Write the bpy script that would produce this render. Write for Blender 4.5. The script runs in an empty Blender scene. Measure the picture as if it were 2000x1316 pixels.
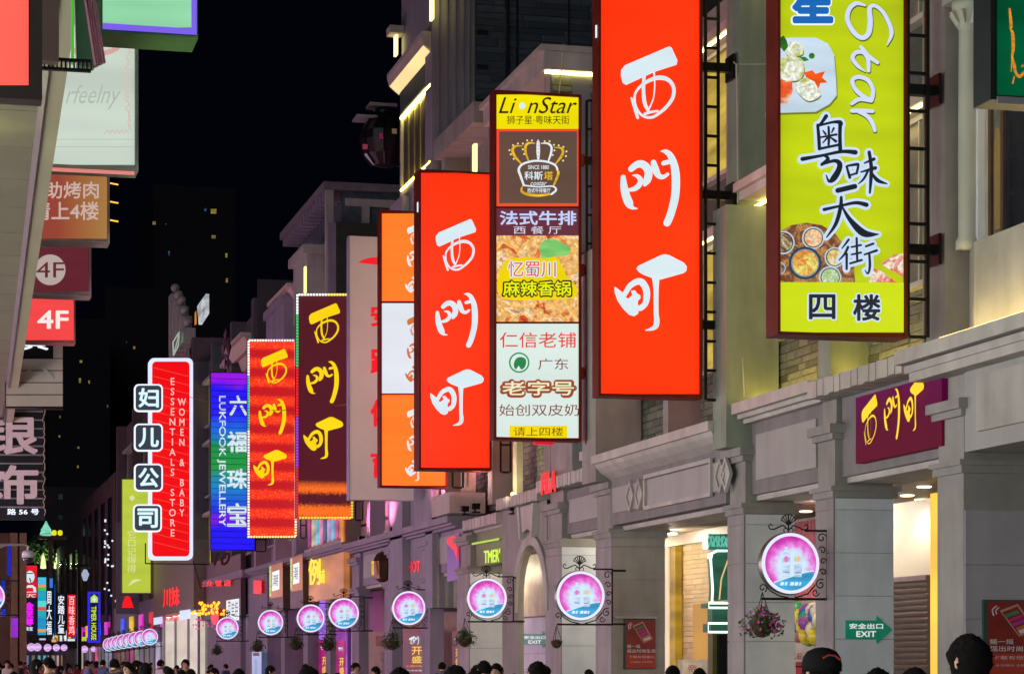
import bpy, bmesh, math, random
from mathutils import Vector, Matrix
sc = bpy.context.scene
COL = sc.collection
R = random.Random(7)

# ------------------------------------------------------------------ camera, sky, exposure
F = 4700.0            # focal length in photo pixels (photo 2000 wide)
TH = math.atan(1160.0 / F)
EYE = 1.6
HOR = 1292.0
cam_d = bpy.data.cameras.new('camera'); cam = bpy.data.objects.new('camera', cam_d); COL.objects.link(cam)
cam.location = (0, 0, EYE); cam.rotation_euler = (math.pi / 2, 0, -TH)
cam_d.sensor_width = 36; cam_d.lens = F / 2000 * 36; cam_d.shift_y = (HOR - 658) / 2000
cam_d.clip_start = 0.1; cam_d.clip_end = 3000
sc.camera = cam
sc.render.resolution_x = 1024; sc.render.resolution_y = 673
w = bpy.data.worlds.new('World'); sc.world = w; w.use_nodes = True
nt = w.node_tree; bg = nt.nodes['Background']
sky = nt.nodes.new('ShaderNodeTexSky'); sky.sky_type = 'NISHITA'; sky.sun_disc = False
sky.sun_elevation = math.radians(-9); sky.sun_rotation = math.radians(200)
mx = nt.nodes.new('ShaderNodeMix'); mx.data_type = 'RGBA'; mx.blend_type = 'ADD'; mx.inputs[0].default_value = 1
nt.links.new(sky.outputs[0], mx.inputs[6]); mx.inputs[7].default_value = (0.009, 0.011, 0.038, 1)
nt.links.new(mx.outputs[2], bg.inputs[0]); bg.inputs[1].default_value = 0.07
sun_d = bpy.data.lights.new('sun', 'SUN'); sun_d.energy = 0.22; sun_d.angle = math.radians(35); sun_d.color = (.93, .95, 1.0)
sun = bpy.data.objects.new('sun', sun_d); COL.objects.link(sun); sun.rotation_euler = Vector((.42, 1.0, -.42)).to_track_quat('-Z', 'Y').to_euler()   # added soft fill from behind the camera, lifts the walls that face it
sc.view_settings.view_transform = 'Standard'; sc.view_settings.look = 'None'
sc.view_settings.exposure = 0; sc.view_settings.gamma = 1
try: sc.view_settings.use_curve_mapping = False
except Exception: pass
cy = sc.cycles
cy.use_denoising = True; cy.max_bounces = 6; cy.diffuse_bounces = 3; cy.glossy_bounces = 2; cy.transparent_max_bounces = 6
cy.caustics_reflective = False; cy.caustics_refractive = False; cy.sample_clamp_indirect = 4
try: cy.use_light_tree = True
except Exception: pass

# ------------------------------------------------------------------ where a photo pixel lies in the place
cT, sT = math.cos(TH), math.sin(TH)
def ray(px, py):
    u = (px - 1000) / F; v = (HOR - py) / F
    return Vector((sT + u * cT, cT - u * sT, v))
def onY(px, py, Y):
    d = ray(px, py); t = Y / d.y; return Vector((d.x * t, Y, EYE + d.z * t))
def onX(px, py, X):
    d = ray(px, py); t = X / d.x; return Vector((X, d.y * t, EYE + d.z * t))
def onZ(px, py, Z):
    d = ray(px, py); t = (Z - EYE) / d.z; return Vector((d.x * t, d.y * t, Z))
def YX(px, X=13.0): return onX(px, 1000, X).y

# ------------------------------------------------------------------ materials
def s2l(c): return c / 12.92 if c <= 0.04045 else ((c + 0.055) / 1.055) ** 2.4
def rgb(r, g, b): return (s2l(r / 255), s2l(g / 255), s2l(b / 255), 1)
MATS = {}
def newmat(n):
    m = bpy.data.materials.new(n); m.use_nodes = True
    return m, m.node_tree, m.node_tree.nodes['Principled BSDF']
def N(nt, t, **kw):
    n = nt.nodes.new(t)
    for k, v in kw.items(): setattr(n, k, v)
    return n
def ramp(nt, stops):
    r = nt.nodes.new('ShaderNodeValToRGB'); e = r.color_ramp.elements
    while len(e) < len(stops): e.new(0.5)
    for i, (p, c) in enumerate(stops): e[i].position = p; e[i].color = c if len(c) == 4 else (*c, 1)
    return r
def emis(r, g, b, s=1.0, var=0.10, scale=0.9, edge=0, tubes=0):
    """backlit sign skin: glows, a little uneven as tubes behind a skin are"""
    k = ('e', r, g, b, s, var, edge)
    if k in MATS: return MATS[k]
    m, nt, p = newmat('lit_skin'); c = rgb(r, g, b)
    p.inputs['Base Color'].default_value = (c[0] * .15, c[1] * .15, c[2] * .15, 1); p.inputs['Roughness'].default_value = .35
    p.inputs['Emission Color'].default_value = c
    if var:
        tc = N(nt, 'ShaderNodeTexCoord'); mp = N(nt, 'ShaderNodeMapping'); mp.inputs['Scale'].default_value = (.25, .25, 1.4)
        no = N(nt, 'ShaderNodeTexNoise'); no.inputs['Scale'].default_value = scale; no.inputs['Detail'].default_value = 2
        mr = N(nt, 'ShaderNodeMapRange'); mr.inputs['To Min'].default_value = s * (1 - var * 1.6); mr.inputs['To Max'].default_value = s * (1 + var)
        mr.inputs['From Min'].default_value = .3; mr.inputs['From Max'].default_value = .7
        nt.links.new(tc.outputs['Object'], mp.inputs[0]); nt.links.new(mp.outputs[0], no.inputs[0])
        nt.links.new(no.outputs[0], mr.inputs[0]); out = mr.outputs[0]
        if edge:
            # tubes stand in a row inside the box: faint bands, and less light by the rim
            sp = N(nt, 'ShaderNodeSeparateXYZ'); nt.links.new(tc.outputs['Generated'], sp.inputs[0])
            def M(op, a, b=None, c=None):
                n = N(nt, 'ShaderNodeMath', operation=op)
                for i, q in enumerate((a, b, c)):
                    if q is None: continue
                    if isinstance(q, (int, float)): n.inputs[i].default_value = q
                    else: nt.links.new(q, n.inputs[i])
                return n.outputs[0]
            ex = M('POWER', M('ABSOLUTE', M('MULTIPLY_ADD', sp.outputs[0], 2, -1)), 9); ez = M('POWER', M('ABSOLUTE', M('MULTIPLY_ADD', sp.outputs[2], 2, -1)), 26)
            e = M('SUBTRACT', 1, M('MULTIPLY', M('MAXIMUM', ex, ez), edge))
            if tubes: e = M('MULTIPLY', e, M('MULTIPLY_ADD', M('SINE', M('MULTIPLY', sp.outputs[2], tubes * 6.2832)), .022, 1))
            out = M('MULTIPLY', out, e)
        nt.links.new(out, p.inputs['Emission Strength'])
    else: p.inputs['Emission Strength'].default_value = s
    MATS[k] = m; return m
def paint(name, r, g, b, rough=.5, metal=0, var=.18, scale=3, bump=0.0, streak=0.0, spec=.4, instvar=0):
    """ordinary surface; r g b are linear base colours"""
    k = (name, r, g, b, rough, metal)
    if k in MATS: return MATS[k]
    m, nt, p = newmat(name); c = (r, g, b)
    p.inputs['Roughness'].default_value = rough; p.inputs['Metallic'].default_value = metal
    p.inputs['Specular IOR Level'].default_value = spec
    tc = N(nt, 'ShaderNodeTexCoord'); no = N(nt, 'ShaderNodeTexNoise')
    no.inputs['Scale'].default_value = scale; no.inputs['Detail'].default_value = 5; no.inputs['Roughness'].default_value = .6
    nt.links.new(tc.outputs['Object'], no.inputs[0])
    rp = ramp(nt, [(.3, tuple(max(0, x * (1 - var)) for x in c)), (.7, tuple(min(1, x * (1 + var)) for x in c))])
    nt.links.new(no.outputs[0], rp.inputs[0]); out = rp.outputs[0]
    if streak:
        mp = N(nt, 'ShaderNodeMapping'); mp.inputs['Scale'].default_value = (1.7, 1.7, .3)
        n2 = N(nt, 'ShaderNodeTexNoise'); n2.inputs['Scale'].default_value = 1.6; n2.inputs['Detail'].default_value = 4
        nt.links.new(tc.outputs['Object'], mp.inputs[0]); nt.links.new(mp.outputs[0], n2.inputs[0])
        r2 = ramp(nt, [(.35, (1 - streak,) * 3), (.62, (1, 1, 1))]); nt.links.new(n2.outputs[0], r2.inputs[0])
        mm = N(nt, 'ShaderNodeMix', data_type='RGBA', blend_type='MULTIPLY'); mm.inputs[0].default_value = 1
        nt.links.new(out, mm.inputs[6]); nt.links.new(r2.outputs[0], mm.inputs[7]); out = mm.outputs[2]
    if instvar:
        oi = N(nt, 'ShaderNodeObjectInfo'); mr = N(nt, 'ShaderNodeMapRange')
        mr.inputs['To Min'].default_value = 1 - instvar; mr.inputs['To Max'].default_value = 1 + instvar
        nt.links.new(oi.outputs['Random'], mr.inputs[0])
        mm = N(nt, 'ShaderNodeMix', data_type='RGBA', blend_type='MULTIPLY'); mm.inputs[0].default_value = 1
        nt.links.new(out, mm.inputs[6]); nt.links.new(mr.outputs[0], mm.inputs[7]); out = mm.outputs[2]
    nt.links.new(out, p.inputs['Base Color'])
    if bump:
        b_ = N(nt, 'ShaderNodeBump'); b_.inputs['Strength'].default_value = bump; b_.inputs['Distance'].default_value = .02
        n3 = N(nt, 'ShaderNodeTexNoise'); n3.inputs['Scale'].default_value = scale * 6; n3.inputs['Detail'].default_value = 6
        nt.links.new(tc.outputs['Object'], n3.inputs[0]); nt.links.new(n3.outputs[0], b_.inputs['Height']); nt.links.new(b_.outputs[0], p.inputs['Normal'])
    MATS[k] = m; return m
PL = paint('grey_plaster', .285, .27, .255, .75, 0, .18, .9, .3, .17)
PL2 = paint('pale_plaster', .39, .37, .34, .7, 0, .16, 1.1, .25, .18)
PANEL = paint('panel_plaster', .34, .335, .32, .6, 0, .08, .8, .1, .08)
TRIM = paint('trim_plaster', .45, .42, .39, .6, 0, .15, 1.2, .2, .16)
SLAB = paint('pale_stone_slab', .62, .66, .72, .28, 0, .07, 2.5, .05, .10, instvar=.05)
SLATE = paint('slate', .12, .125, .10, .55, 0, .35, 5, .5, 0, instvar=.45)
DSLATE = paint('dark_slate', .045, .062, .08, .5, 0, .35, 4, .5, 0, instvar=.4)
MORTAR = paint('mortar', .07, .07, .065, .9)
DARK = paint('dark_glass', .02, .022, .03, .08, 0, .3, 1, spec=.8)
BROWNF = paint('brown_frame', .09, .05, .035, .4)
BLACKM = paint('black_steel', .012, .012, .013, .35, .6, .3, 20)
REDF = paint('dark_red_steel', .13, .016, .010, .45, 0, .25, 2, spec=.12)
IRON = paint('wrought_iron', .02, .016, .014, .45, .7, .3, 30)
GREYF = paint('grey_metal', .30, .30, .33, .35, .3, .08, 2)
WHITEP = paint('white_paint', .75, .75, .76, .4, 0, .06)
CABLE = paint('pale_cable', .5, .46, .36, .5)
BLK = paint('black_print', .008, .010, .016, .4, 0, .1)
SKYD = paint('far_concrete', .010, .011, .017, .8, 0, .25, .1)  # near-black base stands in for the far towers being unlit
SKIN = paint('skin', .50, .29, .20, .5, 0, .08, 8)
HAIR = paint('hair', .007, .006, .006, .75, 0, .3, 60, .9, spec=.12)
LEAF = paint('leaf', .05, .11, .03, .5, 0, .45, 9)
STRIP = emis(255, 236, 130, 5.0, 0)
STRIPW = emis(255, 232, 150, 10.0, 0)

# ------------------------------------------------------------------ objects
BASE = {}
def link(o, parent=None):
    COL.objects.link(o)
    if parent is not None: o.parent = parent
    return o
def thing(name, label, cat, loc=(0, 0, 0), group=None, kind=None):
    o = bpy.data.objects.new(name, None); o.empty_display_size = .2; COL.objects.link(o); o.location = loc
    BASE[o.name] = Vector(loc)
    if label: o['label'] = label
    if cat: o['category'] = cat
    if group: o['group'] = group
    if kind: o['kind'] = kind
    return o
def base_of(p): return BASE.get(p.name, Vector((0, 0, 0))) if p is not None else Vector((0, 0, 0))
def tag(o, label, cat, group=None):
    o['label'] = label; o['category'] = cat
    if group: o['group'] = group
    return o
class MB:
    def __init__(s): s.v = []; s.f = []
    def add(s, vs, fs):
        n = len(s.v); s.v += [Vector(a) for a in vs]; s.f += [tuple(i + n for i in f) for f in fs]; return s
    def box(s, x0, x1, y0, y1, z0, z1):
        if x0 > x1: x0, x1 = x1, x0
        if y0 > y1: y0, y1 = y1, y0
        if z0 > z1: z0, z1 = z1, z0
        return s.add([(x0, y0, z0), (x1, y0, z0), (x1, y1, z0), (x0, y1, z0), (x0, y0, z1), (x1, y0, z1), (x1, y1, z1), (x0, y1, z1)],
              [(0, 3, 2, 1), (4, 5, 6, 7), (0, 1, 5, 4), (1, 2, 6, 5), (2, 3, 7, 6), (3, 0, 4, 7)])
    def prism(s, pts, axis, a, b):
        """closed outline pts (2-D) pushed along an axis from a to b"""
        def mk(p, t):
            if axis == 'x': return (t, p[0], p[1])
            if axis == 'y': return (p[0], t, p[1])
            return (p[0], p[1], t)
        n = len(pts)
        return s.add([mk(p, a) for p in pts] + [mk(p, b) for p in pts],
              [tuple(range(n - 1, -1, -1)), tuple(range(n, 2 * n))] + [(i, (i + 1) % n, n + (i + 1) % n, n + i) for i in range(n)])
    def tube(s, pts, r, n=6, closed=False):
        pts = [Vector(p) for p in pts]; m = len(pts); rr = r if isinstance(r, (list, tuple)) else [r] * m; rings = []
        for i, p in enumerate(pts):
            a = pts[i - 1] if (i > 0 or closed) else p; b = pts[(i + 1) % m] if (i < m - 1 or closed) else p
            t = (b - a).normalized() if (b - a).length > 1e-9 else Vector((0, 0, 1))
            u = t.cross(Vector((0, 1, 0)) if abs(t.y) < .9 else Vector((1, 0, 0))).normalized(); w_ = t.cross(u)
            rings.append([p + (u * math.cos(2 * math.pi * k / n) + w_ * math.sin(2 * math.pi * k / n)) * rr[i] for k in range(n)])
        vs = [q for ring in rings for q in ring]; fs = []
        for i in range(m if closed else m - 1):
            j = (i + 1) % m
            for k in range(n): fs.append((i * n + k, i * n + (k + 1) % n, j * n + (k + 1) % n, j * n + k))
        if not closed: fs += [tuple(range(n - 1, -1, -1)), tuple((m - 1) * n + k for k in range(n))]
        return s.add(vs, fs)
    def lathe(s, prof, c=(0, 0, 0), n=20, axis='z'):
        vs = []; c = Vector(c)
        for (r_, h) in prof:
            for k in range(n):
                a = 2 * math.pi * k / n
                vs.append(c + (Vector((r_ * math.cos(a), r_ * math.sin(a), h)) if axis == 'z' else Vector((r_ * math.cos(a), h, r_ * math.sin(a)))))
        fs = [(i * n + k, i * n + (k + 1) % n, (i + 1) * n + (k + 1) % n, (i + 1) * n + k) for i in range(len(prof) - 1) for k in range(n)]
        if axis == 'y': fs = [tuple(reversed(f)) for f in fs]
        fs += [tuple(range(n - 1, -1, -1)), tuple((len(prof) - 1) * n + k for k in range(n))]
        return s.add(vs, fs)
    def build(s, name, mat, parent=None, smooth=False, label=None, kind=None, bevel=0):
        me = bpy.data.meshes.new(name); b = base_of(parent)
        me.from_pydata([tuple(v - b) for v in s.v], [], s.f); me.materials.append(mat)
        if smooth: me.polygons.foreach_set('use_smooth', [True] * len(me.polygons))
        me.update(); o = bpy.data.objects.new(name, me); link(o, parent); BASE[o.name] = b
        if label: o['label'] = label
        if kind: o['kind'] = kind
        if bevel:
            md = o.modifiers.new('bevel', 'BEVEL'); md.width = bevel; md.segments = 2; md.limit_method = 'ANGLE'
        return o
def copy_tree(o, parent=None):
    c = o.copy(); COL.objects.link(c)
    if parent is not None: c.parent = parent
    for ch in list(o.children): copy_tree(ch, c)
    return c

# ---- flat print and letters standing on a plane; coordinates are photo pixels turned into points of that plane
class Plane:
    def __init__(s, kind, val): s.k = kind; s.val = val
    def P(s, px, py, off=0):
        if s.k == 'Y':
            p = onY(px, py, s.val); p.y -= off
        else:
            p = onX(px, py, s.val); p.x -= off
        return p
def smooth_path(pts, sub=4, closed=False):
    n = len(pts); out = []
    if n < 3: return [tuple(p) for p in pts]
    rng = range(n if closed else n - 1)
    for i in rng:
        g = lambda j: pts[j % n] if closed else pts[max(0, min(n - 1, j))]
        p0, p1, p2, p3 = g(i - 1), g(i), g(i + 1), g(i + 2)
        for k in range(sub):
            t = k / sub
            out.append(tuple(.5 * ((2 * b) + (-a + c) * t + (2 * a - 5 * b + 4 * c - d) * t * t + (-a + 3 * b - 3 * c + d) * t ** 3) for a, b, c, d in zip(p0, p1, p2, p3)))
    if not closed: out.append(tuple(pts[-1]))
    return out
def stroke2d(pts, grow=0, sub=4):
    """brush stroke (x, y, half width) -> outline quads in 2-D"""
    q = smooth_path(pts, sub); vs = []; fs = []
    for i, (x, y, r_) in enumerate(q):
        a = q[max(0, i - 1)]; b = q[min(len(q) - 1, i + 1)]
        dx, dy = b[0] - a[0], b[1] - a[1]; L = math.hypot(dx, dy) or 1; r_ = max(.5, r_) + grow
        vs += [(x - dy / L * r_, y + dx / L * r_), (x + dy / L * r_, y - dx / L * r_)]
    for i in range(len(q) - 1): fs.append((2 * i, 2 * i + 1, 2 * i + 3, 2 * i + 2))
    for e, sg in ((0, -1), (len(q) - 1, 1)):
        x, y, r_ = q[e]; r_ = max(.5, r_) + grow; a = q[max(0, e - 1)]; b = q[min(len(q) - 1, e + 1)]
        th = math.atan2(b[1] - a[1], b[0] - a[0]); n0 = len(vs); K = 6
        for k in range(K + 1):
            t = th + (math.pi / 2 - math.pi * k / K) + (math.pi if sg < 0 else 0)
            vs.append((x + r_ * math.cos(t), y + r_ * math.sin(t)))
        fs.append(tuple(range(n0, n0 + K + 1)))
    return vs, fs
def poly2d(pts, grow=0, sm=0):
    if sm: pts = smooth_path(pts, sm, True)
    if grow:
        cx = sum(p[0] for p in pts) / len(pts); cyy = sum(p[1] for p in pts) / len(pts)
        pts = [(x + (x - cx) / (math.hypot(x - cx, y - cyy) or 1) * grow, y + (y - cyy) / (math.hypot(x - cx, y - cyy) or 1) * grow) for x, y in pts]
    return list(pts), [tuple(range(len(pts)))]
def rrect(x0, y0, x1, y1, r):
    out = []
    for cx, cyy, a0 in ((x1 - r, y0 + r, -90), (x1 - r, y1 - r, 0), (x0 + r, y1 - r, 90), (x0 + r, y0 + r, 180)):
        for k in range(5): a = math.radians(a0 + 22.5 * k); out.append((cx + r * math.cos(a), cyy + r * math.sin(a)))
    return out
def flat(plane, shapes, off, name, mat, parent, step=.0012, thick=0, label=None):
    """shapes: list of (verts2d, faces); each one lies a hair above the one before"""
    mb = MB()
    for i, (vs, fs) in enumerate(shapes):
        o_ = off + i * step
        P = [plane.P(x, y, o_) for x, y in vs]; mb.add(P, fs)
        if thick:
            # give each outline its own depth
            cnt = {}
            for f in fs:
                for a, b in zip(f, f[1:] + f[:1]): cnt[(min(a, b), max(a, b))] = cnt.get((min(a, b), max(a, b)), 0) + 1
            ed = [e for e, c in cnt.items() if c == 1]; Pb = [plane.P(x, y, o_ - thick) for x, y in vs]
            n = len(P); mb.add(P + Pb, [(a, b, n + b, n + a) for a, b in ed])
    return mb.build(name, mat, parent, label=label)
def circ(cx, cyy, r, n=24, ry=None): return ([(cx + r * math.cos(2 * math.pi * k / n), cyy + (ry or r) * math.sin(2 * math.pi * k / n)) for k in range(n)], [tuple(range(n))])
TXT = {}
def text_mesh(s, bold=0, shear=0, vertical=False, lsp=1.0):
    k = (s, bold, shear, vertical, lsp)
    if k in TXT: return TXT[k]
    c = bpy.data.curves.new('t', 'FONT'); c.body = '\n'.join(s) if vertical else s; c.offset = bold; c.shear = shear; c.resolution_u = 3
    c.align_x = 'CENTER' if vertical else 'LEFT'; c.space_line = lsp
    o = bpy.data.objects.new('t', c); COL.objects.link(o)
    me = bpy.data.meshes.new_from_object(o.evaluated_get(bpy.context.evaluated_depsgraph_get()))
    vs = [(v.co.x, v.co.y) for v in me.vertices]; fs = [tuple(p.vertices) for p in me.polygons]
    bpy.data.objects.remove(o); bpy.data.curves.remove(c); bpy.data.meshes.remove(me)
    x0 = min(v[0] for v in vs); x1 = max(v[0] for v in vs); y0 = min(v[1] for v in vs); y1 = max(v[1] for v in vs)
    vs = [((x - x0) / (x1 - x0), (y1 - y) / (y1 - y0)) for x, y in vs]      # 0..1, y down
    TXT[k] = (vs, fs, (x1 - x0) / (y1 - y0)); return TXT[k]
def text(plane, s, box, off, mat, parent, bold=0, shear=0, vertical=False, rot=0, name='lettering', thick=0, skew=0, lsp=1.0, grow=0, halo=0):
    """box = photo pixels x0 y0 x1 y1 (y down) that the words fill; skew lifts the right end by so many pixels"""
    boldr = bold; bold = 0
    vs, fs, _ = text_mesh(s, bold, shear, vertical, lsp); x0, y0, x1, y1 = box
    x0 -= grow; x1 += grow; y0 -= grow; y1 += grow
    if rot: vs = [(1 - y, x) for x, y in vs]
    # heavier weights: the outline is swept round a small circle, each copy a hair above the last
    em = min(y1 - y0, (x1 - x0) if (vertical or rot) else 1e9); r_ = max(0, boldr) * .62 * em + halo
    x0 += r_ - grow * 0; x1 -= r_; y0 += r_; y1 -= r_
    q = [(x0 + (x1 - x0) * x, y0 + (y1 - y0) * y - skew * x) for x, y in vs]
    if r_ <= .01: return flat(plane, [(q, fs)], off, name, mat, parent, thick=thick)
    K = 8 if r_ < 1.5 else 12; sh = []
    if r_ > 3: sh += [([(x + r_ * .5 * math.cos(6.2832 * k / 6), y + r_ * .5 * math.sin(6.2832 * k / 6)) for x, y in q], fs) for k in range(6)]
    sh += [([(x + r_ * math.cos(6.2832 * k / K), y + r_ * math.sin(6.2832 * k / K)) for x, y in q], fs) for k in range(K)] + [(q, fs)]
    return flat(plane, sh, off, name, mat, parent, step=.0003, thick=0)
def quad(plane, x0, y0, x1, y1): return ([(x0, y0), (x1, y0), (x1, y1), (x0, y1)], [(0, 1, 2, 3)])

# ---- the three brush written characters, in a 1316 unit cell
XI = [('p', [(185, 560), (190, 470), (250, 395), (960, 92), (1000, 112), (1095, 320), (1078, 388), (730, 500), (270, 712), (215, 680)]),
      ('s', [(560, 540, 26), (550, 700, 26), (550, 850, 28), (568, 1000, 30), (620, 1120, 22)]),
      ('s', [(715, 500, 16), (727, 640, 11), (725, 800, 10), (700, 950, 10), (630, 1110, 14)]),
      ('s', [(405, 960, 18), (410, 870, 18), (450, 790, 20), (540, 700, 24), (700, 615, 32), (850, 597, 36), (970, 650, 30), (1035, 770, 28), (1015, 920, 28), (920, 1060, 26), (800, 1165, 24), (700, 1225, 22), (600, 1232, 20), (500, 1180, 18), (430, 1070, 17), (405, 960, 16)]),
      ('s', [(355, 925, 16), (400, 1060, 24), (455, 1240, 22)]),
      ('s', [(570, 1175, 22), (680, 1145, 20), (775, 1130, 16)])]
MEN = [('s', [(222, 545, 38), (235, 700, 58), (270, 850, 66), (320, 970, 66), (370, 1035, 30), (450, 1050, 6)]),
       ('s', [(350, 415, 48), (430, 350, 54), (520, 335, 60), (605, 400, 64), (630, 500, 62), (605, 600, 58), (570, 670, 26)]),
       ('s', [(370, 515, 6), (450, 530, 30), (500, 590, 42), (490, 655, 42), (420, 725, 40), (330, 750, 28)]),
       ('s', [(708, 310, 44), (740, 420, 56), (785, 515, 46), (860, 545, 34), (935, 498, 26)]),
       ('s', [(868, 322, 36), (960, 300, 36)]),
       ('s', [(820, 130, 4), (900, 135, 34), (975, 195, 48), (1035, 330, 58), (1062, 500, 66), (1066, 700, 66), (1050, 880, 64), (1010, 1050, 62), (970, 1180, 60), (925, 1280, 58)])]
DING = [('p', [(435, 285), (465, 240), (820, 72), (890, 55), (960, 68), (1195, 190), (1245, 250), (1238, 320), (1195, 358), (820, 462), (700, 440), (560, 390), (475, 340)]),
        ('s', [(745, 440, 58), (750, 600, 42), (750, 800, 38), (752, 1000, 38), (762, 1120, 44), (745, 1210, 42), (680, 1252, 28), (585, 1275, 8)]),
        ('s', [(245, 700, 38), (325, 570, 44), (430, 500, 50), (515, 500, 54), (585, 600, 54), (600, 720, 54), (575, 850, 46), (500, 920, 46)]),
        ('p', [(80, 580), (100, 582), (210, 668), (285, 765), (310, 762), (370, 708), (345, 642), (410, 632), (440, 680), (500, 720), (498, 765), (460, 800), (455, 868), (520, 905), (470, 960), (460, 1012), (400, 1050), (320, 1028), (220, 930), (130, 800), (85, 665)])]
CH = {'xi': XI, 'men': MEN, 'ding': DING}
def calli(plane, which, ox, oy, cell, off, mat, parent, thick=0, grow=0, sx=1.0, skew=0, step=.0012):
    k = cell / 1316.0; sh = []
    for kind, pts in CH[which]:
        g = grow / k
        vs, fs = stroke2d(pts, g) if kind == 's' else poly2d(pts, g)
        sh.append(([(ox + x * k * sx, oy + y * k - skew * x * k * sx) for x, y in vs], fs))
    return flat(plane, sh, off, 'character', mat, parent, thick=thick, step=step)
def sign_box(Y, x0, y0, x1, y1, depth, frame, parent, rim=6, back=None):
    """box sign standing across the street: carcass with a raised rim; px box is the outer outline of its front"""
    a = onY(x0, y1, Y); b = onY(x1, y0, Y); zb = (onY(x0, y1, Y).z + onY(x1, y1, Y).z) / 2; zt = (onY(x0, y0, Y).z + onY(x1, y0, Y).z) / 2
    mb = MB(); mb.box(a.x, b.x, Y + .02, Y + depth, zb, zt)
    r = rim * (b.x - a.x) / (x1 - x0)
    mb.box(a.x, a.x + r, Y - .03, Y + .019, zb, zt); mb.box(b.x - r, b.x, Y - .03, Y + .019, zb, zt)
    mb.box(a.x + r, b.x - r, Y - .03, Y + .019, zb, zb + r); mb.box(a.x + r, b.x - r, Y - .03, Y + .019, zt - r, zt)
    mb.build('sign_case', frame, parent)
    if back: MB().box(a.x + r, b.x - r, Y + depth, Y + depth + .01, zb + r, zt - r).build('back_face', back, parent)
    return a.x, b.x, zb, zt
def face(plane, x0, y0, x1, y1, mat, parent, off=-.008, name='face'):
    return flat(plane, [quad(plane, x0, y0, x1, y1)], off, name, mat, parent)
def ladder(Y, px0, px1, pyt, pyb, n, parent, depth=.5, arms=(), wallx=13.0, signx=None, red=True):
    """open steel truss between a sign and the wall plus the arms that hold it"""
    a = onY(px0, pyb, Y); b = onY(px1, pyt, Y); t = .045
    mb = MB()
    for xx in (a.x, b.x - t):
        mb.box(xx, xx + t, Y + .1, Y + .1 + t, a.z, b.z)
    dz = (b.z - a.z) / n
    for i in range(n + 1):
        z = a.z + i * dz; mb.box(a.x + t, b.x - t, Y + .105, Y + .14, z - .022, z + .022)
    mb.build('truss', BLACKM, parent)
    for py in arms:
        z = onY(px0, py, Y).z
        m2 = MB().box((signx if signx else a.x - .2), wallx - .03, Y + .15, Y + .27, z - .07, z + .07)
        m2.box(wallx - .04, wallx + .0, Y + .02, Y + .40, z - .2, z + .2)
        m2.build('arm', BLACKM, parent)
        if red: MB().box(a.x - .16, a.x - .02, Y + .12, Y + .30, z - .11, z + .11).build('clamp', paint('red_clamp', .25, .01, .01, .4), parent)
# ------------------------------------------------------------------ ground
gm = paint('wet_paving', .22, .20, .20, .35, 0, .25, .6, .15)
MB().box(-60, 120, -60, 900, -.4, 0).build('ground', gm, kind='structure')

XF = 13.0
XW = 13.6
def stones(parent, x, y0, y1, z0, z1, h, wmin, wmax, mat, face='x', proud=.03, cap=290, name='stone'):
    """random-length ashlar, each stone an object; face x: wall looks toward -X, face y: wall looks toward -Y (x is then Y, y0 y1 the X range)"""
    key = (name, mat.name)
    if key not in stones.lib:
        lib = []
        for i in range(6):
            r_ = random.Random(i); mb = MB(); e = .03
            pr = [r_.uniform(.5, 1.0) for _ in range(4)]
            mb.add([(0, 0, 0), (0, 1, 0), (0, 1, 1), (0, 0, 1), (-pr[0], e, e * 2), (-pr[1], 1 - e, e * 2), (-pr[2], 1 - e, 1 - e * 2), (-pr[3], e, 1 - e * 2)],
                   [(4, 7, 6, 5), (0, 3, 7, 4), (3, 2, 6, 7), (2, 1, 5, 6), (1, 0, 4, 5)])
            me = bpy.data.meshes.new(name); me.from_pydata([tuple(v) for v in mb.v], [], mb.f); me.materials.append(mat); lib.append(me)
        stones.lib[key] = lib
    lib = stones.lib[key]; b = base_of(parent); n = 0; z = z0; g = .012
    while z < z1 - .03:
        hh = min(h * stones.r.uniform(.8, 1.25), z1 - z); y = y0 - stones.r.uniform(0, wmin)
        while y < y1:
            wd = stones.r.uniform(wmin, wmax); a = max(y, y0); c = min(y + wd, y1); y += wd
            if c - a < .05: continue
            if n >= cap: return
            n += 1
            o = bpy.data.objects.new(name, lib[stones.r.randrange(6)]); COL.objects.link(o); o.parent = parent
            p = proud * stones.r.uniform(.4, 1.3)
            if face == 'x':
                o.location = Vector((x, a, z)) - b; o.scale = (p, c - a - g, hh - g)
            else:
                o.rotation_euler = (0, 0, math.pi / 2); o.location = Vector((c, x, z)) - b; o.scale = (p, c - a - g, hh - g)
        z += hh
stones.lib = {}; stones.r = random.Random(3)

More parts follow.
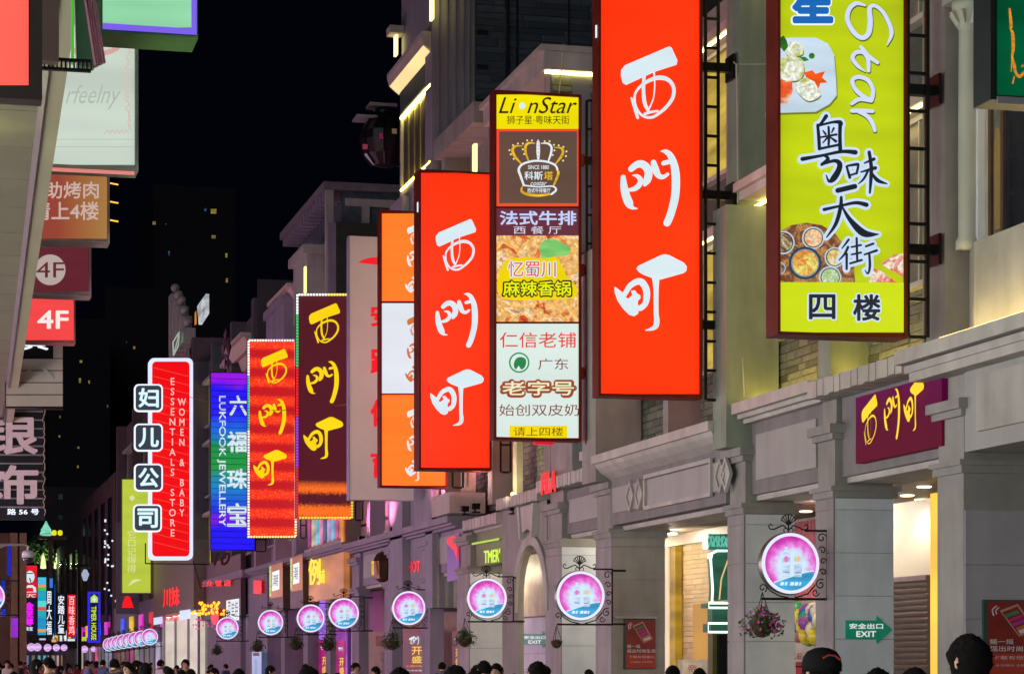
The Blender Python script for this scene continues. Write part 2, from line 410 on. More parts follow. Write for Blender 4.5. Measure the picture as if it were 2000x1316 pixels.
PSLAB = paint('grey_cladding_slab', .29, .27, .265, .6, 0, .14, 1.6, .2, .28, instvar=.07)
BSLAB = paint('brown_grey_slab', .34, .31, .27, .45, 0, .12, 1.6, .1, .22, instvar=.06)
def column(bld, pl, pc, pr, ztop=5.45, slabs=False, ring=4.0, cap=4.85, mat=None, zlow=None, foot=True, w2=None):
    mat = mat or PL
    yn = YX(pc); yf = YX(pl); xr = onY(pr, 1000, yn).x
    col = MB().box(XF, xr, yn, yf, 0, ring).build('column', mat, bld)

    m = MB()
    m.box(XF - .05, xr + .05, yn - .05, yf + .05, ring, ring + .10); m.box(XF - .09, xr + .09, yn - .09, yf + .09, ring + .10, ring + .17)
    m.box(XF + .01, xr - .01, yn + .01, yf - .01, ring + .17, cap)
    m.box(XF - .06, xr + .06, yn - .06, yf + .06, cap, cap + .09); m.box(XF - .12, xr + .12, yn - .12, yf + .12, cap + .09, cap + .22)
    m.build('capital', mat, col)
    ix = min(xr, XF + .55)
    MB().box(XF + .06, ix, yn + .08, yf - .08, cap + .22, ztop).build('pilaster', mat, bld)
    if slabs:
        z = .05
        while z < ring - .06:
            h = min(.62, ring - .012 - z)
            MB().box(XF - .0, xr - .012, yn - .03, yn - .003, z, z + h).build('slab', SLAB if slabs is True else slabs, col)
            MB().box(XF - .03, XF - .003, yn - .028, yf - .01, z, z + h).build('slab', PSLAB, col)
            z += h + .010
    return yn, yf, xr, col

def beam(bld, y0, y1, zb=4.3, zt=5.45, x=13.12, panel=True, proud=0, mat=None, trim=True, frame=False):
    mat = mat or PL; x = x - proud
    bm = MB().box(x, 13.75, y0, y1, zb, zt).build('beam', mat if mat is not PL else paint('beam_plaster', .21, .195, .20, .75, 0, .12, 1.3, .2, .15), bld)
    if panel:
        a = y0 + .28; b = y1 - .28
        if b - a > .5:
            MB().box(x - .035, x - .001, a, b, zb + .22, zt - .2).build('panel', PANEL, bm)
            if frame:
                m = MB(); t = .07; m.box(x - .06, x - .036, a - t, b + t, zt - .2, zt - .2 + t); m.box(x - .06, x - .036, a - t, b + t, zb + .22 - t, zb + .22)
                m.box(x - .06, x - .036, a - t, a, zb + .22, zt - .2); m.box(x - .06, x - .036, b, b + t, zb + .22, zt - .2); m.build('panel_frame', TRIM, bm)
    if trim: MB().box(13.2, 14.0, y0, y1, zb - .09, zb - .003).build('soffit_board', TRIM, bld)
    return bm
def cornice(bld, y0, y1, z0=5.45, x=12.78, h=.32, mat=None, steps=True):
    mat = mat or TRIM; m = MB()
    m.box(x, 13.9, y0, y1, z0 + h * .45, z0 + h)
    m.box(x + .10, 13.88, y0 + .003, y1 - .003, z0 + h * .22, z0 + h * .45 - .002); m.box(x + .2, 13.86, y0 + .006, y1 - .006, z0 + .002, z0 + h * .22 - .002)
    return m.build('cornice', mat, bld)
def coping(bld, y0, y1, z0, x=12.75, mat=None):
    """pleated coping of overlapping cast pieces, each one a part"""
    y = y0; i = 0
    while y < y1 - .05:
        wdt = min(.22, y1 - y); MB().box(x - .01 * (i % 3), 13.4, y + .008, y + wdt, z0 + .012 * (i % 2), z0 + .26 - .01 * (i % 3)).build('coping_piece', mat or TRIM, bld)
        y += wdt; i += 1
def window(bld, x, y0, y1, z0, z1, n=2, frame=None, glass=None, t=.07, dep=.14, rows=1):
    frame = frame or TRIM; glass = glass or DARK; m = MB()
    m.box(x, x + dep, y0, y0 + t, z0, z1); m.box(x, x + dep, y1 - t, y1, z0, z1); m.box(x, x + dep, y0 + t, y1 - t, z0, z0 + t); m.box(x, x + dep, y0 + t, y1 - t, z1 - t, z1)
    for i in range(1, n):
        y = y0 + (y1 - y0) * i / n; m.box(x + .02, x + dep - .02, y - t * .35, y + t * .35, z0 + t, z1 - t)
    for i in range(1, rows):
        z = z0 + (z1 - z0) * i / rows; m.box(x + .03, x + dep - .03, y0 + t, y1 - t, z - t * .3, z + t * .3)
    w_ = m.build('window', frame, bld)
    for i in range(n):
        a = y0 + (y1 - y0) * i / n + t * .3; b = y0 + (y1 - y0) * (i + 1) / n - t * .3
        MB().box(x + dep * .45, x + dep * .45 + .02, a, b, z0 + t * .5, z1 - t * .5).build('pane', glass, w_)
    return w_
WARM = emis(235, 205, 90, .55, .35, 2.5); WARM2 = emis(225, 190, 70, .9, .5, 3); PINKW = emis(190, 110, 130, .35, .4, 3)
CURT = paint('curtain_behind_glass', .16, .15, .13, .3, 0, .3, 3)
def upper(bld, Y0, Y1, ztop, pils, z0=5.76, mat=None, xw=XW, floors=(( 6.9, 9.3), (10.6, 12.9)), back=21, stone=True, litp=0, wmat=None, span=SLATE, seed=0, ledge=True, strip=False, stonecap=140, ledge_strip=False, n=2):
    """storeys above the arcade: body, spandrels, pilasters, windows, ledges"""
    mat = mat or PL; rr = random.Random(seed)
    MB().box(xw + .30, back, Y0, Y1, z0 - .3, ztop).build('wall', mat, bld)
    zs = z0; bays = list(zip(pils[:-1], pils[1:]))
    for (y0p, y1p) in pils:
        if y1p - y0p > .02: MB().box(XF + .05, xw + .299, y0p, y1p, z0, ztop - .02).build('pilaster', mat, bld)
    for fi, (w0, w1) in enumerate(list(floors) + [(None, None)]):
        for (pa, pb) in bays:
            a = pa[1]; b = pb[0]
            if b - a < .3: continue
            top = w0 if w0 else ztop - .05
            if top > zs + .05:
                s_ = MB().box(xw + .06, xw + .298, a + .001, b - .001, zs, top).build('spandrel', MORTAR if (stone and fi < 2) else mat, bld)
                if stone and fi == 0: stones(s_, xw + .06, a + .01, b - .01, zs + .01, top - .01, .125, .3, .75, span, cap=stonecap)
                if strip and fi == 0:
                    MB().box(xw - .30, xw - .25, a + .1, b - .1, zs + .03, zs + .07).build('light_strip', emis(255, 220, 80, 24.0, 0), bld)
            if w0:
                lit = rr.random() < litp
                window(bld, xw + .10, a + .03, b - .03, w0, w1, n, frame=wmat or TRIM, glass=(WARM if rr.random() < .6 else WARM2) if lit else (DARK if rr.random() < .5 else CURT))
                if ledge:
                    MB().box(xw - .22, xw + .297, a + .002, b - .002, w1 + .001, w1 + .16).build('ledge', TRIM, bld)
                    MB().box(xw - .10, xw + .099, a + .002, b - .002, w0 - .08, w0 - .001).build('sill', TRIM, bld)
                    if ledge_strip: MB().box(xw - .16, xw - .12, a + .1, b - .1, w1 - .03, w1 - .002).build('light_strip', STRIPW, bld)
        zs = (w1 + .161) if w1 else ztop
def px2(*p): return [YX(q) for q in p]

# ------------------------------------------------------------------ right side, from the nearest building on
# near building (right edge of the picture)
b1 = thing('corner_building', 'nearest grey building at the right edge with a round white upper column and glowing parapet', 'building', (XF, 24, 0))
ynA, yfA, xrA, colA = column(b1, 1831, 1882, 2130, ztop=5.3, cap=4.75, ring=4.02)
for z in (.05, .75, 1.45, 2.15, 2.85):
    MB().box(XF + .01, xrA - .02, ynA - .03, ynA - .002, z, z + .69).build('slab', paint('lilac_slab', .34, .32, .35, .35, 0, .08, 1.5, .05, .1), colA)
MB().box(XF + .0, 15.0, ynA - 5, ynA - .03 - .001, 4.28, 5.3).build('beam', PANEL, b1)
MB().box(XF - .06, XF - .001, ynA - 4.4, ynA - .5, 4.5, 5.2).build('panel', PL2, b1)
m = MB(); m.box(12.62, 13.9, 20, 29.9, 5.54, 5.72); m.box(12.72, 13.88, 20.003, 29.8, 5.42, 5.518); m.box(12.75, 13.86, 20.006, 29.7, 5.3, 5.418); m.build('cornice', TRIM, b1)
# parapet that swells outward a little at its far end
m = MB(); pr_ = []
for i in range(13):
    t = i / 12; y = 20 + t * 9.15; x = 13.08 + (.28 * max(0, (t - .93) / .07) ** 2); pr_.append((x, y))
for (xa, ya), (xb, yb) in zip(pr_[:-1], pr_[1:]):
    m.add([(xa, ya, 5.72), (xb, yb, 5.72), (xb, yb, 6.95), (xa, ya, 6.95), (xa + .3, ya, 5.72), (xb + .3, yb, 5.72), (xb + .3, yb, 6.95), (xa + .3, ya, 6.95)],
          [(0, 3, 2, 1), (3, 7, 6, 2), (4, 5, 6, 7), (1, 2, 6, 5), (0, 4, 7, 3)])
m.build('parapet', PL2, b1)
MB().box(12.74, 12.80, 20, 28.7, 5.722, 5.76).build('light_strip', emis(255, 220, 125, 22.0, 0), b1)
MB().box(XF + .06, XF + .6, 29.25, 29.85, 5.72, 14).build('pilaster', PL, b1)
MB().box(13.46, 22, 20, 29.24, 5.72, 16).build('wall', paint('sage_plaster', .29, .33, .29, .7, 0, .1, 1.5, .1, .15), b1)
m = MB(); m.lathe([(.16, 6.95), (.16, 7.05), (.125, 7.12), (.125, 8.5), (.118, 9.75), (.118, 9.8), (.15, 9.85), (.13, 9.9), (.19, 10.05), (.21, 10.08), (.21, 10.16)], (13.24, 28.93, 0), 24)
m.build('round_column', paint('cream_column', .5, .5, .43, .6, 0, .06, 2, .1, .1), b1, smooth=True)
m = MB()
for k in range(8):
    a = k * math.pi / 4; m.tube([(13.24 + .13 * math.cos(a), 28.93 + .13 * math.sin(a), 9.86), (13.24 + .19 * math.cos(a), 28.93 + .19 * math.sin(a), 9.95), (13.24 + .23 * math.cos(a), 28.93 + .23 * math.sin(a), 10.02), (13.24 + .2 * math.cos(a), 28.93 + .2 * math.sin(a), 9.97)], .03, 5)
m.box(13.0, 13.48, 28.65, 29.2, 10.16, 10.3); m.build('capital', paint('cream_column', .5, .5, .43, .6), b1)
# tall window with brown frames and half drawn curtains
yW0, yW1 = 22.6, YX(1916, 13.4)
m = MB(); m.box(13.30, 13.455, yW1 - .12, yW1 + .02, 6.96, 8.95); m.box(13.30, 13.455, yW0, yW1 - .121, 8.8, 8.95); wf = m.build('window_surround', WHITEP, b1)
MB().box(13.40, 13.455, yW0, yW1 - .125, 6.96, 8.79).build('window_reveal', paint('reveal', .42, .37, .25, .5), b1)
w1_ = MB()
for yy in (yW1 - .42, yW1 - .78, yW1 - 1.5, yW1 - 2.2): w1_.box(13.32, 13.395, yy - .04, yy + .04, 6.96, 8.79)
w1o = w1_.build('window', BROWNF, b1)
for i, yy in enumerate((yW1 - .76, yW1 - 1.48, yW1 - 2.2)):
    MB().box(13.36, 13.38, yy + .02, yy + (.33 if i == 0 else .66), 6.96, 8.79).build('pane', [CURT, DARK, paint('pale_curtain', .4, .42, .38, .6)][i], w1o)
MB().prism([(yW1 - .70, 7.1), (yW1 - .52, 7.1), (yW1 - .50, 8.2), (yW1 - .56, 8.4), (yW1 - .66, 8.4), (yW1 - .71, 8.2)], 'x', 13.345, 13.358).build('oval_panel', paint('ochre_panel', .30, .2, .07, .5), w1o)

# second building: bays B and C, purple fascia sign on the first
b2 = thing('arcade_building', 'grey arcade building behind the lime yellow restaurant sign, with a glowing stone band', 'building', (XF, 33, 0))
ynB, yfB, xrB, colB = column(b2, 1596, 1630, 1745, slabs=True)
ynC, yfC, xrC, colC = column(b2, 1424, 1455, 1552, slabs=True)
beam(b2, yfA + .05, ynB, panel=False); beam(b2, yfB, ynC)
coping(b2, 29.95, ynB + .5, 5.46); cornice(b2, ynB + .52, ynC + .05, 5.45)
PLG = paint('greenish_plaster', .26, .29, .23, .75, 0, .12, 1.3, .2, .22)
upper(b2, 29.9, 37.9, 15, [(29.9, 29.95), (33.3, 33.8), (37.35, 37.9)], litp=.3, mat=PLG, strip=True, seed=2, stonecap=110, ledge_strip=True)
# third: the bay with the diamonds, low stone band, then a lower roof
b3 = thing('arcade_building', 'grey arcade bay with raised diamond ornaments on its fascia above the green kiosk', 'building', (XF, 41, 0))
ynD, yfD, xrD, colD = column(b3, 1166, 1196, 1298, slabs=BSLAB)
D0, D1 = yfC, ynD
bmD = beam(b3, D0 + .01, D1 - .02, 4.22, 5.12, x=12.95, frame=False)
m = MB(); x = 12.95 - .036; t = .07; a = D0 + 1.35; b = D1 - 1.5
a, b = YX(1388, 12.9), YX(1262, 12.9)
m.box(x - .05, x - .001, a - t, b + t, 4.94, 5.01); m.box(x - .05, x - .001, a - t, b + t, 4.37, 4.44); m.box(x - .05, x - .001, a - t, a, 4.44, 4.94); m.box(x - .05, x - .001, b, b + t, 4.44, 4.94); m.build('panel_frame', TRIM, bmD)
for pxs in ((1232, 1250), (1408, 1420)):
    for i, q in enumerate(pxs):
        yy = YX(q, 12.9); s = .26
        m = MB(); R4 = [(yy - s, 4.68), (yy, 4.68 - .3), (yy + s, 4.68), (yy, 4.68 + .3)]; r4 = [(yy + (p[0] - yy) * .72, 4.68 + (p[1] - 4.68) * .72) for p in R4]
        for k in range(4):
            j = (k + 1) % 4; m.prism([R4[k], R4[j], r4[j], r4[k]], 'x', x - .05 - .006 * i, x - .001)
        m.prism(r4, 'x', x - .02 - .006 * i, x - .0015); m.build('diamond_ornament', TRIM, bmD)
m = MB(); m.box(12.6, 13.9, D0 - .1, D1 + .1, 5.40, 5.56)
m.prism([(12.95, 5.12), (13.86, 5.12), (13.86, 5.398), (12.66, 5.398), (12.70, 5.32), (12.80, 5.22)], 'y', D0 - .07, D1 + .07); m.build('cornice', TRIM, b3)
upper(b3, 37.91, 45.2, 13.2, [(37.91, 38.0), (41.2, 41.5), (44.75, 45.2)], z0=5.57, litp=1, seed=4, stonecap=150, floors=((6.75, 9.0), (10.1, 12.4)), ledge_strip=True)
# piers that rise through the cornice beside the hanging signs
MB().box(12.70, 13.6, ynC + .06, yfC - .06, 5.08, 9.0).build('pilaster', PLG, b2)
MB().box(12.68, 13.6, ynD + .06, yfD - .06, 5.08, 9.6).build('pilaster', PL, b3)
# fourth: D to E
b4 = thing('arcade_building', 'low grey arcade bay left of the biggest red sign with a pleated stone coping', 'building', (XF, 47, 0))
ynE, yfE, xrE, colE = column(b4, 1068, 1097, 1167, slabs=True, ztop=5.2, cap=4.7)
beam(b4, yfD, ynE, 4.25, 5.15); cornice(b4, yfD - .1, ynD + 1.6, 5.45); coping(b4, ynD + 1.6, yfE + .3, 5.2, x=12.85)
upper(b4, 45.21, 49.45, 10.2, [(45.21, 45.5), (49.0, 49.45)], litp=0, seed=5, floors=((7.0, 9.4),), stonecap=90)
# raised block with cap behind the small red letters
b4b = MB(); b4b.box(13.02, 13.58, 47.6, 49.3, 5.46, 6.9); b4b.box(12.9, 13.58, 47.45, 49.45, 6.9, 7.0); b4b.box(12.82, 13.58, 47.35, 49.55, 7.0, 7.12); b4b.build('parapet_block', PL, b4)

# fifth: arch bay and TIMER bay; side wall of stone, eaves with strip light
b5 = thing('arched_building', 'grey building with a narrow lit arch and a keystone, beside the lime green shop letters', 'building', (XF, 53, 0))
ya0, ya1 = YX(1068), YX(1012); yp1 = YX(981)
zs, zt = 2.95, 4.15                      # springing and crown of the arch
m = MB(); ztopw = 5.05
m.box(XF, XF + .13, yfE + .002, ya0, 0, ztopw); m.box(XF, XF + .13, ya1, yp1, 0, ztopw)
K = 14; arc = [((ya0 + ya1) / 2 + (ya1 - ya0) / 2 * math.cos(math.pi * k / K), zs + (zt - zs) * math.sin(math.pi * k / K)) for k in range(K + 1)]
for k in range(K):
    (p0y, p0z), (p1y, p1z) = arc[k], arc[k + 1]; m.prism([(p0y, p0z), (p0y, ztopw), (p1y, ztopw), (p1y, p1z)], 'x', XF, XF + .13)
m.box(XF, XF + .13, ya1 - .001, ya1, 0, zs); m.build('arch_wall', PL, b5)
m = MB()
for k in range(K):
    (p0y, p0z), (p1y, p1z) = arc[k], arc[k + 1]; cy_ = (ya0 + ya1) / 2
    q = lambda py_, pz_: (cy_ + (py_ - cy_) * 1.22, zs + (pz_ - zs) * 1.18)
    m.prism([arc[k], q(*arc[k]), q(*arc[k + 1]), arc[k + 1]], 'x', XF - .07, XF - .002)
m.box(XF - .07, XF - .002, cy_ + (ya0 - cy_) * 1.22, ya0, 2.7, zs); m.box(XF - .07, XF - .002, ya1, cy_ + (ya1 - cy_) * 1.22, 2.7, zs); m.build('arch_moulding', PL2, b5)
yk = cy_; m = MB(); m.prism([(yk - .55, 5.0), (yk + .6, 5.0), (yk + .42, 4.42), (yk, 4.5), (yk - .38, 4.42)], 'x', XF - .12, XF - .003)
m.prism([(yk - .72, 5.02), (yk - .56, 5.02), (yk - .42, 4.3), (yk - .52, 4.3)], 'x', XF - .16, XF - .004); m.prism([(yk + .62, 5.02), (yk + .78, 5.02), (yk + .56, 4.3), (yk + .46, 4.3)], 'x', XF - .16, XF - .004); m.build('keystone', TRIM, b5)
ynF, yfF, xrF, colF = column(b5, 895, 918, 984, ztop=4.75, cap=4.45, ring=3.75, slabs=True)
coping(b5, yfE + .3, yp1, 5.06, x=12.86); MB().box(13.1, 13.6, yp1, ynF, 4.72, 5.0).build('beam', PL2, b5); coping(b5, yp1 + .2, ynF + .4, 4.78, x=12.9)
MB().box(13.14, 13.5, yp1 + .002, ynF - .02, 3.9, 4.719).build('fascia', paint('lime_washed_board', .20, .22, .12, .6), b5)
upper(b5, 49.5, 60.45, 14.5, [(49.5, 50.0), (54.8, 55.25), (60.0, 60.45)], z0=5.3, litp=.5, seed=6, floors=((7.0, 9.6), (10.8, 13.0)), stonecap=120, ledge_strip=True)
# near end wall over the low roof
s_ = MB().box(13.05, 20.9, 49.38, 49.49, 10.21, 14.1).build('end_wall', MORTAR, b5)
stones(s_, 49.38, 13.06, 17.3, 10.25, 14.05, .17, .45, 1.2, SLATE, face='y', cap=250)
m = MB(); m.box(12.75, 21.2, 49.1, 54.9, 14.5, 14.62); m.box(12.85, 21.1, 49.2, 54.88, 14.12, 14.499); m.build('eaves', TRIM, b5)
MB().box(12.9, 21, 49.30, 49.36, 14.06, 14.11).build('light_strip', emis(255, 236, 130, 14, 0), b5)
MB().box(13.5, 13.9, 49.34, 49.379, 10.3, 14.05).build('downpipe', GREYF, b5)
m = MB(); m.box(12.85, 14.6, 55.9, 60.4, 14.45, 14.95); m.build('parapet', PL, b5)
for q, y0_, y1_ in ((930, 13.0, 14.0), (866, 11.6, 13.0)):
    yy = YX(q); MB().box(12.93, 13.0, yy - .12, yy + .12, y0_ - .4, y1_).build('light_strip', emis(255, 236, 130, 2.6, 0), b5)

# the tower with lit vertical louvres
b6 = thing('tower', 'tall slim grey tower with a glowing row of upright louvres high on its street side', 'tower', (XF, 63, 0))
yT0, yT1 = YX(850, 13.0), YX(783, 13.0)
MB().box(XF + .02, 24, yT0 + .14, yT1, 3, 30).build('wall', paint('mauve_plaster', .25, .24, .29, .7, 0, .1, 1.2, .15, .12), b6)
MB().box(12.9, 13.9, yT0 - .1, yT0 + .8, 3, 30).build('corner_pilaster', paint('mauve_plaster', .25, .24, .29, .7), b6)
MB().box(13.91, 14.05, yT0 - .02, yT0 + .13, 3, 30).build('corner_pilaster', PL, b6)
s_ = MB().box(14.06, 24, yT0 + .02, yT0 + .139, 10, 30).build('end_wall', MORTAR, b6)
stones(s_, yT0 + .02, 14.07, 18.4, 13.2, 20.6, .18, .7, 2.0, DSLATE, face='y', cap=280)
m = MB()
for k in range(5): m.box(14.1 + .0, 14.4, yT0 - .03, yT0 + .018, 15.2 + k * .9, 15.32 + k * .9)
m.tube([(14.9, yT0 - .08, 10), (14.9, yT0 - .08, 22)], .06, 6); m.build('downpipe', DARK, b6)
def T(px, py): return onX(px, py, 12.98)
# canopy band with a glowing soffit
zc0, zc1 = T(840, 175).z, T(835, 60).z
m = MB(); yy0, yy1 = YX(849), YX(786)
m.prism([(13.0, 17.35), (12.72, 17.58), (12.66, 17.8), (12.66, 17.92), (13.0, 17.92)], 'y', yy0, yy1 + .5); m.build('canopy', TRIM, b6)
m = MB(); m.add([(12.715, yy0 + .1, 17.57), (12.98, yy0 + .1, 17.352), (12.98, yy1 + .4, 17.352), (12.715, yy1 + .4, 17.57)], [(0, 1, 2, 3)]); m.build('light_panel', emis(250, 225, 150, .95, .1), b6)
MB().box(12.955, 13.018, yy0, yy1 + .1, 16.74, 17.34).build('stone_band', DSLATE, b6)
# louvre opening
lz0, lz1 = 14.55, 16.6
m = MB(); m.box(12.93, 13.02, yy0, yy1, lz1, lz1 + .12); m.box(12.93, 13.02, yy0, yy1, lz0 - .15, lz0); m.box(12.93, 13.02, yy0 - .02, yy0 + .1, lz0, lz1); m.box(12.93, 13.02, yy1 - .15, yy1, lz0, lz1); m.build('window_surround', PL2, b6)
MB().box(13.0, 13.018, yy0 + .1, yy1 - .15, lz0, lz1).build('backing_wall', paint('ochre_brick', .3, .27, .1, .6, 0, .5, 4, .4), b6)
for k in range(5):
    ya = yy0 + .35 + k * (yy1 - yy0 - .7) / 4.6; MB().box(12.965, 12.999, ya, ya + .42, lz0 + .06, lz1 - .1).build('louvre', paint('dark_louvre', .045, .04, .035, .5), b6)
MB().box(12.90, 12.95, yy0 + .1, yy1 - .2, lz1 - .07, lz1 - .005).build('light_strip', emis(255, 232, 120, 26.0, 0), b6)
MB().box(12.90, 12.95, yy0 + .1, yy1 - .2, lz0 + .005, lz0 + .05).build('light_strip', emis(255, 220, 90, 22.0, 0), b6)
for q, za, zb in ((856, 18.1, 19.2), (785, 18.35, 18.9)):
    y_ = YX(q); MB().box(12.80, 12.86, y_ - .15, y_ + .15, za, zb).build('light_strip', emis(255, 236, 140, 3.0, 0), b6)
    MB().box(12.6, 13.0, y_ - .35, y_ + .2, zb, zb + .2).build('ledge', TRIM, b6)
MB().box(12.8, 13.01, yT1 - 1.2, yT1 + .6, 3, 14.3).build('corner_pilaster', paint('mauve_plaster', .25, .24, .29, .7), b6)
MB().box(12.9, 13.4, yT1 + .6, yT1 + 1.3, 3, 12.0).build('corner_pilaster', paint('mauve_plaster', .25, .24, .29, .7), b6)

for k in range(4): MB().box(13.02 + k * .22, 13.08 + k * .22, yT0 - .14, yT0 - .101, 3, 30).build('pilaster_rib', PL, b6)
for zz in (9.0, 13.6, 19.4): MB().box(12.78, 14.1, yT0 - .22, yT0 + .9, zz, zz + .14).build('string_course', PL2, b6)
for q in (1.1, 2.5): MB().box(14.06 + q, 14.06 + q + .05, yT0 - .03, yT0 + .018, 12, 30).build('downpipe', DARK, b6)
# ledge that crosses the pilaster beside the yellow sign, lit from beneath
m = MB(); m.box(12.86, 13.88, 34.9, YX(1436, 12.9), 9.22, 9.36).box(12.94, 13.86, 34.95, YX(1436, 12.9) - .08, 9.08, 9.219); m.build('ledge', TRIM, b2)
MB().box(13.3, 13.34, 34.95, 37.3, 9.03, 9.07).build('light_strip', emis(255, 226, 120, 12, 0), b2)
MB().box(13.2, 13.24, 37.4, 37.85, 5.8, 5.84).build('light_strip', emis(255, 226, 90, 30, 0), b2)
# dark metal lantern ball hanging off the tower
t_ = thing('hanging_lantern', 'unlit dark metal ball lantern hanging off the far side of the tower against the sky', 'lantern', (12.35, 68.6, 12.6))
pc_ = onY(752, 270, 68.6); R_ = .72
m = MB(); prof = [(.02, -.85), (.35, -.80), (.62, -.5), (.74, -.1), (.72, .15), (.5, .5), (.3, .7), (.3, .78), (.36, .8), (.05, .86)]
m.lathe(prof, (pc_.x, 68.6, pc_.z), 14); m.build('ball', paint('gunmetal', .05, .045, .05, .25, .8, .3, 8), t_, smooth=False)
m = MB()
for k in range(7):
    a = 2 * math.pi * k / 7; m.tube([(pc_.x + (r_ + .03) * math.cos(a), 68.6 + (r_ + .03) * math.sin(a), pc_.z + h) for r_, h in prof[1:7]], .025, 4)
m.build('rib', BLACKM, t_)
MB().box(pc_.x - .5, pc_.x + .3, 68.3, 68.9, pc_.z + .86, pc_.z + .95).box(pc_.x - .9, pc_.x - .3, 68.2, 69, pc_.z + .5, pc_.z + .56).build('cap_plate', GREYF, t_)
MB().tube([(pc_.x, 68.6, pc_.z + .9), (13.3, 68.6, pc_.z + 1.15)], .05, 6).tube([(pc_.x, 68.6, pc_.z + .1), (13.3, 68.6, pc_.z + .1)], .04, 6).build('arm', BLACKM, t_)
for a_, h_, c_ in ((3.6, -.35, (255, 120, 170)), (4.4, -.1, (230, 90, 150)), (4.9, .05, (240, 230, 160))):
    MB().box(pc_.x + .72 * math.cos(a_) - .07, pc_.x + .72 * math.cos(a_) + .07, 68.6 + .72 * math.sin(a_) - .03, 68.6 + .72 * math.sin(a_) + .03, pc_.z + h_ - .07, pc_.z + h_ + .07).build('jewel', paint('pink_glass', *rgb(*c_)[:3], .1), t_)

# sixth: between arch building and golden shop (px 690-895)
MAG = paint('rose_plaster', .40, .26, .31, .7, 0, .1, 1.3, .15, .15); MAG2 = paint('mauve_wall', .27, .235, .30, .7, 0, .1, 1.2, .15, .18)
b7 = thing('arcade_building', 'mauve arcade building with rose panels between pale lit pilasters and small floodlights on its cornice', 'building', (XF, 66, 0))
yG = column(b7, 824, 840, 867, ztop=5.0, cap=4.55, ring=3.7, mat=MAG2); yH = column(b7, 751, 766, 787, ztop=5.0, cap=4.55, ring=3.7, mat=MAG2); yI = column(b7, 687, 701, 720, ztop=5.0, cap=4.55, ring=3.7, mat=MAG2)
beam(b7, yfF, yG[0], 3.9, 5.0, mat=MAG2); beam(b7, yG[1], yH[0], 3.9, 5.0, mat=MAG2); beam(b7, yH[1], yI[0], 3.9, 5.0, mat=MAG2)
cornice(b7, yfF - .1, yI[1], 4.92, x=12.7, h=.3, mat=MAG2)
yl = px2(892, 848, 776, 740, 690)
upper(b7, 66.5, 77.9, 12.2, [(66.5, 66.9), (70.5, 71.0), (74.5, 75.0), (77.4, 77.9)], z0=5.23, litp=.1, mat=MAG2, seed=8, floors=((5.9, 8.2), (9.2, 11.2)), stone=False, wmat=MAG)
for (qa, qb) in ((895, 850), (845, 780), (770, 735), (728, 695)):
    ya, yb = YX(qa, 13.55), YX(qb, 13.55); MB().box(13.5, 13.9, ya, yb, 5.3, 7.2).build('panel', MAG, b7)
    MB().box(13.46, 13.499, ya + .3, yb - .3, 5.42, 5.5).box(13.46, 13.499, ya + .3, yb - .3, 6.9, 6.98).box(13.46, 13.499, ya + .3, ya + .38, 5.5, 6.9).box(13.46, 13.499, yb - .38, yb - .3, 5.5, 6.9).build('moulding', PL2, b7)
for q in (1010, 848, 776): 
    yy = YX(q, 13.2); MB().box(13.15, 13.3, yy - .15, yy + .2, 5.4, 8.2).build('lit_pilaster', paint('cream_pilaster', .5, .47, .3, .6), b7 if q < 1000 else b5)
    MB().box(13.08, 13.14, yy - .1, yy + .1, 5.38, 5.44).build('light_strip', emis(255, 230, 130, 6, 0), b7 if q < 1000 else b5)
MB().box(12.6, 13.5, ynF + .5, ynF + 2.6, 5.24, 5.75).build('planter_box', PL2, b7)
MB().box(13.06, 13.28, ynF + .6, ynF + 1.3, 5.76, 7.3).build('cream_pilaster', paint('cream_pilaster', .5, .47, .3, .6), b7)

# seventh: golden shop bay and lightbox bays px 480-690
b8 = thing('arcade_building', 'pink-lit arcade building whose ground floor holds the golden shop sign and two lit poster boxes', 'building', (XF, 85, 0))
cols8 = [column(b8, *c, ztop=5.0, cap=4.55, ring=3.7, mat=MAG2) for c in ((636, 645, 656), (592, 601, 610), (549, 556, 564))]
yy_ = [yI[1]] + [c[0] for c in cols8] + [YX(522)]
ye_ = [c[1] for c in cols8]
beam(b8, yI[1], cols8[0][0], 3.9, 5.0, mat=MAG2, panel=False); beam(b8, cols8[0][1], cols8[1][0], 3.9, 5.0, mat=MAG2, panel=False); beam(b8, cols8[1][1], cols8[2][0], 3.9, 5.0, mat=MAG2, panel=False); beam(b8, cols8[2][1], YX(522), 3.9, 5.0, mat=MAG2, panel=False)
cornice(b8, yI[1], YX(485), 5.0, x=12.7, h=.3, mat=MAG2)
MB().box(XF, 15, YX(522), YX(480), 0, 5.0).build('wall_pier', MAG2, b8)
upper(b8, 78.0, 85.4, 16.0, [(78.0, 78.6), (81.6, 82.1), (84.9, 85.4)], z0=5.31, litp=.15, mat=MAG2, seed=9, floors=((6.2, 8.6), (9.6, 12.0)), stone=False)
upper(b8, 85.41, 96, 13.6, [(85.41, 86), (90, 90.5), (95.4, 96)], z0=5.31, litp=.1, mat=MAG, seed=10, floors=((6.2, 8.6), (9.6, 12.0)), stone=False)
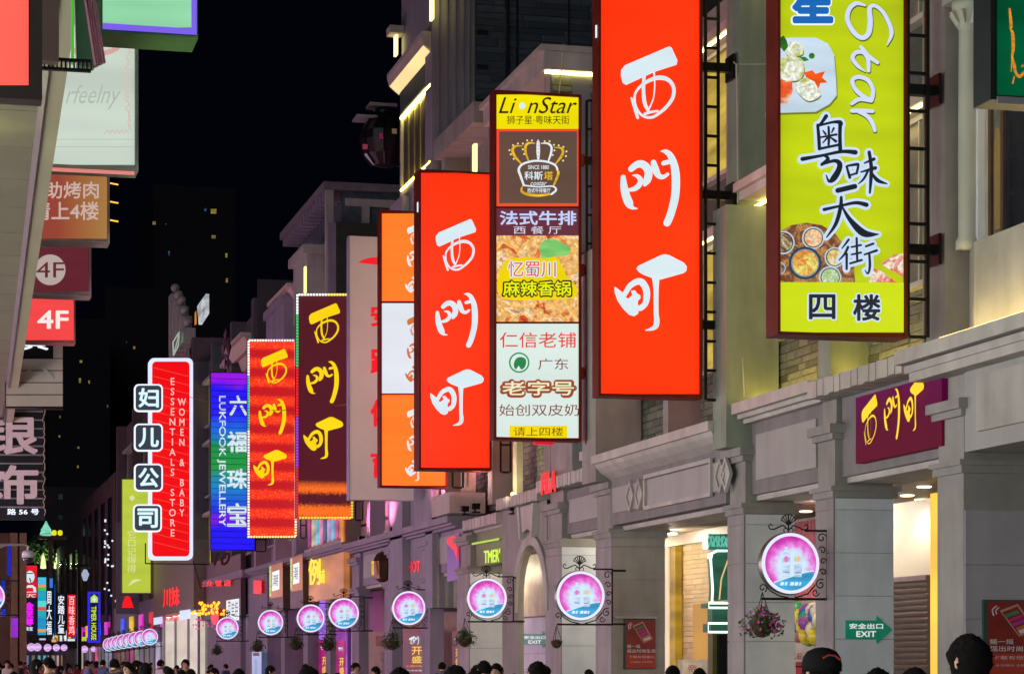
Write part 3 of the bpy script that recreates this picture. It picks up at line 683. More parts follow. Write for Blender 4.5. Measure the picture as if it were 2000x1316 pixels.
# roof storey: glazed end wall, deep eave carried on brackets
m = MB(); m.box(12.92, 22, 78.1, 88, 17.1, 17.35); m.build('roof_slab', paint('roof_edge', .16, .14, .15, .7), b8)
for k in range(14): MB().box(12.98, 13.55, 78.6 + k * .68, 78.75 + k * .68, 16.8, 17.099).build('bracket', paint('mauve_wall', .27, .235, .30, .7), b8)
MB().box(13.6, 22, 78.3, 88, 16.0, 17.099).build('attic_wall', DSLATE, b8)
m = MB(); m.box(13.65, 20, 78.18, 78.29, 16.6, 16.85); m.box(14.2, 14.45, 78.12, 78.29, 13, 16.6); m.box(16.0, 16.3, 78.12, 78.29, 13, 16.6); m.build('end_frame', PL2, b8)
MB().box(13.3, 20, 77.92, 77.99, 12.3, 16.0).build('end_glazing', paint('dim_glazing', .05, .055, .045, .15), b8)
MB().box(13.0, 13.25, 78.15, 78.4, 13.5, 17.09).build('post', PL2, b8)
m = MB(); m.box(12.6, 13.9, 79.6, 82.6, 13.2, 15.2); m.box(12.45, 14.05, 79.4, 82.8, 15.2, 15.5); m.build('parapet_block', PL2, b8)
MB().box(12.54, 12.59, 79.7, 79.9, 13.4, 14.8).build('light_strip', emis(255, 236, 130, 2.5, 0), b8)
m = MB(); m.box(12.7, 14, 85.5, 90, 12.5, 14.4); m.box(12.6, 14.1, 85.4, 90.1, 14.4, 14.7); m.build('parapet_block', MAG2, b8)
# lit gabled cornices
for (q, qy, bb, lab) in ((590, 600, b8, 0), (500, 690, None, 1)):
    pass
def gable(bld, px, py, Y, wdt, s=1.0):
    p = onY(px, py, Y); x = p.x; z = p.z
    m = MB(); prof = [(x - .1, z - .05), (x + wdt, z - .05), (x + wdt, z + .25), (x + .2, z + .25)]
    m.box(x, x + wdt, Y, Y + 5 * s, z, z + .14)
    pts = [(x + .15, z - .001), (x + .4, z - .35 * s), (x + .65, z - .3 * s), (x + .8, z - .65 * s), (x + 1.1, z - .7 * s), (x + 1.3, z - .5 * s), (x + wdt, z - .6 * s), (x + wdt, z - .001)]
    m.prism(pts, 'y', Y + .1, Y + 4.8 * s); return m.build('gabled_cornice', paint('cream_cornice', .55, .45, .38, .6, 0, .08), bld)
gable(b8, 560, 560, 84.5, 3.2, 1.0)
b9 = thing('arcade_building', 'dark grey tall building with a stepped roofline behind the rainbow jewellery sign', 'building', (XF, 100, 0))
upper(b9, 96.1, 118, 16.2, [(96.1, 96.8), (103, 103.6), (110, 110.6), (117, 118)], z0=5.2, litp=.12, mat=paint('dusk_plaster', .09, .085, .10, .8, 0, .15, 1, .2, .2), seed=12, floors=((6.2, 8.6), (9.6, 12.0), (13, 15)), stone=False)
gable(b9, 470, 655, 97, 3.6, 1.2)
MB().box(13.2, 19, 95.9, 96.05, 14.6, 16.9).build('billboard', paint('dark_board', .05, .05, .055, .6), b9)
MB().box(13.0, 20, YX(470), 118, 0, 5.0).build('ground_floor_wall', MAG2, b9)
MB().box(12.6, 13.5, 96.1, 118, 5.0, 5.3).build('cornice', MAG2, b9)
b10 = thing('pediment_building', 'far pinkish building crowned by a sculpted pediment with stone balls', 'building', (XF, 125, 0))
upper(b10, 118.1, 165, 17.5, [(118.1, 119), (130, 130.6), (141, 141.6), (152, 152.6), (164, 165)], z0=5.2, litp=.75, mat=paint('dusk_rose', .13, .09, .10, .8, 0, .12, 1, .2, .2), seed=13, floors=((6.2, 8.6), (9.6, 12.0), (13, 15.6)), stone=False, n=3)
for k in range(10):
    yq = 118.6 + k * 1.15; MB().box(12.75, 12.95, yq, yq + .45, 6, 17).build('fin', paint('rose_plaster', .40, .26, .31, .7), b10)
m = MB(); y_ = 120
for k, (dy, z0_, z1_) in enumerate(((0, 17.5, 18.2), (1.6, 17.5, 19.0), (3.0, 17.5, 19.7), (4.5, 17.5, 20.2), (6.2, 17.5, 20.8))):
    m.box(12.8, 13.4, y_ + dy, y_ + dy + 1.1, z0_, z1_)
    m.lathe([(.05, z1_), (.22, z1_ + .08), (.10, z1_ + .16), (.22, z1_ + .30), (.25, z1_ + .42), (.18, z1_ + .56), (.03, z1_ + .62)], (13.1, y_ + dy + .55, 0), 12)
m.build('pediment', TRIM, b10)
MB().box(12.9, 20, 118.1, 165, 0, 5.2).build('ground_floor_wall', MAG2, b10)
b11 = thing('far_building', 'distant dark building with beaded light strings at the end of the right hand row', 'building', (XF, 190, 0))
MB().box(13, 24, 165.2, 200, 0, 14.5).build('wall', paint('far_red_plaster', .09, .05, .05, .8, 0, .3, .6), b11)
for k in range(5): MB().box(12.9, 12.99, 168 + 6.5 * k, 170.5 + 6.5 * k, 4 + (k % 2), 13).build('window', DARK, b11)
b12 = thing('far_building', 'most distant low building on the right behind the row of round lamps', 'building', (XF, 220, 0))
MB().box(13, 26, 200.2, 262, 0, 12.5).build('wall', paint('far_concrete2', .07, .055, .06, .8, 0, .3, .6), b12)
for k in range(7): MB().box(12.9, 12.99, 203 + 8 * k, 206 + 8 * k, 4, 11).build('window', DARK, b12)

# ------------------------------------------------------------------ arcade interior: ceiling and shops
arc_ = thing('arcade_interior', None, None, (XF, 50, 0), kind='structure')
cm = paint('ceiling_board', .16, .12, .10, .4, 0, .15, 1)
MB().box(13.76, 19, 24, 98, 4.36, 4.5).build('ceiling', cm, arc_)
MB().box(16.6, 16.9, 24, 98, 0, 4.355).build('shop_wall', paint('shop_wall', .42, .36, .29, .6, 0, .1, 1), arc_)
def shop_panel(pxa, pxb, X, z0, z1, mat, name, th=.05):
    return MB().box(X, X + th, YX(pxa, X), YX(pxb, X), z0, z1).build(name, mat, arc_)
DL = []
def downlight(px, py):
    p = onZ(px, py, 4.355); o = MB().lathe([(.10, 4.34), (.12, 4.355)], (p.x, p.y, 0), 14).build('downlight', emis(255, 238, 190, 6, 0), arc_); DL.append(p)
    ld = bpy.data.lights.new('downlight_lamp', 'SPOT'); ld.energy = 95; ld.color = (1, .84, .6); ld.spot_size = 2.0; ld.spot_blend = .5; ld.shadow_soft_size = .08
    l = bpy.data.objects.new('downlight_lamp', ld); COL.objects.link(l); l.location = (p.x, p.y, 4.3); l.parent = None
for q in ((1772, 967), (1805, 950), (1574, 998), (1800, 975)): downlight(*q)
# shop windows, seen obliquely between the columns
CRM = paint('cream_wall', .55, .50, .38, .5, 0, .06, 1)
shop_panel(1818, 1742, 16.2, 1.0, 4.3, CRM, 'cream_wall')

def bay_lamp(x, y, z, e, c=(1, .86, .62)):
    f = MB().lathe([(.16, z + .02), (.18, z + .05)], (x, y, 0), 14).build('ceiling_lamp', emis(255, 240, 205, 5, 0), arc_)
    ld = bpy.data.lights.new('bay_lamp', 'POINT'); ld.energy = e; ld.color = c; ld.shadow_soft_size = .15
    l = bpy.data.objects.new('bay_lamp', ld); COL.objects.link(l); l.location = (x, y, z - .15)
bay_lamp(15.0, 47.3, 4.2, 170); bay_lamp(15.0, 50.2, 4.2, 110, (1, .78, .45)); bay_lamp(15.2, 38.6, 4.2, 110, (1, .9, .8)); bay_lamp(14.3, 53.8, 4.2, 60); bay_lamp(14.6, 60.5, 4.1, 60); bay_lamp(14.6, 65, 4.1, 60)

rr = random.Random(31)
for b_, y0, y1 in ((b10, 119, 164), (b11, 166, 199), (b12, 201, 261)):
    y = y0; k = 0
    while y < y1 - 3:
        c = rr.choice([(255, 235, 205), (240, 225, 255), (255, 190, 120), (210, 225, 255), (255, 120, 170), (255, 245, 230)])
        MB().box(12.80, 12.85, y, y + 2.2, .2, 2.7).build('shop_window', emis(*c, rr.choice((.10, .22, .5)), .35, .7), b_)
        if k % 2: MB().box(12.75, 12.84, y + .2, y + 2.4, 3.5, 4.4).build('shop_sign', emis(*rr.choice([(230, 30, 50), (250, 200, 60), (235, 240, 255), (60, 90, 240), (230, 60, 200)]), .9, .3), b_)
        y += 3.3; k += 1
m = MB(); z = 0.1
shut = MB().box(16.10, 16.19, YX(1815, 16.1), YX(1746, 16.1), 0, 2.95).build('roller_shutter', paint('shutter_back', .12, .10, .09, .6), arc_)
while z < 2.9:
    MB().prism([(16.095, z), (16.06, z + .02), (16.05, z + .055), (16.095, z + .085)], 'y', YX(1815, 16.1), YX(1746, 16.1)).build('shutter_slat', paint('bronze_slat', .20, .16, .13, .4, .5, .1), shut); z += .098
MB().box(16.04, 16.19, YX(1815, 16.1), YX(1746, 16.1), 2.95, 3.03).build('shutter_rail', paint('bronze_slat', .20, .16, .13, .4, .5, .1), arc_)
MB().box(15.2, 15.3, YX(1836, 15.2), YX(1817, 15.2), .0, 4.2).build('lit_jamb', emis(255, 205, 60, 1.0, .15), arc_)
m = MB()
for k in range(9): m.box(15.185, 15.199, YX(1829, 15.2) + .0, YX(1829, 15.2) + .16, 1.2 + k * .16, 1.28 + k * .16)
# striped candy shop wall
ya, yb = YX(1606, 16.2), YX(1548, 16.2)
MB().box(16.2, 16.25, ya, yb, 0, 4.3).build('white_wall', paint('shop_white', .6, .52, .46, .5), arc_)
n = 9
for k in range(n):
    y = ya + (yb - ya) * k / n; MB().box(16.17, 16.199, y, y + (yb - ya) / n * .5, 2.75, 4.25).build('pink_stripe', paint('pink_stripe', .62, .16, .20, .5), arc_)
bal = thing('balloon_display', 'cluster of green, yellow, blue and pink balloons inside the candy striped shop', 'balloons', (16.0, (ya + yb) / 2, 2.2))
bc = [(.02, .35, .12), (.75, .6, .05), (.03, .12, .42), (.7, .2, .35), (.3, .08, .35), (.7, .65, .5)]
rr = random.Random(4)
for k in range(40):
    qp = onX(1551 + 50 * ((k * .37) % 1), 1192 + 54 * ((k * .61) % 1), 15.9); y = qp.y; z = qp.z
    c = (15.9 + rr.random() * .15, y, z); MB().lathe([(.02, -.17), (.11, -.13), (.165, -.03), (.16, .06), (.10, .145), (.02, .17)], c, 12).build('balloon', paint('balloon%d' % (k % 6), *bc[k % 6], .25), bal, smooth=True)
P_ = Plane('X', 16.16)
flat(P_, [quad(P_, 1554, 1292, 1566, 1316)], 0, 'red_board', paint('red_board', .5, .02, .03, .5), arc_)
text(P_, 'LE', (1548, 1275, 1565, 1286), 0, paint('red_board', .5, .02, .03, .5), arc_)
# kiosk bay
ya, yb = YX(1432, 16.4), YX(1296, 16.4)
bw = MB().box(16.4, 16.5, ya, yb, 0, 4.3).build('brick_backing', paint('grout', .42, .40, .34, .8), arc_)
BR = paint('cream_brick', .60, .47, .30, .55, 0, .06, 3, .1, 0, instvar=.16)
stones(arc_, 16.4, YX(1388, 16.4), YX(1319, 16.4), 1.3, 4.15, .105, .55, .95, BR, proud=.02, cap=290, name='brick')
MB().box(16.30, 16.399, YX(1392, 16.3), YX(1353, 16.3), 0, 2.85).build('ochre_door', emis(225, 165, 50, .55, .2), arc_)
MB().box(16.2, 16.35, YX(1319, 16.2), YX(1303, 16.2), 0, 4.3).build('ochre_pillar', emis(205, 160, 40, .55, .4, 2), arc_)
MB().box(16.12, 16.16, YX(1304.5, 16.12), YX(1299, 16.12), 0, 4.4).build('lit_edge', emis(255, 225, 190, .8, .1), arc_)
MB().box(13.9, 16.3, yfD + .4, yfC + 14, 4.30, 4.34).build('ceiling_light_panel', emis(190, 165, 130, .30, .5, .8), arc_)
MB().box(15.5, 15.6, YX(1430, 15.5), YX(1300, 15.5), 4.05, 4.29).build('dark_header', paint('dark_header', .05, .03, .03, .5), arc_)
kio = thing('kiosk', 'green tower-shaped kiosk outlined in white neon with a teal patterned crown', 'kiosk', (15.6, YX(1400, 15.4), 0))
GK = emis(40, 110, 85, .55, .4, 3); NEON = emis(235, 255, 245, 1.6, 0)
Yk = YX(1405, 15.4); k0 = onY(1391, 1100, Yk).x; k1 = k0 + 1.6
def kz(py): return onY(1400, py, Yk).z
def kx(px): return onY(px, 1100, Yk).x
m = MB(); m.prism([(kx(1390), kz(1172)), (kx(1392), kz(1150)), (kx(1388), kz(1090)), (kx(1390), kz(1080)), (kx(1398), kz(1075)), (k1, kz(1072)), (k1, kz(1172))], 'y', Yk, Yk + .22); m.build('body', GK, kio)
m = MB(); m.tube([(kx(1389.5), Yk - .03, kz(1176)), (kx(1391), Yk - .03, kz(1150)), (kx(1387), Yk - .03, kz(1092)), (kx(1390), Yk - .03, kz(1080)), (kx(1400), Yk - .03, kz(1075)), (k1, Yk - .03, kz(1072))], .025, 6)
for (a_, t_, b_) in ((1374, 1178, 1187), (1373, 1217, 1234)):
    m.tube([(k1, Yk - .33, kz(t_)), (kx(a_), Yk - .33, kz(t_)), (kx(a_), Yk - .33, kz(b_)), (k1, Yk - .33, kz(b_))], .022, 6)
m.build('neon_outline', NEON, kio)
m = MB(); m.box(kx(1375), k1, Yk - .3, Yk + .2, kz(1187), kz(1178)).box(kx(1388), k1, Yk - .1, Yk + .2, kz(1217), kz(1187.5)).box(kx(1379), k1, Yk - .3, Yk + .2, kz(1234), kz(1217.5)); m.build('counter', GK, kio)
MB().box(kx(1392), kx(1400), Yk, Yk + .3, 0, kz(1235)).build('post', paint('olive_post', .12, .13, .02, .3, .6), kio)
MB().box(kx(1402), k1, Yk + .3, Yk + .4, 0, kz(1235)).build('window', DARK, kio)
m = MB().box(kx(1379), k1, Yk - .15, Yk + .2, kz(1073), kz(1043)).build('crown', emis(30, 130, 110, .6, .5, 4), kio)
m = MB(); rr = random.Random(9)
for k in range(16):
    x = kx(1379 + k * 3.1); z = kz(1068); m.tube([(x + rr.uniform(-.03, .03), Yk - .17, z + j * .07) for j in range(4)], .016, 4)
m.build('crown_relief', emis(120, 215, 190, .7, .2), kio)
m = MB(); m.tube([(kx(1404), Yk - .03, kz(1170)), (kx(1408), Yk - .03, kz(1130)), (kx(1420), Yk - .03, kz(1095)), (kx(1432), Yk - .03, kz(1078))], .015, 5); m.build('gold_curve', emis(240, 200, 130, .9, 0), kio)
menu = thing('menu_board', 'pale menu board with a dark red emblem in front of the cream brick wall', 'board', (15.5, YX(1350, 15.5), 1.4))
Pm = Plane('X', 15.5)
MB().box(15.51, 15.56, YX(1381, 15.5), YX(1323, 15.5), 0, onX(1350, 1287, 15.5).z).build('board', paint('menu_pale', .6, .55, .45, .5), menu)
flat(Pm, [quad(Pm, 1333, 1293, 1371, 1320)], .0, 'sheet', paint('menu_sheet', .75, .66, .48, .5), menu)
text(Pm, '帝', (1344, 1297, 1360, 1312), .004, paint('red_print', .35, .03, .02, .5), menu)
# arch interior
MB().box(15.2, 15.3, YX(1075, 15.2), YX(1000, 15.2), 2.76, 4.34).build('cream_wall', paint('cream_warm', .62, .55, .42, .5), arc_)
for k in range(6):
    for j in range(3): 
        y0 = YX(1075, 15.16) + j * 1.8; MB().box(15.14, 15.199, y0 + .008, y0 + 1.79, .35 * k * 1.3 + .0, .35 * (k + 1) * 1.3 - .012).build('slab', SLAB, arc_)
# lit walls in the further gaps
shop_panel(900, 862, 16.1, 0, 4.2, paint('tan_wall', .45, .33, .22, .5), 'tan_wall')
shop_panel(828, 785, 16.1, 0, 4.2, paint('tan_wall', .45, .33, .22, .5), 'tan_wall')
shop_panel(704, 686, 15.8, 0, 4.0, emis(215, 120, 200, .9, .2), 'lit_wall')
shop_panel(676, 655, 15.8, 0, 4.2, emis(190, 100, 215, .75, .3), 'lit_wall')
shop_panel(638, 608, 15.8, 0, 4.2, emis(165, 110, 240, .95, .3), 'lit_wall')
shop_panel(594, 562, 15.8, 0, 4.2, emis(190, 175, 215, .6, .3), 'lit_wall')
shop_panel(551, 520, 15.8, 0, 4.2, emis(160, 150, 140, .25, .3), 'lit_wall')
# a dark overhanging glazed wall unit and white lit shop further on
far = thing('lit_shop_front', 'bright white glazed shop front with spotlights under a brown fascia', 'shop front', (13, YX(350), 0))
MB().box(12.6, 12.9, YX(388, 12.6), YX(318, 12.6), 0, 3.9).build('lit_interior', emis(225, 212, 195, .8, .12), far)
for q in (386, 366, 341, 319): MB().box(12.5, 12.6, YX(q, 12.5) - .12, YX(q, 12.5) + .12, 0, 3.95).build('frame', GREYF, far)
bb = MB().box(12.2, 12.9, YX(378, 12.2), YX(300, 12.2), 4.0, 7.2).build('fascia', paint('brown_fascia', .16, .11, .08, .5), far)
m = MB()
for k in range(5): m.lathe([(.12, 3.86), (.14, 3.9)], (12.5, YX(330 + k * 12, 12.5), 0), 8)
m.build('spotlight', emis(255, 245, 235, 3, 0), far)
Pf = Plane('X', 12.17)
text(Pf, '川妹', (318, 1148, 351, 1186), .0, emis(255, 20, 25, 1.0, .1), far, bold=.03, skew=4)
text(Pf, '火锅店', (320, 1200, 349, 1214), .0, emis(235, 15, 30, 1.0, .1), far, bold=.03, skew=2)
flat(Pf, [([(300, 1206), (317, 1203), (317, 1217), (300, 1220)], [(0, 1, 2, 3)]), ([(351, 1192), (372, 1189), (372, 1207), (351, 1211)], [(0, 1, 2, 3)])], 0, 'light_panel', emis(205, 222, 250, 1.0, .08), far)
# yellow-lit restaurant front with a lit menu
rs = thing('restaurant_front', 'restaurant front strung with amber bulbs beside a white lit menu, red letters above', 'shop front', (12.8, YX(425), 0))
MB().box(12.7, 12.9, YX(470, 12.7), YX(378, 12.7), 3.5, 6.0).build('fascia', paint('maroon_board', .10, .035, .045, .5), rs)
Pr = Plane('X', 12.65)
flat(Pr, [([(442, 1172), (467, 1168), (467, 1210), (442, 1213)], [(0, 1, 2, 3)])], 0, 'lit_menu', emis(225, 240, 245, 1.0, .1), rs)
text(Pr, '菜单特', (445, 1172, 465, 1208), .01, BLK, rs, vertical=False)
m = MB(); rr = random.Random(2)
for k in range(46):
    p = Pr.P(rr.uniform(380, 440), rr.uniform(1176, 1200), rr.uniform(0, .3)); m.lathe([(.01, -.07), (.06, -.03), (.06, .03), (.01, .07)], p, 6)
m.build('bulb', emis(255, 165, 35, 2.2, 0), rs, kind='stuff')
m = MB()
for k in range(30):
    p = Pr.P(380 + k * 2.1, 1208 + rr.uniform(0, 20), rr.uniform(0, .3)); m.lathe([(.01, -.05), (.05, 0), (.01, .05)], p, 5)
m.build('bulb', emis(225, 90, 150, .9, 0), rs, kind='stuff')
flat(Pr, [circ(424, 1203, 8, 14, 17)], .1, 'red_lantern', emis(255, 15, 20, 1, .1), rs)
for k in range(4): text(Pr, '大众饭店'[k], (387 + 17.5 * k, 1133 - k * .6, 401 + 17.5 * k, 1146 - k * .6), .05, emis(255, 12, 18, 1.0, 0), rs, bold=.06)
sg = thing('red_sign_letter', 'single red glowing character mounted on the pier left of the lit poster boxes', 'sign', Plane('X', 12.9).P(504, 1146))
text(Plane('X', 12.9), '囍', (496, 1132, 513, 1159), .03, emis(255, 15, 20, 1.0, 0), sg, bold=.07, thick=.1)

# ------------------------------------------------------------------ left side overhead: the lit soffit of a canopy and box signs
can = thing('canopy', 'long panelled canopy with a pale edge running along the left side overhead', 'canopy', (0, 40, 7.5))
Zc = 7.6
near = onZ(82, 189, Zc); farp = onZ(0, 872, Zc); d_ = (farp - near) / (farp.y - near.y)
def edge(y): return near + d_ * (y - near.y)
SOF = paint('beige_soffit_panel', .235, .225, .145, .32, .2, .12, .8, .05, .1)
y = 21.0; i = 0
while y < 64:
    a, b = edge(y + .012), edge(min(64, y + 1.9))
    MB().add([(a.x - 6, a.y, Zc), (b.x - 6, b.y, Zc), (b.x, b.y, Zc), (a.x, a.y, Zc), (a.x - 6, a.y, Zc + .1), (b.x - 6, b.y, Zc + .1), (b.x, b.y, Zc + .1), (a.x, a.y, Zc + .1)],
             [(0, 1, 2, 3), (7, 6, 5, 4), (3, 2, 6, 7), (0, 3, 7, 4), (1, 5, 6, 2), (0, 4, 5, 1)]).build('soffit_panel', SOF, can)
    y += 1.912
n1 = onZ(143, 65, Zc - .12); f1 = onZ(20, 860, Zc - .12); e0 = edge(20.5); e1 = edge(64)
d1 = (f1 - n1) / (f1.y - n1.y); g0 = n1 + d1 * (20.5 - n1.y); g1 = n1 + d1 * (64 - n1.y)
m = MB(); m.add([(e0.x + .02, e0.y, Zc - .12), (e1.x + .02, e1.y, Zc - .12), (g1.x, g1.y, Zc - .12), (g0.x, g0.y, Zc - .12), (e0.x + .02, e0.y, Zc + .4), (e1.x + .02, e1.y, Zc + .4), (g1.x, g1.y, Zc + .4), (g0.x, g0.y, Zc + .4)],
      [(0, 1, 2, 3), (7, 6, 5, 4), (3, 2, 6, 7), (0, 3, 7, 4), (1, 5, 6, 2), (0, 4, 5, 1)]); m.build('edge_fascia', paint('pale_edge', .36, .34, .22, .3, 0, .08, .5), can)
MB().add([(e0.x - .03, e0.y, Zc - .03), (e1.x - .03, e1.y, Zc - .03), (e1.x + .019, e1.y, Zc - .15), (e0.x + .019, e0.y, Zc - .15), (e0.x - .03, e0.y, Zc + .1), (e1.x - .03, e1.y, Zc + .1)], [(0, 1, 2, 3), (0, 4, 5, 1)]).build('gasket', BLACKM, can)
# the row of lit shops under the canopy on the left: outside the frame it is what lights the street
lf = thing('left_shop_row', 'row of lit shop windows and shop signs under the canopy on the left side', 'building', (-5, 50, 0))
MB().box(-12, -5.4, -30, 230, 0, 12).build('wall', PL2, lf)
cols_ = [(250, 240, 225), (232, 242, 255), (250, 232, 200), (225, 250, 240), (245, 242, 235), (235, 242, 255)]
colf = [(250, 200, 228), (255, 180, 214), (232, 212, 250), (255, 210, 222)]
k = 0; y = -28
SHOP_S = 7.4
while y < 180:
    c = cols_[k % 6] if y < 46 else colf[k % 4]
    s_ = SHOP_S if y < 46 else SHOP_S * (.85 if y < 75 else .5)
    MB().box(-5.39, -5.3, y + .3, y + 4.6, .5, 3.4).build('window', emis(*c, s_, 0), lf)
    MB().box(-5.39, -5.15, y + .3, y + 4.6, 3.9, 5.2).build('sign_band', emis(*cols_[(k + 2) % 6] if y < 46 else c, s_ * .9, 0), lf)
    if k % 2: MB().box(-5.39, -5.3, y + .6, y + 4.2, 8.2, 10.2).build('upper_window', emis(*c, s_ * .5, 0), lf)
    y += 5; k += 1

def newsign(label, cat='sign', loc=None, group=None, name='box_sign'):
    return thing(name, label, cat, loc or (0, 0, 0), group)
def W(px, py, Y): return tuple(onY(px, py, Y))
# nearest left: red lit box in a dark frame
s = newsign('blank glowing coral red box sign in a thick black frame, top left corner', loc=W(20, 165, 13)); Pn = Plane('Y', 13.0)
sign_box(13, -260, -300, 82, 189, .12, paint('black_frame', .022, .016, .014, .3), s, rim=24); face(Pn, -250, -290, 56, 167, emis(255, 98, 82, 1.0, .08, edge=.15), s, off=-.0)
s = newsign('brown unlit box sign end hanging over a slotted steel rail, top left', loc=W(90, 110, 17)); 
a = onY(62, 118, 17); b = onY(115, -60, 17); MB().box(a.x, b.x, 17, 17.1, a.z, b.z).build('sign_case', paint('brown_case', .11, .075, .06, .3, .2, .15, 2), s)
m = MB(); a = onY(62, 134, 17.2); b = onY(178, 122, 17.2); m.box(a.x, b.x, 17.2, 17.24, b.z, b.z + .02).box(a.x, b.x, 17.2, 17.24, a.z, a.z + .02)
for k in range(15): x = a.x + (b.x - a.x) * k / 14; m.box(x - .006, x + .006, 17.205, 17.235, a.z + .02, b.z)
m.build('slotted_rail', BLACKM, s)
s = newsign('narrow box sign turned edge on with dark green side and ribbed pink edge', loc=W(180, 130, 21))
a = onY(150, 128, 21); b = onY(184, -40, 21); c_ = onY(209, 118, 21)
MB().prism([(a.x, a.z), (b.x, a.z - .01), (b.x - .10, b.z + .3), (a.x - .03, b.z + .3)], 'y', 21, 21.12).build('sign_case', paint('bottle_green', .035, .09, .05, .3, 0, .3, 1), s)
for k in range(5):
    x0 = b.x + (c_.x - b.x) * k / 5; x1 = b.x + (c_.x - b.x) * (k + 1) / 5 - .006; zz = a.z + (c_.z - a.z) * k / 5
    MB().prism([(x0, zz), (x1, zz + .01), (x1 - .16, b.z + .3), (x0 - .16, b.z + .3)], 'y', 20.98 + k * .02, 21.10).build('edge_rib', paint('pink_rib', .45, .17, .24, .4), s)
MB().box(a.x - .05, a.x - .025, 20.97, 21.0, a.z, b.z + .3).build('green_tube', emis(80, 200, 60, .7, 0), s)
# green lit box
Y0 = 25.6; Pn = Plane('Y', Y0)
s = newsign('glowing pale green box sign with a violet edge tube, top left of the sky', loc=W(300, 78, Y0))
xa, xb, zb, zt = sign_box(Y0, 196, -90, 386, 72, .55, paint('green_case', .10, .28, .06, .4, .2), s, rim=4)
face(Pn, 199, -80, 379, 54, emis(150, 222, 172, .95, .16, 1.4), s)
m = MB(); r_ = .028; pz = onY(300, 60, Y0).z; px_ = onY(383, 0, Y0).x; m.box(onY(200, 0, Y0).x, px_, Y0 - .07, Y0 - .035, pz - r_, pz + r_).box(px_ - r_ * 2, px_, Y0 - .07, Y0 - .035, pz + r_, zt); m.build('edge_tube', emis(125, 95, 235, 1.0, .05), s)
# white sign
Y0 = 34.5; Pn = Plane('Y', Y0)
s = newsign('tall white box sign with faint pink ornament and pale script lettering', loc=W(200, 335, Y0))
sign_box(Y0, 60, 20, 270, 330, .5, paint('case_sage', .35, .42, .34, .4), s, rim=6)
face(Pn, 66, 26, 263, 322, emis(212, 226, 212, .92, .14, .8, edge=.1), s)
text(Pn, 'rfeelny', (128, 166, 236, 214), .0, emis(182, 194, 184, .88, 0), s, shear=.4)
flat(Pn, [stroke2d([(135, 60, 5), (140, 95, 5), (175, 108, 5), (228, 95, 5), (236, 60, 5)])], .0, 'ornament', emis(225, 175, 165, .85, 0), s)
rr = random.Random(5)
flat(Pn, [stroke2d([(253 + rr.uniform(-4, 2), y_, 1), (247 + rr.uniform(-4, 6), y_ + 8, 1.6), (255, y_ + 15, .8)]) for y_ in range(80, 245, 9)] + [stroke2d([(x_, 262, .8), (x_ + 5, 256, 1.5), (x_ + 10, 262, .8)]) for x_ in range(205, 245, 9)], .0, 'ornament', emis(218, 200, 188, .88, 0), s)
flat(Pn, [([(66, 272), (263, 272), (263, 273.2), (66, 273.2)], [(0, 1, 2, 3)]), ([(66, 286), (263, 287), (263, 288), (66, 287)], [(0, 1, 2, 3)])], .001, 'seam', emis(185, 200, 180, .8, 0), s)
a = onY(66, 334, Y0); b = onY(262, 324, Y0); MB().box(a.x, b.x, Y0 - .08, Y0 - .035, a.z, a.z + .045).build('pink_edge_light', emis(250, 150, 140, .75, .1), s)
# barbecue sign
Y0 = 39.4; Pn = Plane('Y', Y0)
s = newsign('brown and orange grill restaurant box sign reading to the 4th floor', loc=W(150, 475, Y0))
sign_box(Y0, 30, 334, 214, 472, .45, paint('case_pinkish', .45, .34, .33, .4), s, rim=3.5)
mt, nt_, p_ = newmat('rust_to_ochre_skin'); tc = N(nt_, 'ShaderNodeTexCoord'); sx_ = N(nt_, 'ShaderNodeSeparateXYZ'); nt_.links.new(tc.outputs['Generated'], sx_.inputs[0])
rp = ramp(nt_, [(0, rgb(150, 62, 48)), (.45, rgb(160, 68, 50)), (.8, rgb(172, 112, 62)), (1, rgb(178, 130, 70))]); nt_.links.new(sx_.outputs[0], rp.inputs[0]); nt_.links.new(rp.outputs[0], p_.inputs['Emission Color']); p_.inputs['Emission Strength'].default_value = .85; p_.inputs['Base Color'].default_value = (.05, .03, .02, 1)
face(Pn, 34, 337, 209, 466, mt, s)
GL = emis(205, 178, 168, .95, .05)
text(Pn, '自助烤肉', (56, 355, 193, 388), .0, GL, s, bold=.025, thick=.02)
text(Pn, '请上4楼', (62, 394, 193, 430), .0, GL, s, bold=.025, thick=.02)
for yy in (358, 394, 430): MB().tube([W(215, yy, Y0 + .3), W(231, yy + 3, Y0 + .3)], .012, 5).build('bracket_lamp', emis(255, 190, 70, 1.5, 0), s)
# 4F maroon
Y0 = 43.8; Pn = Plane('Y', Y0)
s = newsign('maroon box sign with 4F inside a pale disc', loc=W(120, 578, Y0))
sign_box(Y0, 20, 475, 178, 578, .4, paint('case_mauve', .36, .25, .26, .4), s, rim=3.5)
face(Pn, 24, 484, 173, 569, emis(100, 34, 46, .95, .12), s)
flat(Pn, [circ(98, 527, 30, 32)], .0, 'disc', emis(188, 172, 165, .9, .05), s); text(Pn, '4F', (71, 512, 125, 542), .004, emis(100, 38, 44, .9, 0), s, bold=.0)
# 4F red
Y0 = 48.5; Pn = Plane('Y', Y0)
s = newsign('bright coral red box sign with bold white 4F', loc=W(100, 670, Y0))
sign_box(Y0, 0, 577, 147, 669, .4, paint('case_red', .4, .14, .13, .4), s, rim=2.5)
face(Pn, 4, 580, 144, 664, emis(246, 72, 72, 1.0, .12), s); text(Pn, '4F', (73, 606, 134, 642), .0, emis(255, 232, 228, 1, 0), s, bold=.045)
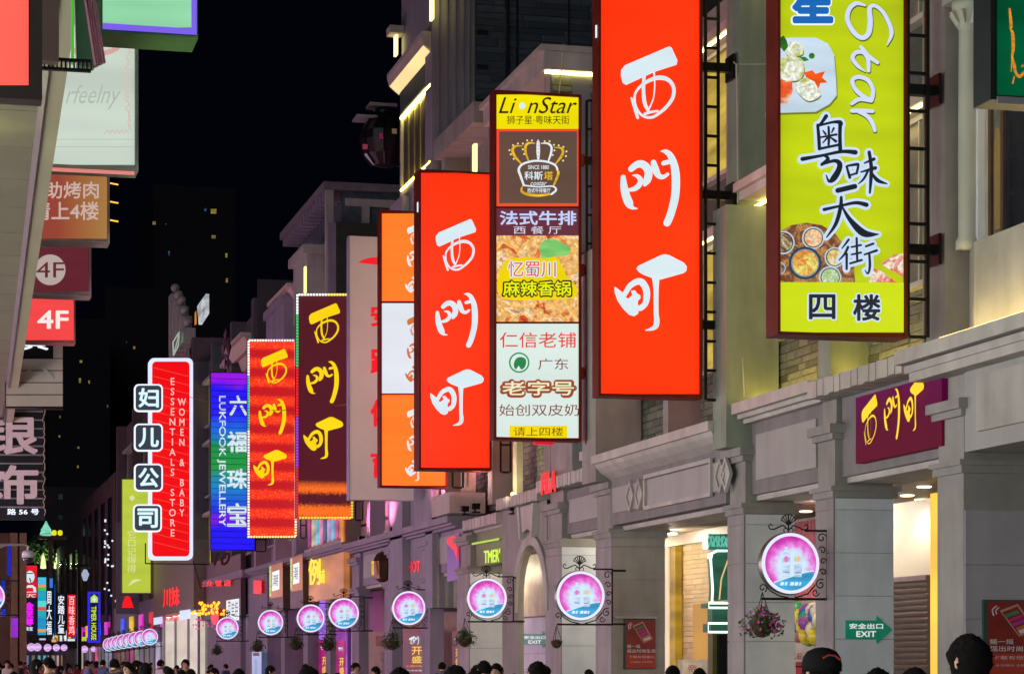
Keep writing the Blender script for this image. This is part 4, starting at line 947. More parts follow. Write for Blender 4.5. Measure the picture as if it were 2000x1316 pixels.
# slatted sign
Y0 = 52.7; Pn = Plane('Y', Y0)
s = newsign('pale slatted metal panel sign with a cut off white character on black above', loc=W(80, 795, Y0))
a = onY(10, 795, Y0); b = onY(124, 672, Y0); MB().box(a.x, b.x, Y0 + .03, Y0 + .35, a.z, b.z).build('sign_case', BLACKM, s)
yy = 700
for k in range(4): face(Pn, 12, yy + .8, 122.5, yy + 22.6, paint('pale_slat', .50, .46, .42, .4, .1, .1, 1), s, off=-.0, name='slat'); yy += 23.6
face(Pn, 104, 673, 122.5, 699, paint('pale_slat', .50, .46, .42, .4, .1, .1, 1), s, name='slat')
text(Pn, '黄', (41, 642, 95, 684), .01, emis(240, 245, 255, 1.1, 0), s, bold=.03)
flat(Pn, [stroke2d([(60, 722, 2), (85, 708, 3), (100, 706, 2)]), stroke2d([(55, 724, 2), (78, 716, 2.5), (102, 738, 3)])], .03, 'ornament', paint('teal_ornament', .42, .50, .45, .4), s)
# silver jewellery sign
Y0 = 60.5; Pn = Plane('Y', Y0)
s = newsign('dark neon tube sign with large silver characters and a lit street number below', loc=W(40, 1010, Y0))
a = onY(-120, 1012, Y0); b = onY(88, 797, Y0); MB().box(a.x, b.x, Y0 + .05, Y0 + .3, a.z, b.z).build('sign_case', paint('navy_black', .012, .014, .022, .3), s)
for yy in range(802, 990, 17): MB().tube([W(-110, yy, Y0), W(84, yy + 1, Y0)], .022, 6).build('neon_tube', paint('grey_glass_tube', .30, .31, .36, .15), s)
SIL = paint('brushed_silver', .80, .76, .80, .4, .0, .06, 8)
text(Pn, '银', (-38, 812, 74, 888), .06, SIL, s, bold=.05, thick=.05); text(Pn, '饰', (-42, 908, 75, 985), .06, SIL, s, bold=.05, thick=.05)
text(Pn, '路 56 号', (14, 993, 76, 1005), .05, emis(225, 235, 255, 1.3, 0), s, bold=.04)
m = MB(); rr = random.Random(6); pts = []
for k in range(40): pts.append(W(86 + rr.uniform(-3, 3), 800 + k * 5.3, Y0 - .02))
m.tube(pts, .012, 4); m.build('cable', CABLE, s)
# cctv dome
s = thing('security_camera', 'white dome security camera hanging from a grey arm, left of the street', 'camera', W(55, 1085, 55))
m = MB(); p = Vector(W(55, 1084, 55)); m.lathe([(.04, .12), (.09, .11), (.135, .06), (.14, -.05)], p, 18); m.build('housing', paint('camera_grey', .42, .45, .55, .4), s, smooth=True)
MB().lathe([(.12, -.051), (.11, -.10), (.07, -.16), (.01, -.18)], p, 18).build('dome', DARK, s, smooth=True)
MB().tube([tuple(p + Vector((0, 0, .12))), tuple(p + Vector((0, 0, .2))), tuple(p + Vector((-.06, 0, .24))), tuple(p + Vector((-1.6, 0, .22)))], .028, 8).tube([tuple(p + Vector((-.45, 0, .24))), tuple(p + Vector((-1.1, 0, -.05)))], .018, 6).build('arm', GREYF, s)
MB().tube([tuple(Vector((p.x - 1.6, 55, 0))), tuple(Vector((p.x - 1.6, 55, p.z + .6)))], .08, 10).build('pole', GREYF, s)

lp = onZ(-55, 262, 7.5); s = thing('canopy_lamp', 'small lamp under the canopy just outside the left edge of the picture', 'lamp', tuple(lp))
MB().lathe([(.04, -.06), (.07, -.05), (.07, .08)], lp, 12).build('housing', emis(245, 240, 150, 3, 0), s)
ld = bpy.data.lights.new('canopy_lamp', 'POINT'); ld.energy = 14; ld.color = (.95, 1, .35); ld.shadow_soft_size = .1; l = bpy.data.objects.new('canopy_lamp', ld); COL.objects.link(l); l.location = lp + Vector((0, 0, -.35))
s = newsign('faint unlit maroon neon numerals on the grey wall below the rainbow sign', loc=W(432, 1105, 95.5), name='wall_letters')
text(Plane('Y', 95.6), '10', (416, 1078, 450, 1104), .05, paint('maroon_neon', .14, .015, .04, .5), s, bold=.06, shear=.3)
# ------------------------------------------------------------------ hanging signs, right side, near to far
WH = emis(214, 232, 240, 1.0, .05)
def xmd(plane, cells, mat, parent, off=.0, thick=0, skew=0):
    for wch, (ox, oy, cell) in zip(('xi', 'men', 'ding'), cells): calli(plane, wch, ox, oy, cell, off, mat, parent, thick=thick, skew=skew)
# yellow restaurant sign
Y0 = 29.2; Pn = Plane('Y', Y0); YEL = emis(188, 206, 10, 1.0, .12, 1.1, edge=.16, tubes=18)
s = newsign('huge lime yellow restaurant sign with food pictures and white script', loc=W(1640, 655, Y0))
sign_box(Y0, 1518, -260, 1771, 657, .42, REDF, s, rim=5, back=YEL)
face(Pn, 1524, -250, 1765, 649, YEL, s)
flat(Pn, [quad(Pn, 1524, 552, 1765, 649)], .001, 'lower_panel', emis(196, 214, 12, 1.05, .06), s)
BL = emis(20, 105, 190, .9, .03); HALO = emis(198, 218, 246, 1.0, .03); NAVY = emis(14, 26, 44, .9, 0)
text(Pn, '星', (1544, -52, 1629, 49), .002, emis(235, 245, 255, 1, 0), s, halo=6, grow=1); text(Pn, '星', (1546, -50, 1627, 47), .012, BL, s, halo=3.6)
def c5(l): return [(1500 + x / 5.06, y / 5.06, w_) for x, y, w_ in l]
ST = [c5([(955, 60, 2), (870, 38, 4), (800, 95, 4.5), (782, 200, 4.5), (840, 320, 4.5), (925, 380, 4.5), (990, 335, 5), (1008, 220, 5), (1000, 100, 4.5), (1040, 60, 3.5), (1120, 110, 3.5), (1190, 230, 4), (1218, 340, 4), (1175, 452, 1)]),
      c5([(915, 470, 3.5), (990, 560, 4), (1080, 625, 3.5)]), c5([(955, 712, 1), (880, 655, 3.5), (832, 580, 4), (865, 525, 4), (940, 525, 4), (985, 600, 4), (990, 705, 3.5)]),
      c5([(1022, 985, 4), (1035, 900, 4), (985, 800, 4), (890, 765, 4), (830, 800, 4), (860, 890, 4), (950, 965, 4), (1020, 995, 4)]), c5([(1015, 1000, 4), (900, 985, 4), (825, 1030, 3.5)]),
      c5([(825, 1100, 4), (930, 1098, 4), (1030, 1105, 3.5)]), c5([(890, 1105, 4), (970, 1150, 4), (1025, 1220, 4), (1050, 1295, 3.5)])]
flat(Pn, [stroke2d([(x + 1.5, y + 1.8, w_ + .6) for x, y, w_ in q]) for q in ST], .001, 'script_shadow', emis(70, 90, 30, .7, 0), s, step=.0004)
flat(Pn, [stroke2d(q) for q in ST], .012, 'script_lettering', emis(205, 216, 246, 1, .03), s)
# plate of food
plate = [(1523, 77), (1545, 74), (1593, 74), (1617, 86), (1629, 108), (1633, 160), (1634, 187), (1620, 204), (1593, 219), (1523, 221)]
flat(Pn, [poly2d([(x + (2 if x > 1530 else 0), y + 4) for x, y in plate])], .001, 'plate_rim', emis(120, 130, 40, .8, .1), s)
flat(Pn, [poly2d(plate)], .003, 'plate', emis(196, 216, 232, 1, .10, 3), s)
def foodmat(cols, scale, s_=1.0):
    m, nt, p = newmat('food_print'); tc = N(nt, 'ShaderNodeTexCoord'); no = N(nt, 'ShaderNodeTexNoise'); no.inputs['Scale'].default_value = scale * .36; no.inputs['Detail'].default_value = 6; no.inputs['Roughness'].default_value = .62; no.inputs['Distortion'].default_value = 1.6
    nt.links.new(tc.outputs['Object'], no.inputs[0]); mr = N(nt, 'ShaderNodeMapRange'); mr.inputs['From Min'].default_value = .30; mr.inputs['From Max'].default_value = .70; nt.links.new(no.outputs[0], mr.inputs[0])
    rp = ramp(nt, [(i / max(1, len(cols) - 1), rgb(*c)) for i, c in enumerate(cols)]); n2 = N(nt, 'ShaderNodeTexNoise'); n2.inputs['Scale'].default_value = scale * 2.2; n2.inputs['Detail'].default_value = 3; nt.links.new(tc.outputs['Object'], n2.inputs[0])
    m2 = N(nt, 'ShaderNodeMapRange'); m2.inputs['From Min'].default_value = .3; m2.inputs['From Max'].default_value = .7; m2.inputs['To Min'].default_value = .6 * s_; m2.inputs['To Max'].default_value = 1.25 * s_; nt.links.new(n2.outputs[0], m2.inputs[0]); nt.links.new(m2.outputs[0], p.inputs['Emission Strength'])
    nt.links.new(mr.outputs[0], rp.inputs[0]); nt.links.new(rp.outputs[0], p.inputs['Emission Color']); p.inputs['Base Color'].default_value = (.05, .05, .05, 1)
    return m
F1 = foodmat([(235, 240, 225), (215, 225, 200), (245, 245, 240), (190, 200, 90), (240, 235, 215)], 9)
for q in ([(1523, 118), (1545, 110), (1566, 118), (1571, 140), (1560, 157), (1535, 158), (1523, 150)], [(1553, 168), (1570, 153), (1590, 160), (1603, 186), (1580, 198), (1562, 186)], [(1536, 84), (1564, 86), (1568, 106), (1545, 112), (1534, 102)]):
    flat(Pn, [poly2d([(x + 1, y + 3) for x, y in q], 0, 3)], .0045, 'food_shade', emis(110, 120, 60, .8, 0), s); flat(Pn, [poly2d(q, 0, 3)], .006, 'food_piece', F1, s)
flat(Pn, [poly2d([(1523, 156), (1547, 160), (1548, 180), (1538, 203), (1523, 203)])], .007, 'food_piece', foodmat([(235, 60, 10), (240, 100, 30), (240, 230, 200), (225, 70, 15)], 7), s)
flat(Pn, [poly2d([(1570, 142), (1586, 138), (1592, 145), (1611, 140), (1605, 152), (1616, 162), (1602, 163), (1598, 174), (1590, 160), (1574, 152)])], .009, 'garnish', emis(232, 80, 15, 1, .3, 6), s)
for q in (poly2d([(1523, 75), (1530, 70), (1536, 80), (1539, 92), (1531, 102), (1523, 92)]), poly2d([(1560, 112), (1572, 112), (1580, 118), (1570, 121)]), circ(1585, 110, 6, 10)): flat(Pn, [q], .009, 'herb', emis(45, 125, 35, .9, .3, 8), s)
# bowls
bask = [(1524, 452), (1545, 440), (1575, 435), (1605, 440), (1630, 455), (1650, 480), (1668, 515), (1670, 551), (1524, 551)]
flat(Pn, [poly2d(bask)], .002, 'basket', foodmat([(150, 70, 20), (95, 45, 15), (200, 140, 80), (60, 30, 15)], 16), s)
FB = [foodmat([(225, 95, 30), (240, 210, 170), (235, 140, 60), (250, 235, 210)], 12), foodmat([(235, 190, 40), (225, 120, 30), (240, 225, 110), (160, 180, 60)], 14), foodmat([(240, 230, 205), (225, 200, 120), (200, 150, 60)], 12), foodmat([(225, 235, 215), (160, 200, 120), (245, 245, 240)], 14), foodmat([(160, 60, 40), (60, 40, 30), (220, 200, 150), (90, 110, 50)], 14)]
for (cx, cy_, r_, fm, dk) in ((1529, 474, 23, 4, 0), (1588, 465, 22, 0, 0), (1572, 514, 32, 1, 1), (1630, 503, 20, 2, 0), (1621, 542, 22, 3, 0), (1522, 524, 12, 4, 0)):
    def clip(sh):
        vs, fs = sh; return ([(max(1524.5, x), min(551, y)) for x, y in vs], fs)
    flat(Pn, [clip(circ(cx, cy_, r_))], .004 + .002 * dk, 'bowl', emis(40, 62, 84, .9, .1) if dk else emis(185, 205, 220, 1, .08), s)
    flat(Pn, [clip(circ(cx, cy_, r_ * .86))], .0075 + .002 * dk, 'bowl_inside', emis(20, 34, 48, .9, 0) if not dk else emis(120, 150, 170, .9, 0), s)
    flat(Pn, [clip(circ(cx, cy_, r_ * .78))], .010 + .002 * dk, 'food_piece', FB[fm], s)
PZ = foodmat([(240, 225, 190), (225, 70, 30), (245, 240, 225), (235, 150, 60)], 9)
for q in ([(1719, 515), (1745, 498), (1764, 495), (1764, 541), (1735, 525)], [(1697, 551), (1706, 524), (1722, 530), (1752, 552)]): flat(Pn, [poly2d(q)], .003, 'pizza', PZ, s)
BRUSH = {'粤': [[(385, 30, 14), (350, 80, 10), (322, 105, 8)], [(322, 95, 10), (330, 180, 12), (335, 270, 12)], [(330, 100, 8), (430, 75, 9), (485, 75, 15), (492, 90, 15)], [(488, 80, 14), (485, 170, 13), (488, 280, 14)],
  [(345, 185, 6), (460, 165, 8)], [(402, 110, 8), (405, 180, 9), (402, 240, 8)], [(362, 138, 5), (380, 162, 8)], [(440, 120, 8), (424, 152, 4)], [(390, 192, 7), (360, 226, 4)], [(415, 185, 5), (455, 215, 10)], [(335, 270, 9), (480, 240, 9)],
  [(210, 345, 15), (350, 320, 10), (500, 290, 12), (598, 296, 17)], [(372, 320, 8), (398, 345, 13), (352, 385, 11)], [(352, 385, 8), (440, 358, 12), (480, 375, 18), (478, 420, 20), (440, 485, 22), (405, 508, 10), (385, 465, 4)]],
 '味': [[(535, 400, 8), (558, 480, 10)], [(540, 395, 7), (600, 385, 10), (620, 388, 9), (608, 450, 8)], [(555, 465, 7), (605, 450, 7)], [(665, 375, 5), (735, 345, 12)], [(640, 440, 5), (745, 410, 13)], [(700, 295, 12), (715, 400, 13), (712, 500, 12), (705, 592, 7)], [(692, 430, 8), (660, 490, 8), (620, 527, 3)], [(715, 440, 5), (760, 500, 14), (830, 526, 4)]],
 '天': [[(470, 575, 18), (595, 545, 18)], [(370, 715, 12), (480, 690, 9), (600, 665, 12), (680, 680, 16)], [(495, 625, 10), (490, 700, 14), (455, 820, 13), (388, 918, 4)], [(500, 690, 5), (560, 790, 16), (660, 888, 26), (770, 896, 3)]],
 '街': [[(550, 935, 8), (520, 975, 6), (500, 1000, 3)], [(545, 990, 9), (520, 1040, 8), (480, 1085, 4)], [(535, 1040, 9), (535, 1150, 8)], [(570, 990, 6), (640, 975, 7)], [(608, 925, 8), (612, 1080, 8)], [(570, 1045, 6), (640, 1030, 7)], [(560, 1110, 7), (645, 1085, 8)],
  [(675, 985, 7), (730, 965, 8)], [(665, 1045, 6), (755, 1015, 9)], [(700, 1035, 8), (705, 1130, 9), (690, 1185, 6), (670, 1160, 3)]]}
bconv = lambda l: [(1510 + x / 3.76, 220 + y / 3.76, w_ / 3.76) for x, y, w_ in l]
for ch, st in BRUSH.items():
    flat(Pn, [stroke2d(bconv(q), 5.6, 5) for q in st], .014, 'character_halo', HALO, s, step=.0003)
for ch, st in BRUSH.items():
    flat(Pn, [stroke2d(bconv(q), .2, 5) for q in st], .024, 'character', NAVY, s, step=.0003)
for ch, bx in (('四', (1579, 575, 1631, 624)), ('楼', (1665, 575, 1719, 627))):
    text(Pn, ch, bx, .006, HALO, s, halo=3.6, grow=3, name='character_halo'); text(Pn, ch, bx, .016, NAVY, s, bold=.045, name='character')
ladder(Y0, 1777, 1822, -80, 655, 10, s, arms=(168, 482), signx=onY(1771, 0, Y0).x)
# biggest red sign
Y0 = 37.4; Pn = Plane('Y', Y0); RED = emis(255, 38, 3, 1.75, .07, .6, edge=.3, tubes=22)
s = newsign('biggest red hanging sign with three white brush characters, beside the yellow sign', loc=W(1265, 775, Y0))
sign_box(Y0, 1168, -260, 1371, 776, .34, REDF, s, rim=5, back=RED); face(Pn, 1174, -250, 1366, 769, RED, s)
MB().box(onY(1168, 0, Y0).x - .02, onY(1168, 0, Y0).x - .002, Y0 + .05, Y0 + .09, onY(1168, 72, Y0).z, onY(1168, 48, Y0).z).build('white_tag', emis(240, 245, 255, 1, 0), s)
xmd(Pn, ((1190, 80, 160), (1190, 280, 160), (1190, 490, 160)), WH, s, off=.006, thick=.006)
ladder(Y0, 1380, 1410, -80, 779, 15, s, arms=(125, 376, 631), signx=onY(1371, 0, Y0).x)
# lion star column sign
Y0 = 45.2; Pn = Plane('Y', Y0)
s = newsign('column of restaurant light boxes with a gold crown panel and a food panel', loc=W(1050, 858, Y0))
sign_box(Y0, 964, 181, 1135, 860, .34, REDF, s, rim=5, back=WH)
face(Pn, 970, 185, 1130, 252, emis(236, 222, 0, 1, .06), s)
text(Pn, 'Li  nStar', (974, 190, 1127, 222), .002, BLK, s, shear=.35, bold=-.006); flat(Pn, [circ(1020, 207, 6.5, 14)], .003, 'paw_mark', WH, s)
text(Pn, '狮子星·粤味天街', (990, 226, 1112, 243), .002, BLK, s)
face(Pn, 970, 252, 1130, 403, emis(240, 72, 48, 1, .05), s); face(Pn, 975, 257, 1127, 397, emis(92, 72, 62, 1, .08), s, off=-.004)
GO = emis(225, 180, 40, 1.0, .25, 9); SV = emis(225, 232, 240, 1, .05)
def c6(l): return [(960 + x / 5.483, 180 + y / 5.483, w_) for x, y, w_ in l]
flat(Pn, [stroke2d(c6(l)) for l in ([(315, 765, 1.6), (250, 690, 2.6), (225, 620, 2.8), (260, 580, 1.8), (330, 580, .6)], [(395, 735, 1.4), (365, 650, 2.4), (365, 580, 2.6), (400, 548, 2), (465, 550, .8)],
     [(680, 775, 1.2), (740, 700, 2.4), (765, 640, 2.6), (740, 600, 1.8), (670, 595, .8)], [(330, 1010, 1), (320, 1060, 2.4), (380, 1095, 2.6), (500, 1108, 2.6), (620, 1095, 2)], [(700, 830, 2), (715, 870, 2.4), (690, 940, 2.2), (660, 1010, 1.6)])], .004, 'crown_gold', GO, s)
flat(Pn, [stroke2d(c6(l)) for l in ([(605, 745, 1.4), (635, 660, 2.2), (640, 590, 2.2), (600, 552, 2), (530, 552, .8)], [(345, 1000, 2), (310, 900, 2.4), (290, 830, 2.4), (330, 775, 2), (420, 745, 2), (500, 738, 2), (600, 750, 2), (680, 785, 2), (705, 830, 2)],
     [(345, 1000, 1.5), (500, 1018, 1.2), (650, 1010, 1.5), (690, 1050, 2), (640, 1095, 2)])], .010, 'crown_silver', SV, s)
flat(Pn, [([(960 + x / 5.483, 180 + y / 5.483) for x, y in ((497, 508), (515, 540), (518, 640), (510, 725), (488, 725), (478, 640), (480, 540))], [tuple(range(7))])], .016, 'crown_spike', SV, s)
flat(Pn, [circ(960 + x / 5.483, 180 + y / 5.483, 1.9, 8) for x, y in ((190, 625), (205, 670), (235, 718), (228, 572), (280, 555), (333, 555), (380, 522), (430, 522), (565, 530), (618, 530), (665, 570), (715, 575), (765, 592), (798, 640), (792, 690), (762, 738), (330, 618), (345, 668), (668, 630), (650, 680))], .016, 'crown_beads', emis(240, 225, 150, 1, 0), s)
flat(Pn, [circ(960 + 497 / 5.483, 180 + y / 5.483, .9, 6) for y in (540, 575, 612, 650, 690)], .020, 'crown_dots', BLK, s)
text(Pn, '科斯', (1024, 335, 1060, 352), .006, WH, s, bold=.03); text(Pn, '塔', (1062, 335, 1080, 352), .006, GO, s, bold=.03)
text(Pn, 'SINCE 1880', (1031, 323, 1072, 331), .006, WH, s, bold=.02); text(Pn, 'costar', (1036, 355, 1068, 363), .006, WH, s, shear=.3, bold=.02); text(Pn, '西式牛排餐厅', (1030, 368, 1075, 377), .006, WH, s, bold=.02)
face(Pn, 970, 407, 1131, 460, emis(96, 44, 62, 1, .06), s)
text(Pn, '法式牛排', (976, 412, 1126, 440), .002, emis(190, 205, 245, 1, 0), s, bold=.045); text(Pn, '西 餐 厅', (1003, 442, 1096, 457), .002, emis(215, 215, 235, 1, 0), s)
face(Pn, 970, 460, 1131, 628, foodmat([(120, 60, 25), (215, 60, 25), (225, 120, 40), (245, 205, 130), (235, 160, 50), (250, 235, 195), (200, 110, 45), (130, 160, 60)], 5), s)
flat(Pn, [poly2d([(1055, 478), (1075, 466), (1100, 475), (1114, 485), (1110, 498), (1085, 500), (1060, 505)], 0, 3)], .0, 'herb', emis(120, 200, 110, 1, .2, 6), s)
flat(Pn, [poly2d([(972, 545), (985, 512), (1010, 503), (1060, 505), (1085, 502), (1095, 515), (1110, 545), (1126, 560), (1124, 580), (1095, 584), (1000, 586), (975, 575)], 0, 3)], .002, 'yellow_patch', emis(232, 208, 0, 1, .05), s)
text(Pn, '忆蜀川', (991, 509, 1086, 542), .006, WH, s, halo=2.2, grow=1); text(Pn, '忆蜀川', (992, 510, 1085, 541), .010, emis(215, 60, 50, 1, 0), s)
text(Pn, '麻辣香锅', (980, 547, 1117, 580), .006, BLK, s, halo=2.6, grow=1); text(Pn, '麻辣香锅', (982, 549, 1115, 578), .012, emis(225, 235, 10, 1, 0), s, bold=.03)
face(Pn, 970, 632, 1132, 855, emis(214, 232, 226, 1, .05), s)
text(Pn, '仁信老铺', (976, 649, 1125, 679), .002, emis(222, 62, 50, 1, 0), s, bold=.008)
flat(Pn, [circ(1014, 708, 20, 28)], .002, 'ring', emis(0, 140, 80, 1, 0), s); flat(Pn, [circ(1014, 708, 17, 28)], .005, 'ring_inside', emis(214, 232, 226, 1, 0), s)
flat(Pn, [poly2d([(1003, 712), (1008, 700), (1018, 697), (1027, 702), (1026, 715), (1018, 722), (1013, 714), (1007, 722)], 0, 2)], .008, 'emblem', emis(10, 130, 75, 1, 0), s)
text(Pn, '广东', (1051, 700, 1110, 722), .002, emis(120, 55, 40, 1, 0), s)
text(Pn, '老字号', (978, 743, 1124, 774), .003, emis(150, 66, 46, 1, 0), s, halo=4.5, grow=3); text(Pn, '老字号', (981, 744, 1121, 772), .010, emis(228, 232, 190, 1, 0), s, bold=.03)
text(Pn, '始创双皮奶', (975, 789, 1131, 812), .002, emis(120, 55, 40, 1, 0), s)
flat(Pn, [quad(Pn, 995, 831, 1108, 855)], .002, 'yellow_patch', emis(238, 214, 0, 1, 0), s); text(Pn, '请上四楼', (1003, 834, 1100, 851), .006, emis(110, 60, 20, 1, 0), s)
ladder(Y0, 1147, 1172, 195, 866, 12, s, arms=(310, 525, 727), signx=onY(1135, 0, Y0).x)
MB().box(onY(1048, 0, Y0).x, onY(1085, 0, Y0).x, Y0 + .1, Y0 + .3, onY(1060, 866, Y0).z, onY(1060, 861, Y0).z).build('red_lamp', emis(220, 30, 50, .8, 0), s)
# second red sign
Y0 = 52.4; Pn = Plane('Y', Y0)
s = newsign('second red hanging sign with three white brush characters, between the orange and crown signs', loc=W(890, 917, Y0))
sign_box(Y0, 818, 334, 960, 918, .55, REDF, s, rim=4, back=RED); face(Pn, 822, 338, 956, 913, RED, s)
MB().box(onY(818, 0, Y0).x - .02, onY(818, 0, Y0).x - .002, Y0 + .05, Y0 + .11, onY(818, 413, Y0).z, onY(818, 394, Y0).z).build('white_tag', emis(240, 245, 255, 1, 0), s)
xmd(Pn, ((835, 420, 114), (835, 563, 114), (833, 716, 118)), WH, s, off=.006, thick=.006)
ladder(Y0, 978, 1001, 600, 921, 6, s, arms=(), signx=onY(960, 0, Y0).x, wallx=13)
# orange and white sign
Y0 = 57.3; Pn = Plane('Y', Y0)
s = newsign('orange and white banded hanging sign half hidden behind the second red sign', loc=W(810, 950, Y0))
sign_box(Y0, 742, 413, 874, 952, .34, REDF, s, rim=3.5, back=emis(255, 128, 42, 1.0, .06, .7))
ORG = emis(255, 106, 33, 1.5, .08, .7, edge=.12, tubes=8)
face(Pn, 746, 417, 870, 588, ORG, s); face(Pn, 746, 592, 870, 768, emis(214, 226, 236, 1, .04), s); face(Pn, 746, 771, 870, 948, ORG, s)
for (cy_, mt_) in (((430, 480, 532), WH), ((608, 660, 706), emis(205, 110, 50, 1, 0)), ((788, 840, 890), WH)):
    xmd(Pn, [(788, q, 50) for q in cy_], mt_, s, off=.0)
ladder(Y0, 884, 908, 880, 951, 2, s, arms=(), signx=onY(870, 0, Y0).x)
MB().box(onY(874, 0, Y0).x, 13.1, Y0 + .1, Y0 + .2, onY(880, 890, Y0).z, onY(880, 880, Y0).z).build('arm', BLACKM, s)
# grey sign
Y0 = 62.3; Pn = Plane('Y', Y0)
s = newsign('plain grey unlit hanging sign with red characters along its right side', loc=W(745, 975, Y0))
a = onY(683, 975, Y0); b = onY(808, 466, Y0); MB().box(a.x, b.x, Y0, Y0 + .4, a.z, b.z).build('sign_case', paint('sign_grey', .78, .77, .80, .4, .1, .06, .6), s)
MB().box(a.x - .03, a.x - .001, Y0 - .02, Y0 + .3, a.z - .02, b.z).build('edge_strip', paint('lilac_edge', .34, .33, .48, .4), s)
RC = emis(238, 18, 40, .95, 0); 
flat(Pn, [poly2d([(699, 513), (712, 506), (725, 503), (750, 503), (770, 520), (745, 518), (720, 516)])], .02, 'swoosh', RC, s)
for ch, (a_, b_) in zip('安踏体育', ((595, 638), (680, 732), (780, 833), (880, 933))): text(Pn, ch, (723, a_, 771, b_), .03, RC, s, bold=.05, name='character', thick=.03)
ladder(Y0 + 4, 694, 711, 940, 1015, 2, s, arms=(), signx=None)
# dark red led sign
Y0 = 70.8; Pn = Plane('Y', Y0); YW = emis(252, 214, 10, 1.0, .06)
mtl = None
def ledmat(base, band, n, lo=0, hi=1, w=.5, bandmax=1.0):
    """rows of small lamps between plain bands"""
    m, nt, p = newmat('lamp_rows'); tc = N(nt, 'ShaderNodeTexCoord'); sp = N(nt, 'ShaderNodeSeparateXYZ'); nt.links.new(tc.outputs['Generated'], sp.inputs[0])
    mu = N(nt, 'ShaderNodeMath', operation='MULTIPLY'); mu.inputs[1].default_value = n * math.pi * 2; nt.links.new(sp.outputs[2], mu.inputs[0])
    si = N(nt, 'ShaderNodeMath', operation='SINE'); nt.links.new(mu.outputs[0], si.inputs[0])
    no = N(nt, 'ShaderNodeTexNoise'); no.inputs['Scale'].default_value = 16; no.inputs['Detail'].default_value = 4; nt.links.new(tc.outputs['Object'], no.inputs[0])
    ad = N(nt, 'ShaderNodeMath', operation='MULTIPLY_ADD'); nt.links.new(no.outputs[0], ad.inputs[0]); ad.inputs[1].default_value = 2.4; nt.links.new(si.outputs[0], ad.inputs[2])
    gt = N(nt, 'ShaderNodeMapRange'); gt.inputs['From Min'].default_value = .7; gt.inputs['From Max'].default_value = 1.9; nt.links.new(ad.outputs[0], gt.inputs[0])
    lt = N(nt, 'ShaderNodeMapRange'); lt.inputs['From Min'].default_value = bandmax; lt.inputs['From Max'].default_value = bandmax - .04; nt.links.new(sp.outputs[2], lt.inputs[0])
    mm = N(nt, 'ShaderNodeMath', operation='MULTIPLY'); nt.links.new(gt.outputs[0], mm.inputs[0]); nt.links.new(lt.outputs[0], mm.inputs[1])
    mx_ = N(nt, 'ShaderNodeMix', data_type='RGBA'); nt.links.new(mm.outputs[0], mx_.inputs[0]); mx_.inputs[6].default_value = base; mx_.inputs[7].default_value = band
    ns = N(nt, 'ShaderNodeTexNoise'); ns.inputs['Scale'].default_value = 26; ns.inputs['Detail'].default_value = 1; nt.links.new(tc.outputs['Object'], ns.inputs[0])
    ms = N(nt, 'ShaderNodeMapRange'); ms.inputs['From Min'].default_value = .56; ms.inputs['From Max'].default_value = .64; nt.links.new(ns.outputs[0], ms.inputs[0]); mk = N(nt, 'ShaderNodeMath', operation='MULTIPLY'); nt.links.new(ms.outputs[0], mk.inputs[0]); nt.links.new(mm.outputs[0], mk.inputs[1])
    mz = N(nt, 'ShaderNodeMix', data_type='RGBA'); nt.links.new(mk.outputs[0], mz.inputs[0]); nt.links.new(mx_.outputs[2], mz.inputs[6]); mz.inputs[7].default_value = rgb(255, 120, 50)
    nt.links.new(mz.outputs[2], p.inputs['Emission Color']); p.inputs['Emission Strength'].default_value = 1; p.inputs['Base Color'].default_value = (.03, .005, .005, 1)
    return m
def beads(plane, pts, n, cols, parent, r=.03):
    """chasing lamps round the sign's edge"""
    per = {}
    seg = list(zip(pts[:-1], pts[1:])); L = [math.hypot(b[0] - a[0], b[1] - a[1]) for a, b in seg]; tot = sum(L)
    for i in range(n):
        d = tot * i / n
        for (a, b), l in zip(seg, L):
            if d <= l: break
            d -= l
        p = plane.P(a[0] + (b[0] - a[0]) * d / l, a[1] + (b[1] - a[1]) * d / l, .06); c = cols[int(i / n * len(cols) * 1.0) % len(cols)]
        per.setdefault(c, MB()).box(p.x - r, p.x + r, p.y - r, p.y + r, p.z - r, p.z + r)
    for c, mb in per.items(): mb.build('edge_lamps', emis(*c, 1.3, 0), parent, kind='stuff')
s = newsign('dark maroon hanging sign with yellow brush characters and a chasing lamp border', loc=W(630, 1012, Y0))
sign_box(Y0, 579, 574, 688, 1013, .3, REDF, s, rim=1.5)
face(Pn, 582, 577, 686, 1010, ledmat(rgb(76, 12, 28), rgb(255, 110, 15), 9, bandmax=.17), s)
xmd(Pn, ((591, 586, 88), (586, 698, 88), (587, 810, 88)), YW, s, off=.004)
beads(Pn, [(580, 1011), (580, 576), (687, 576), (687, 1011), (580, 1011)], 190, [(200, 40, 60), (150, 60, 220), (230, 30, 40), (40, 190, 110), (225, 240, 235), (250, 230, 110), (110, 70, 120), (90, 60, 110), (80, 60, 90), (210, 190, 70), (250, 190, 60)], s)
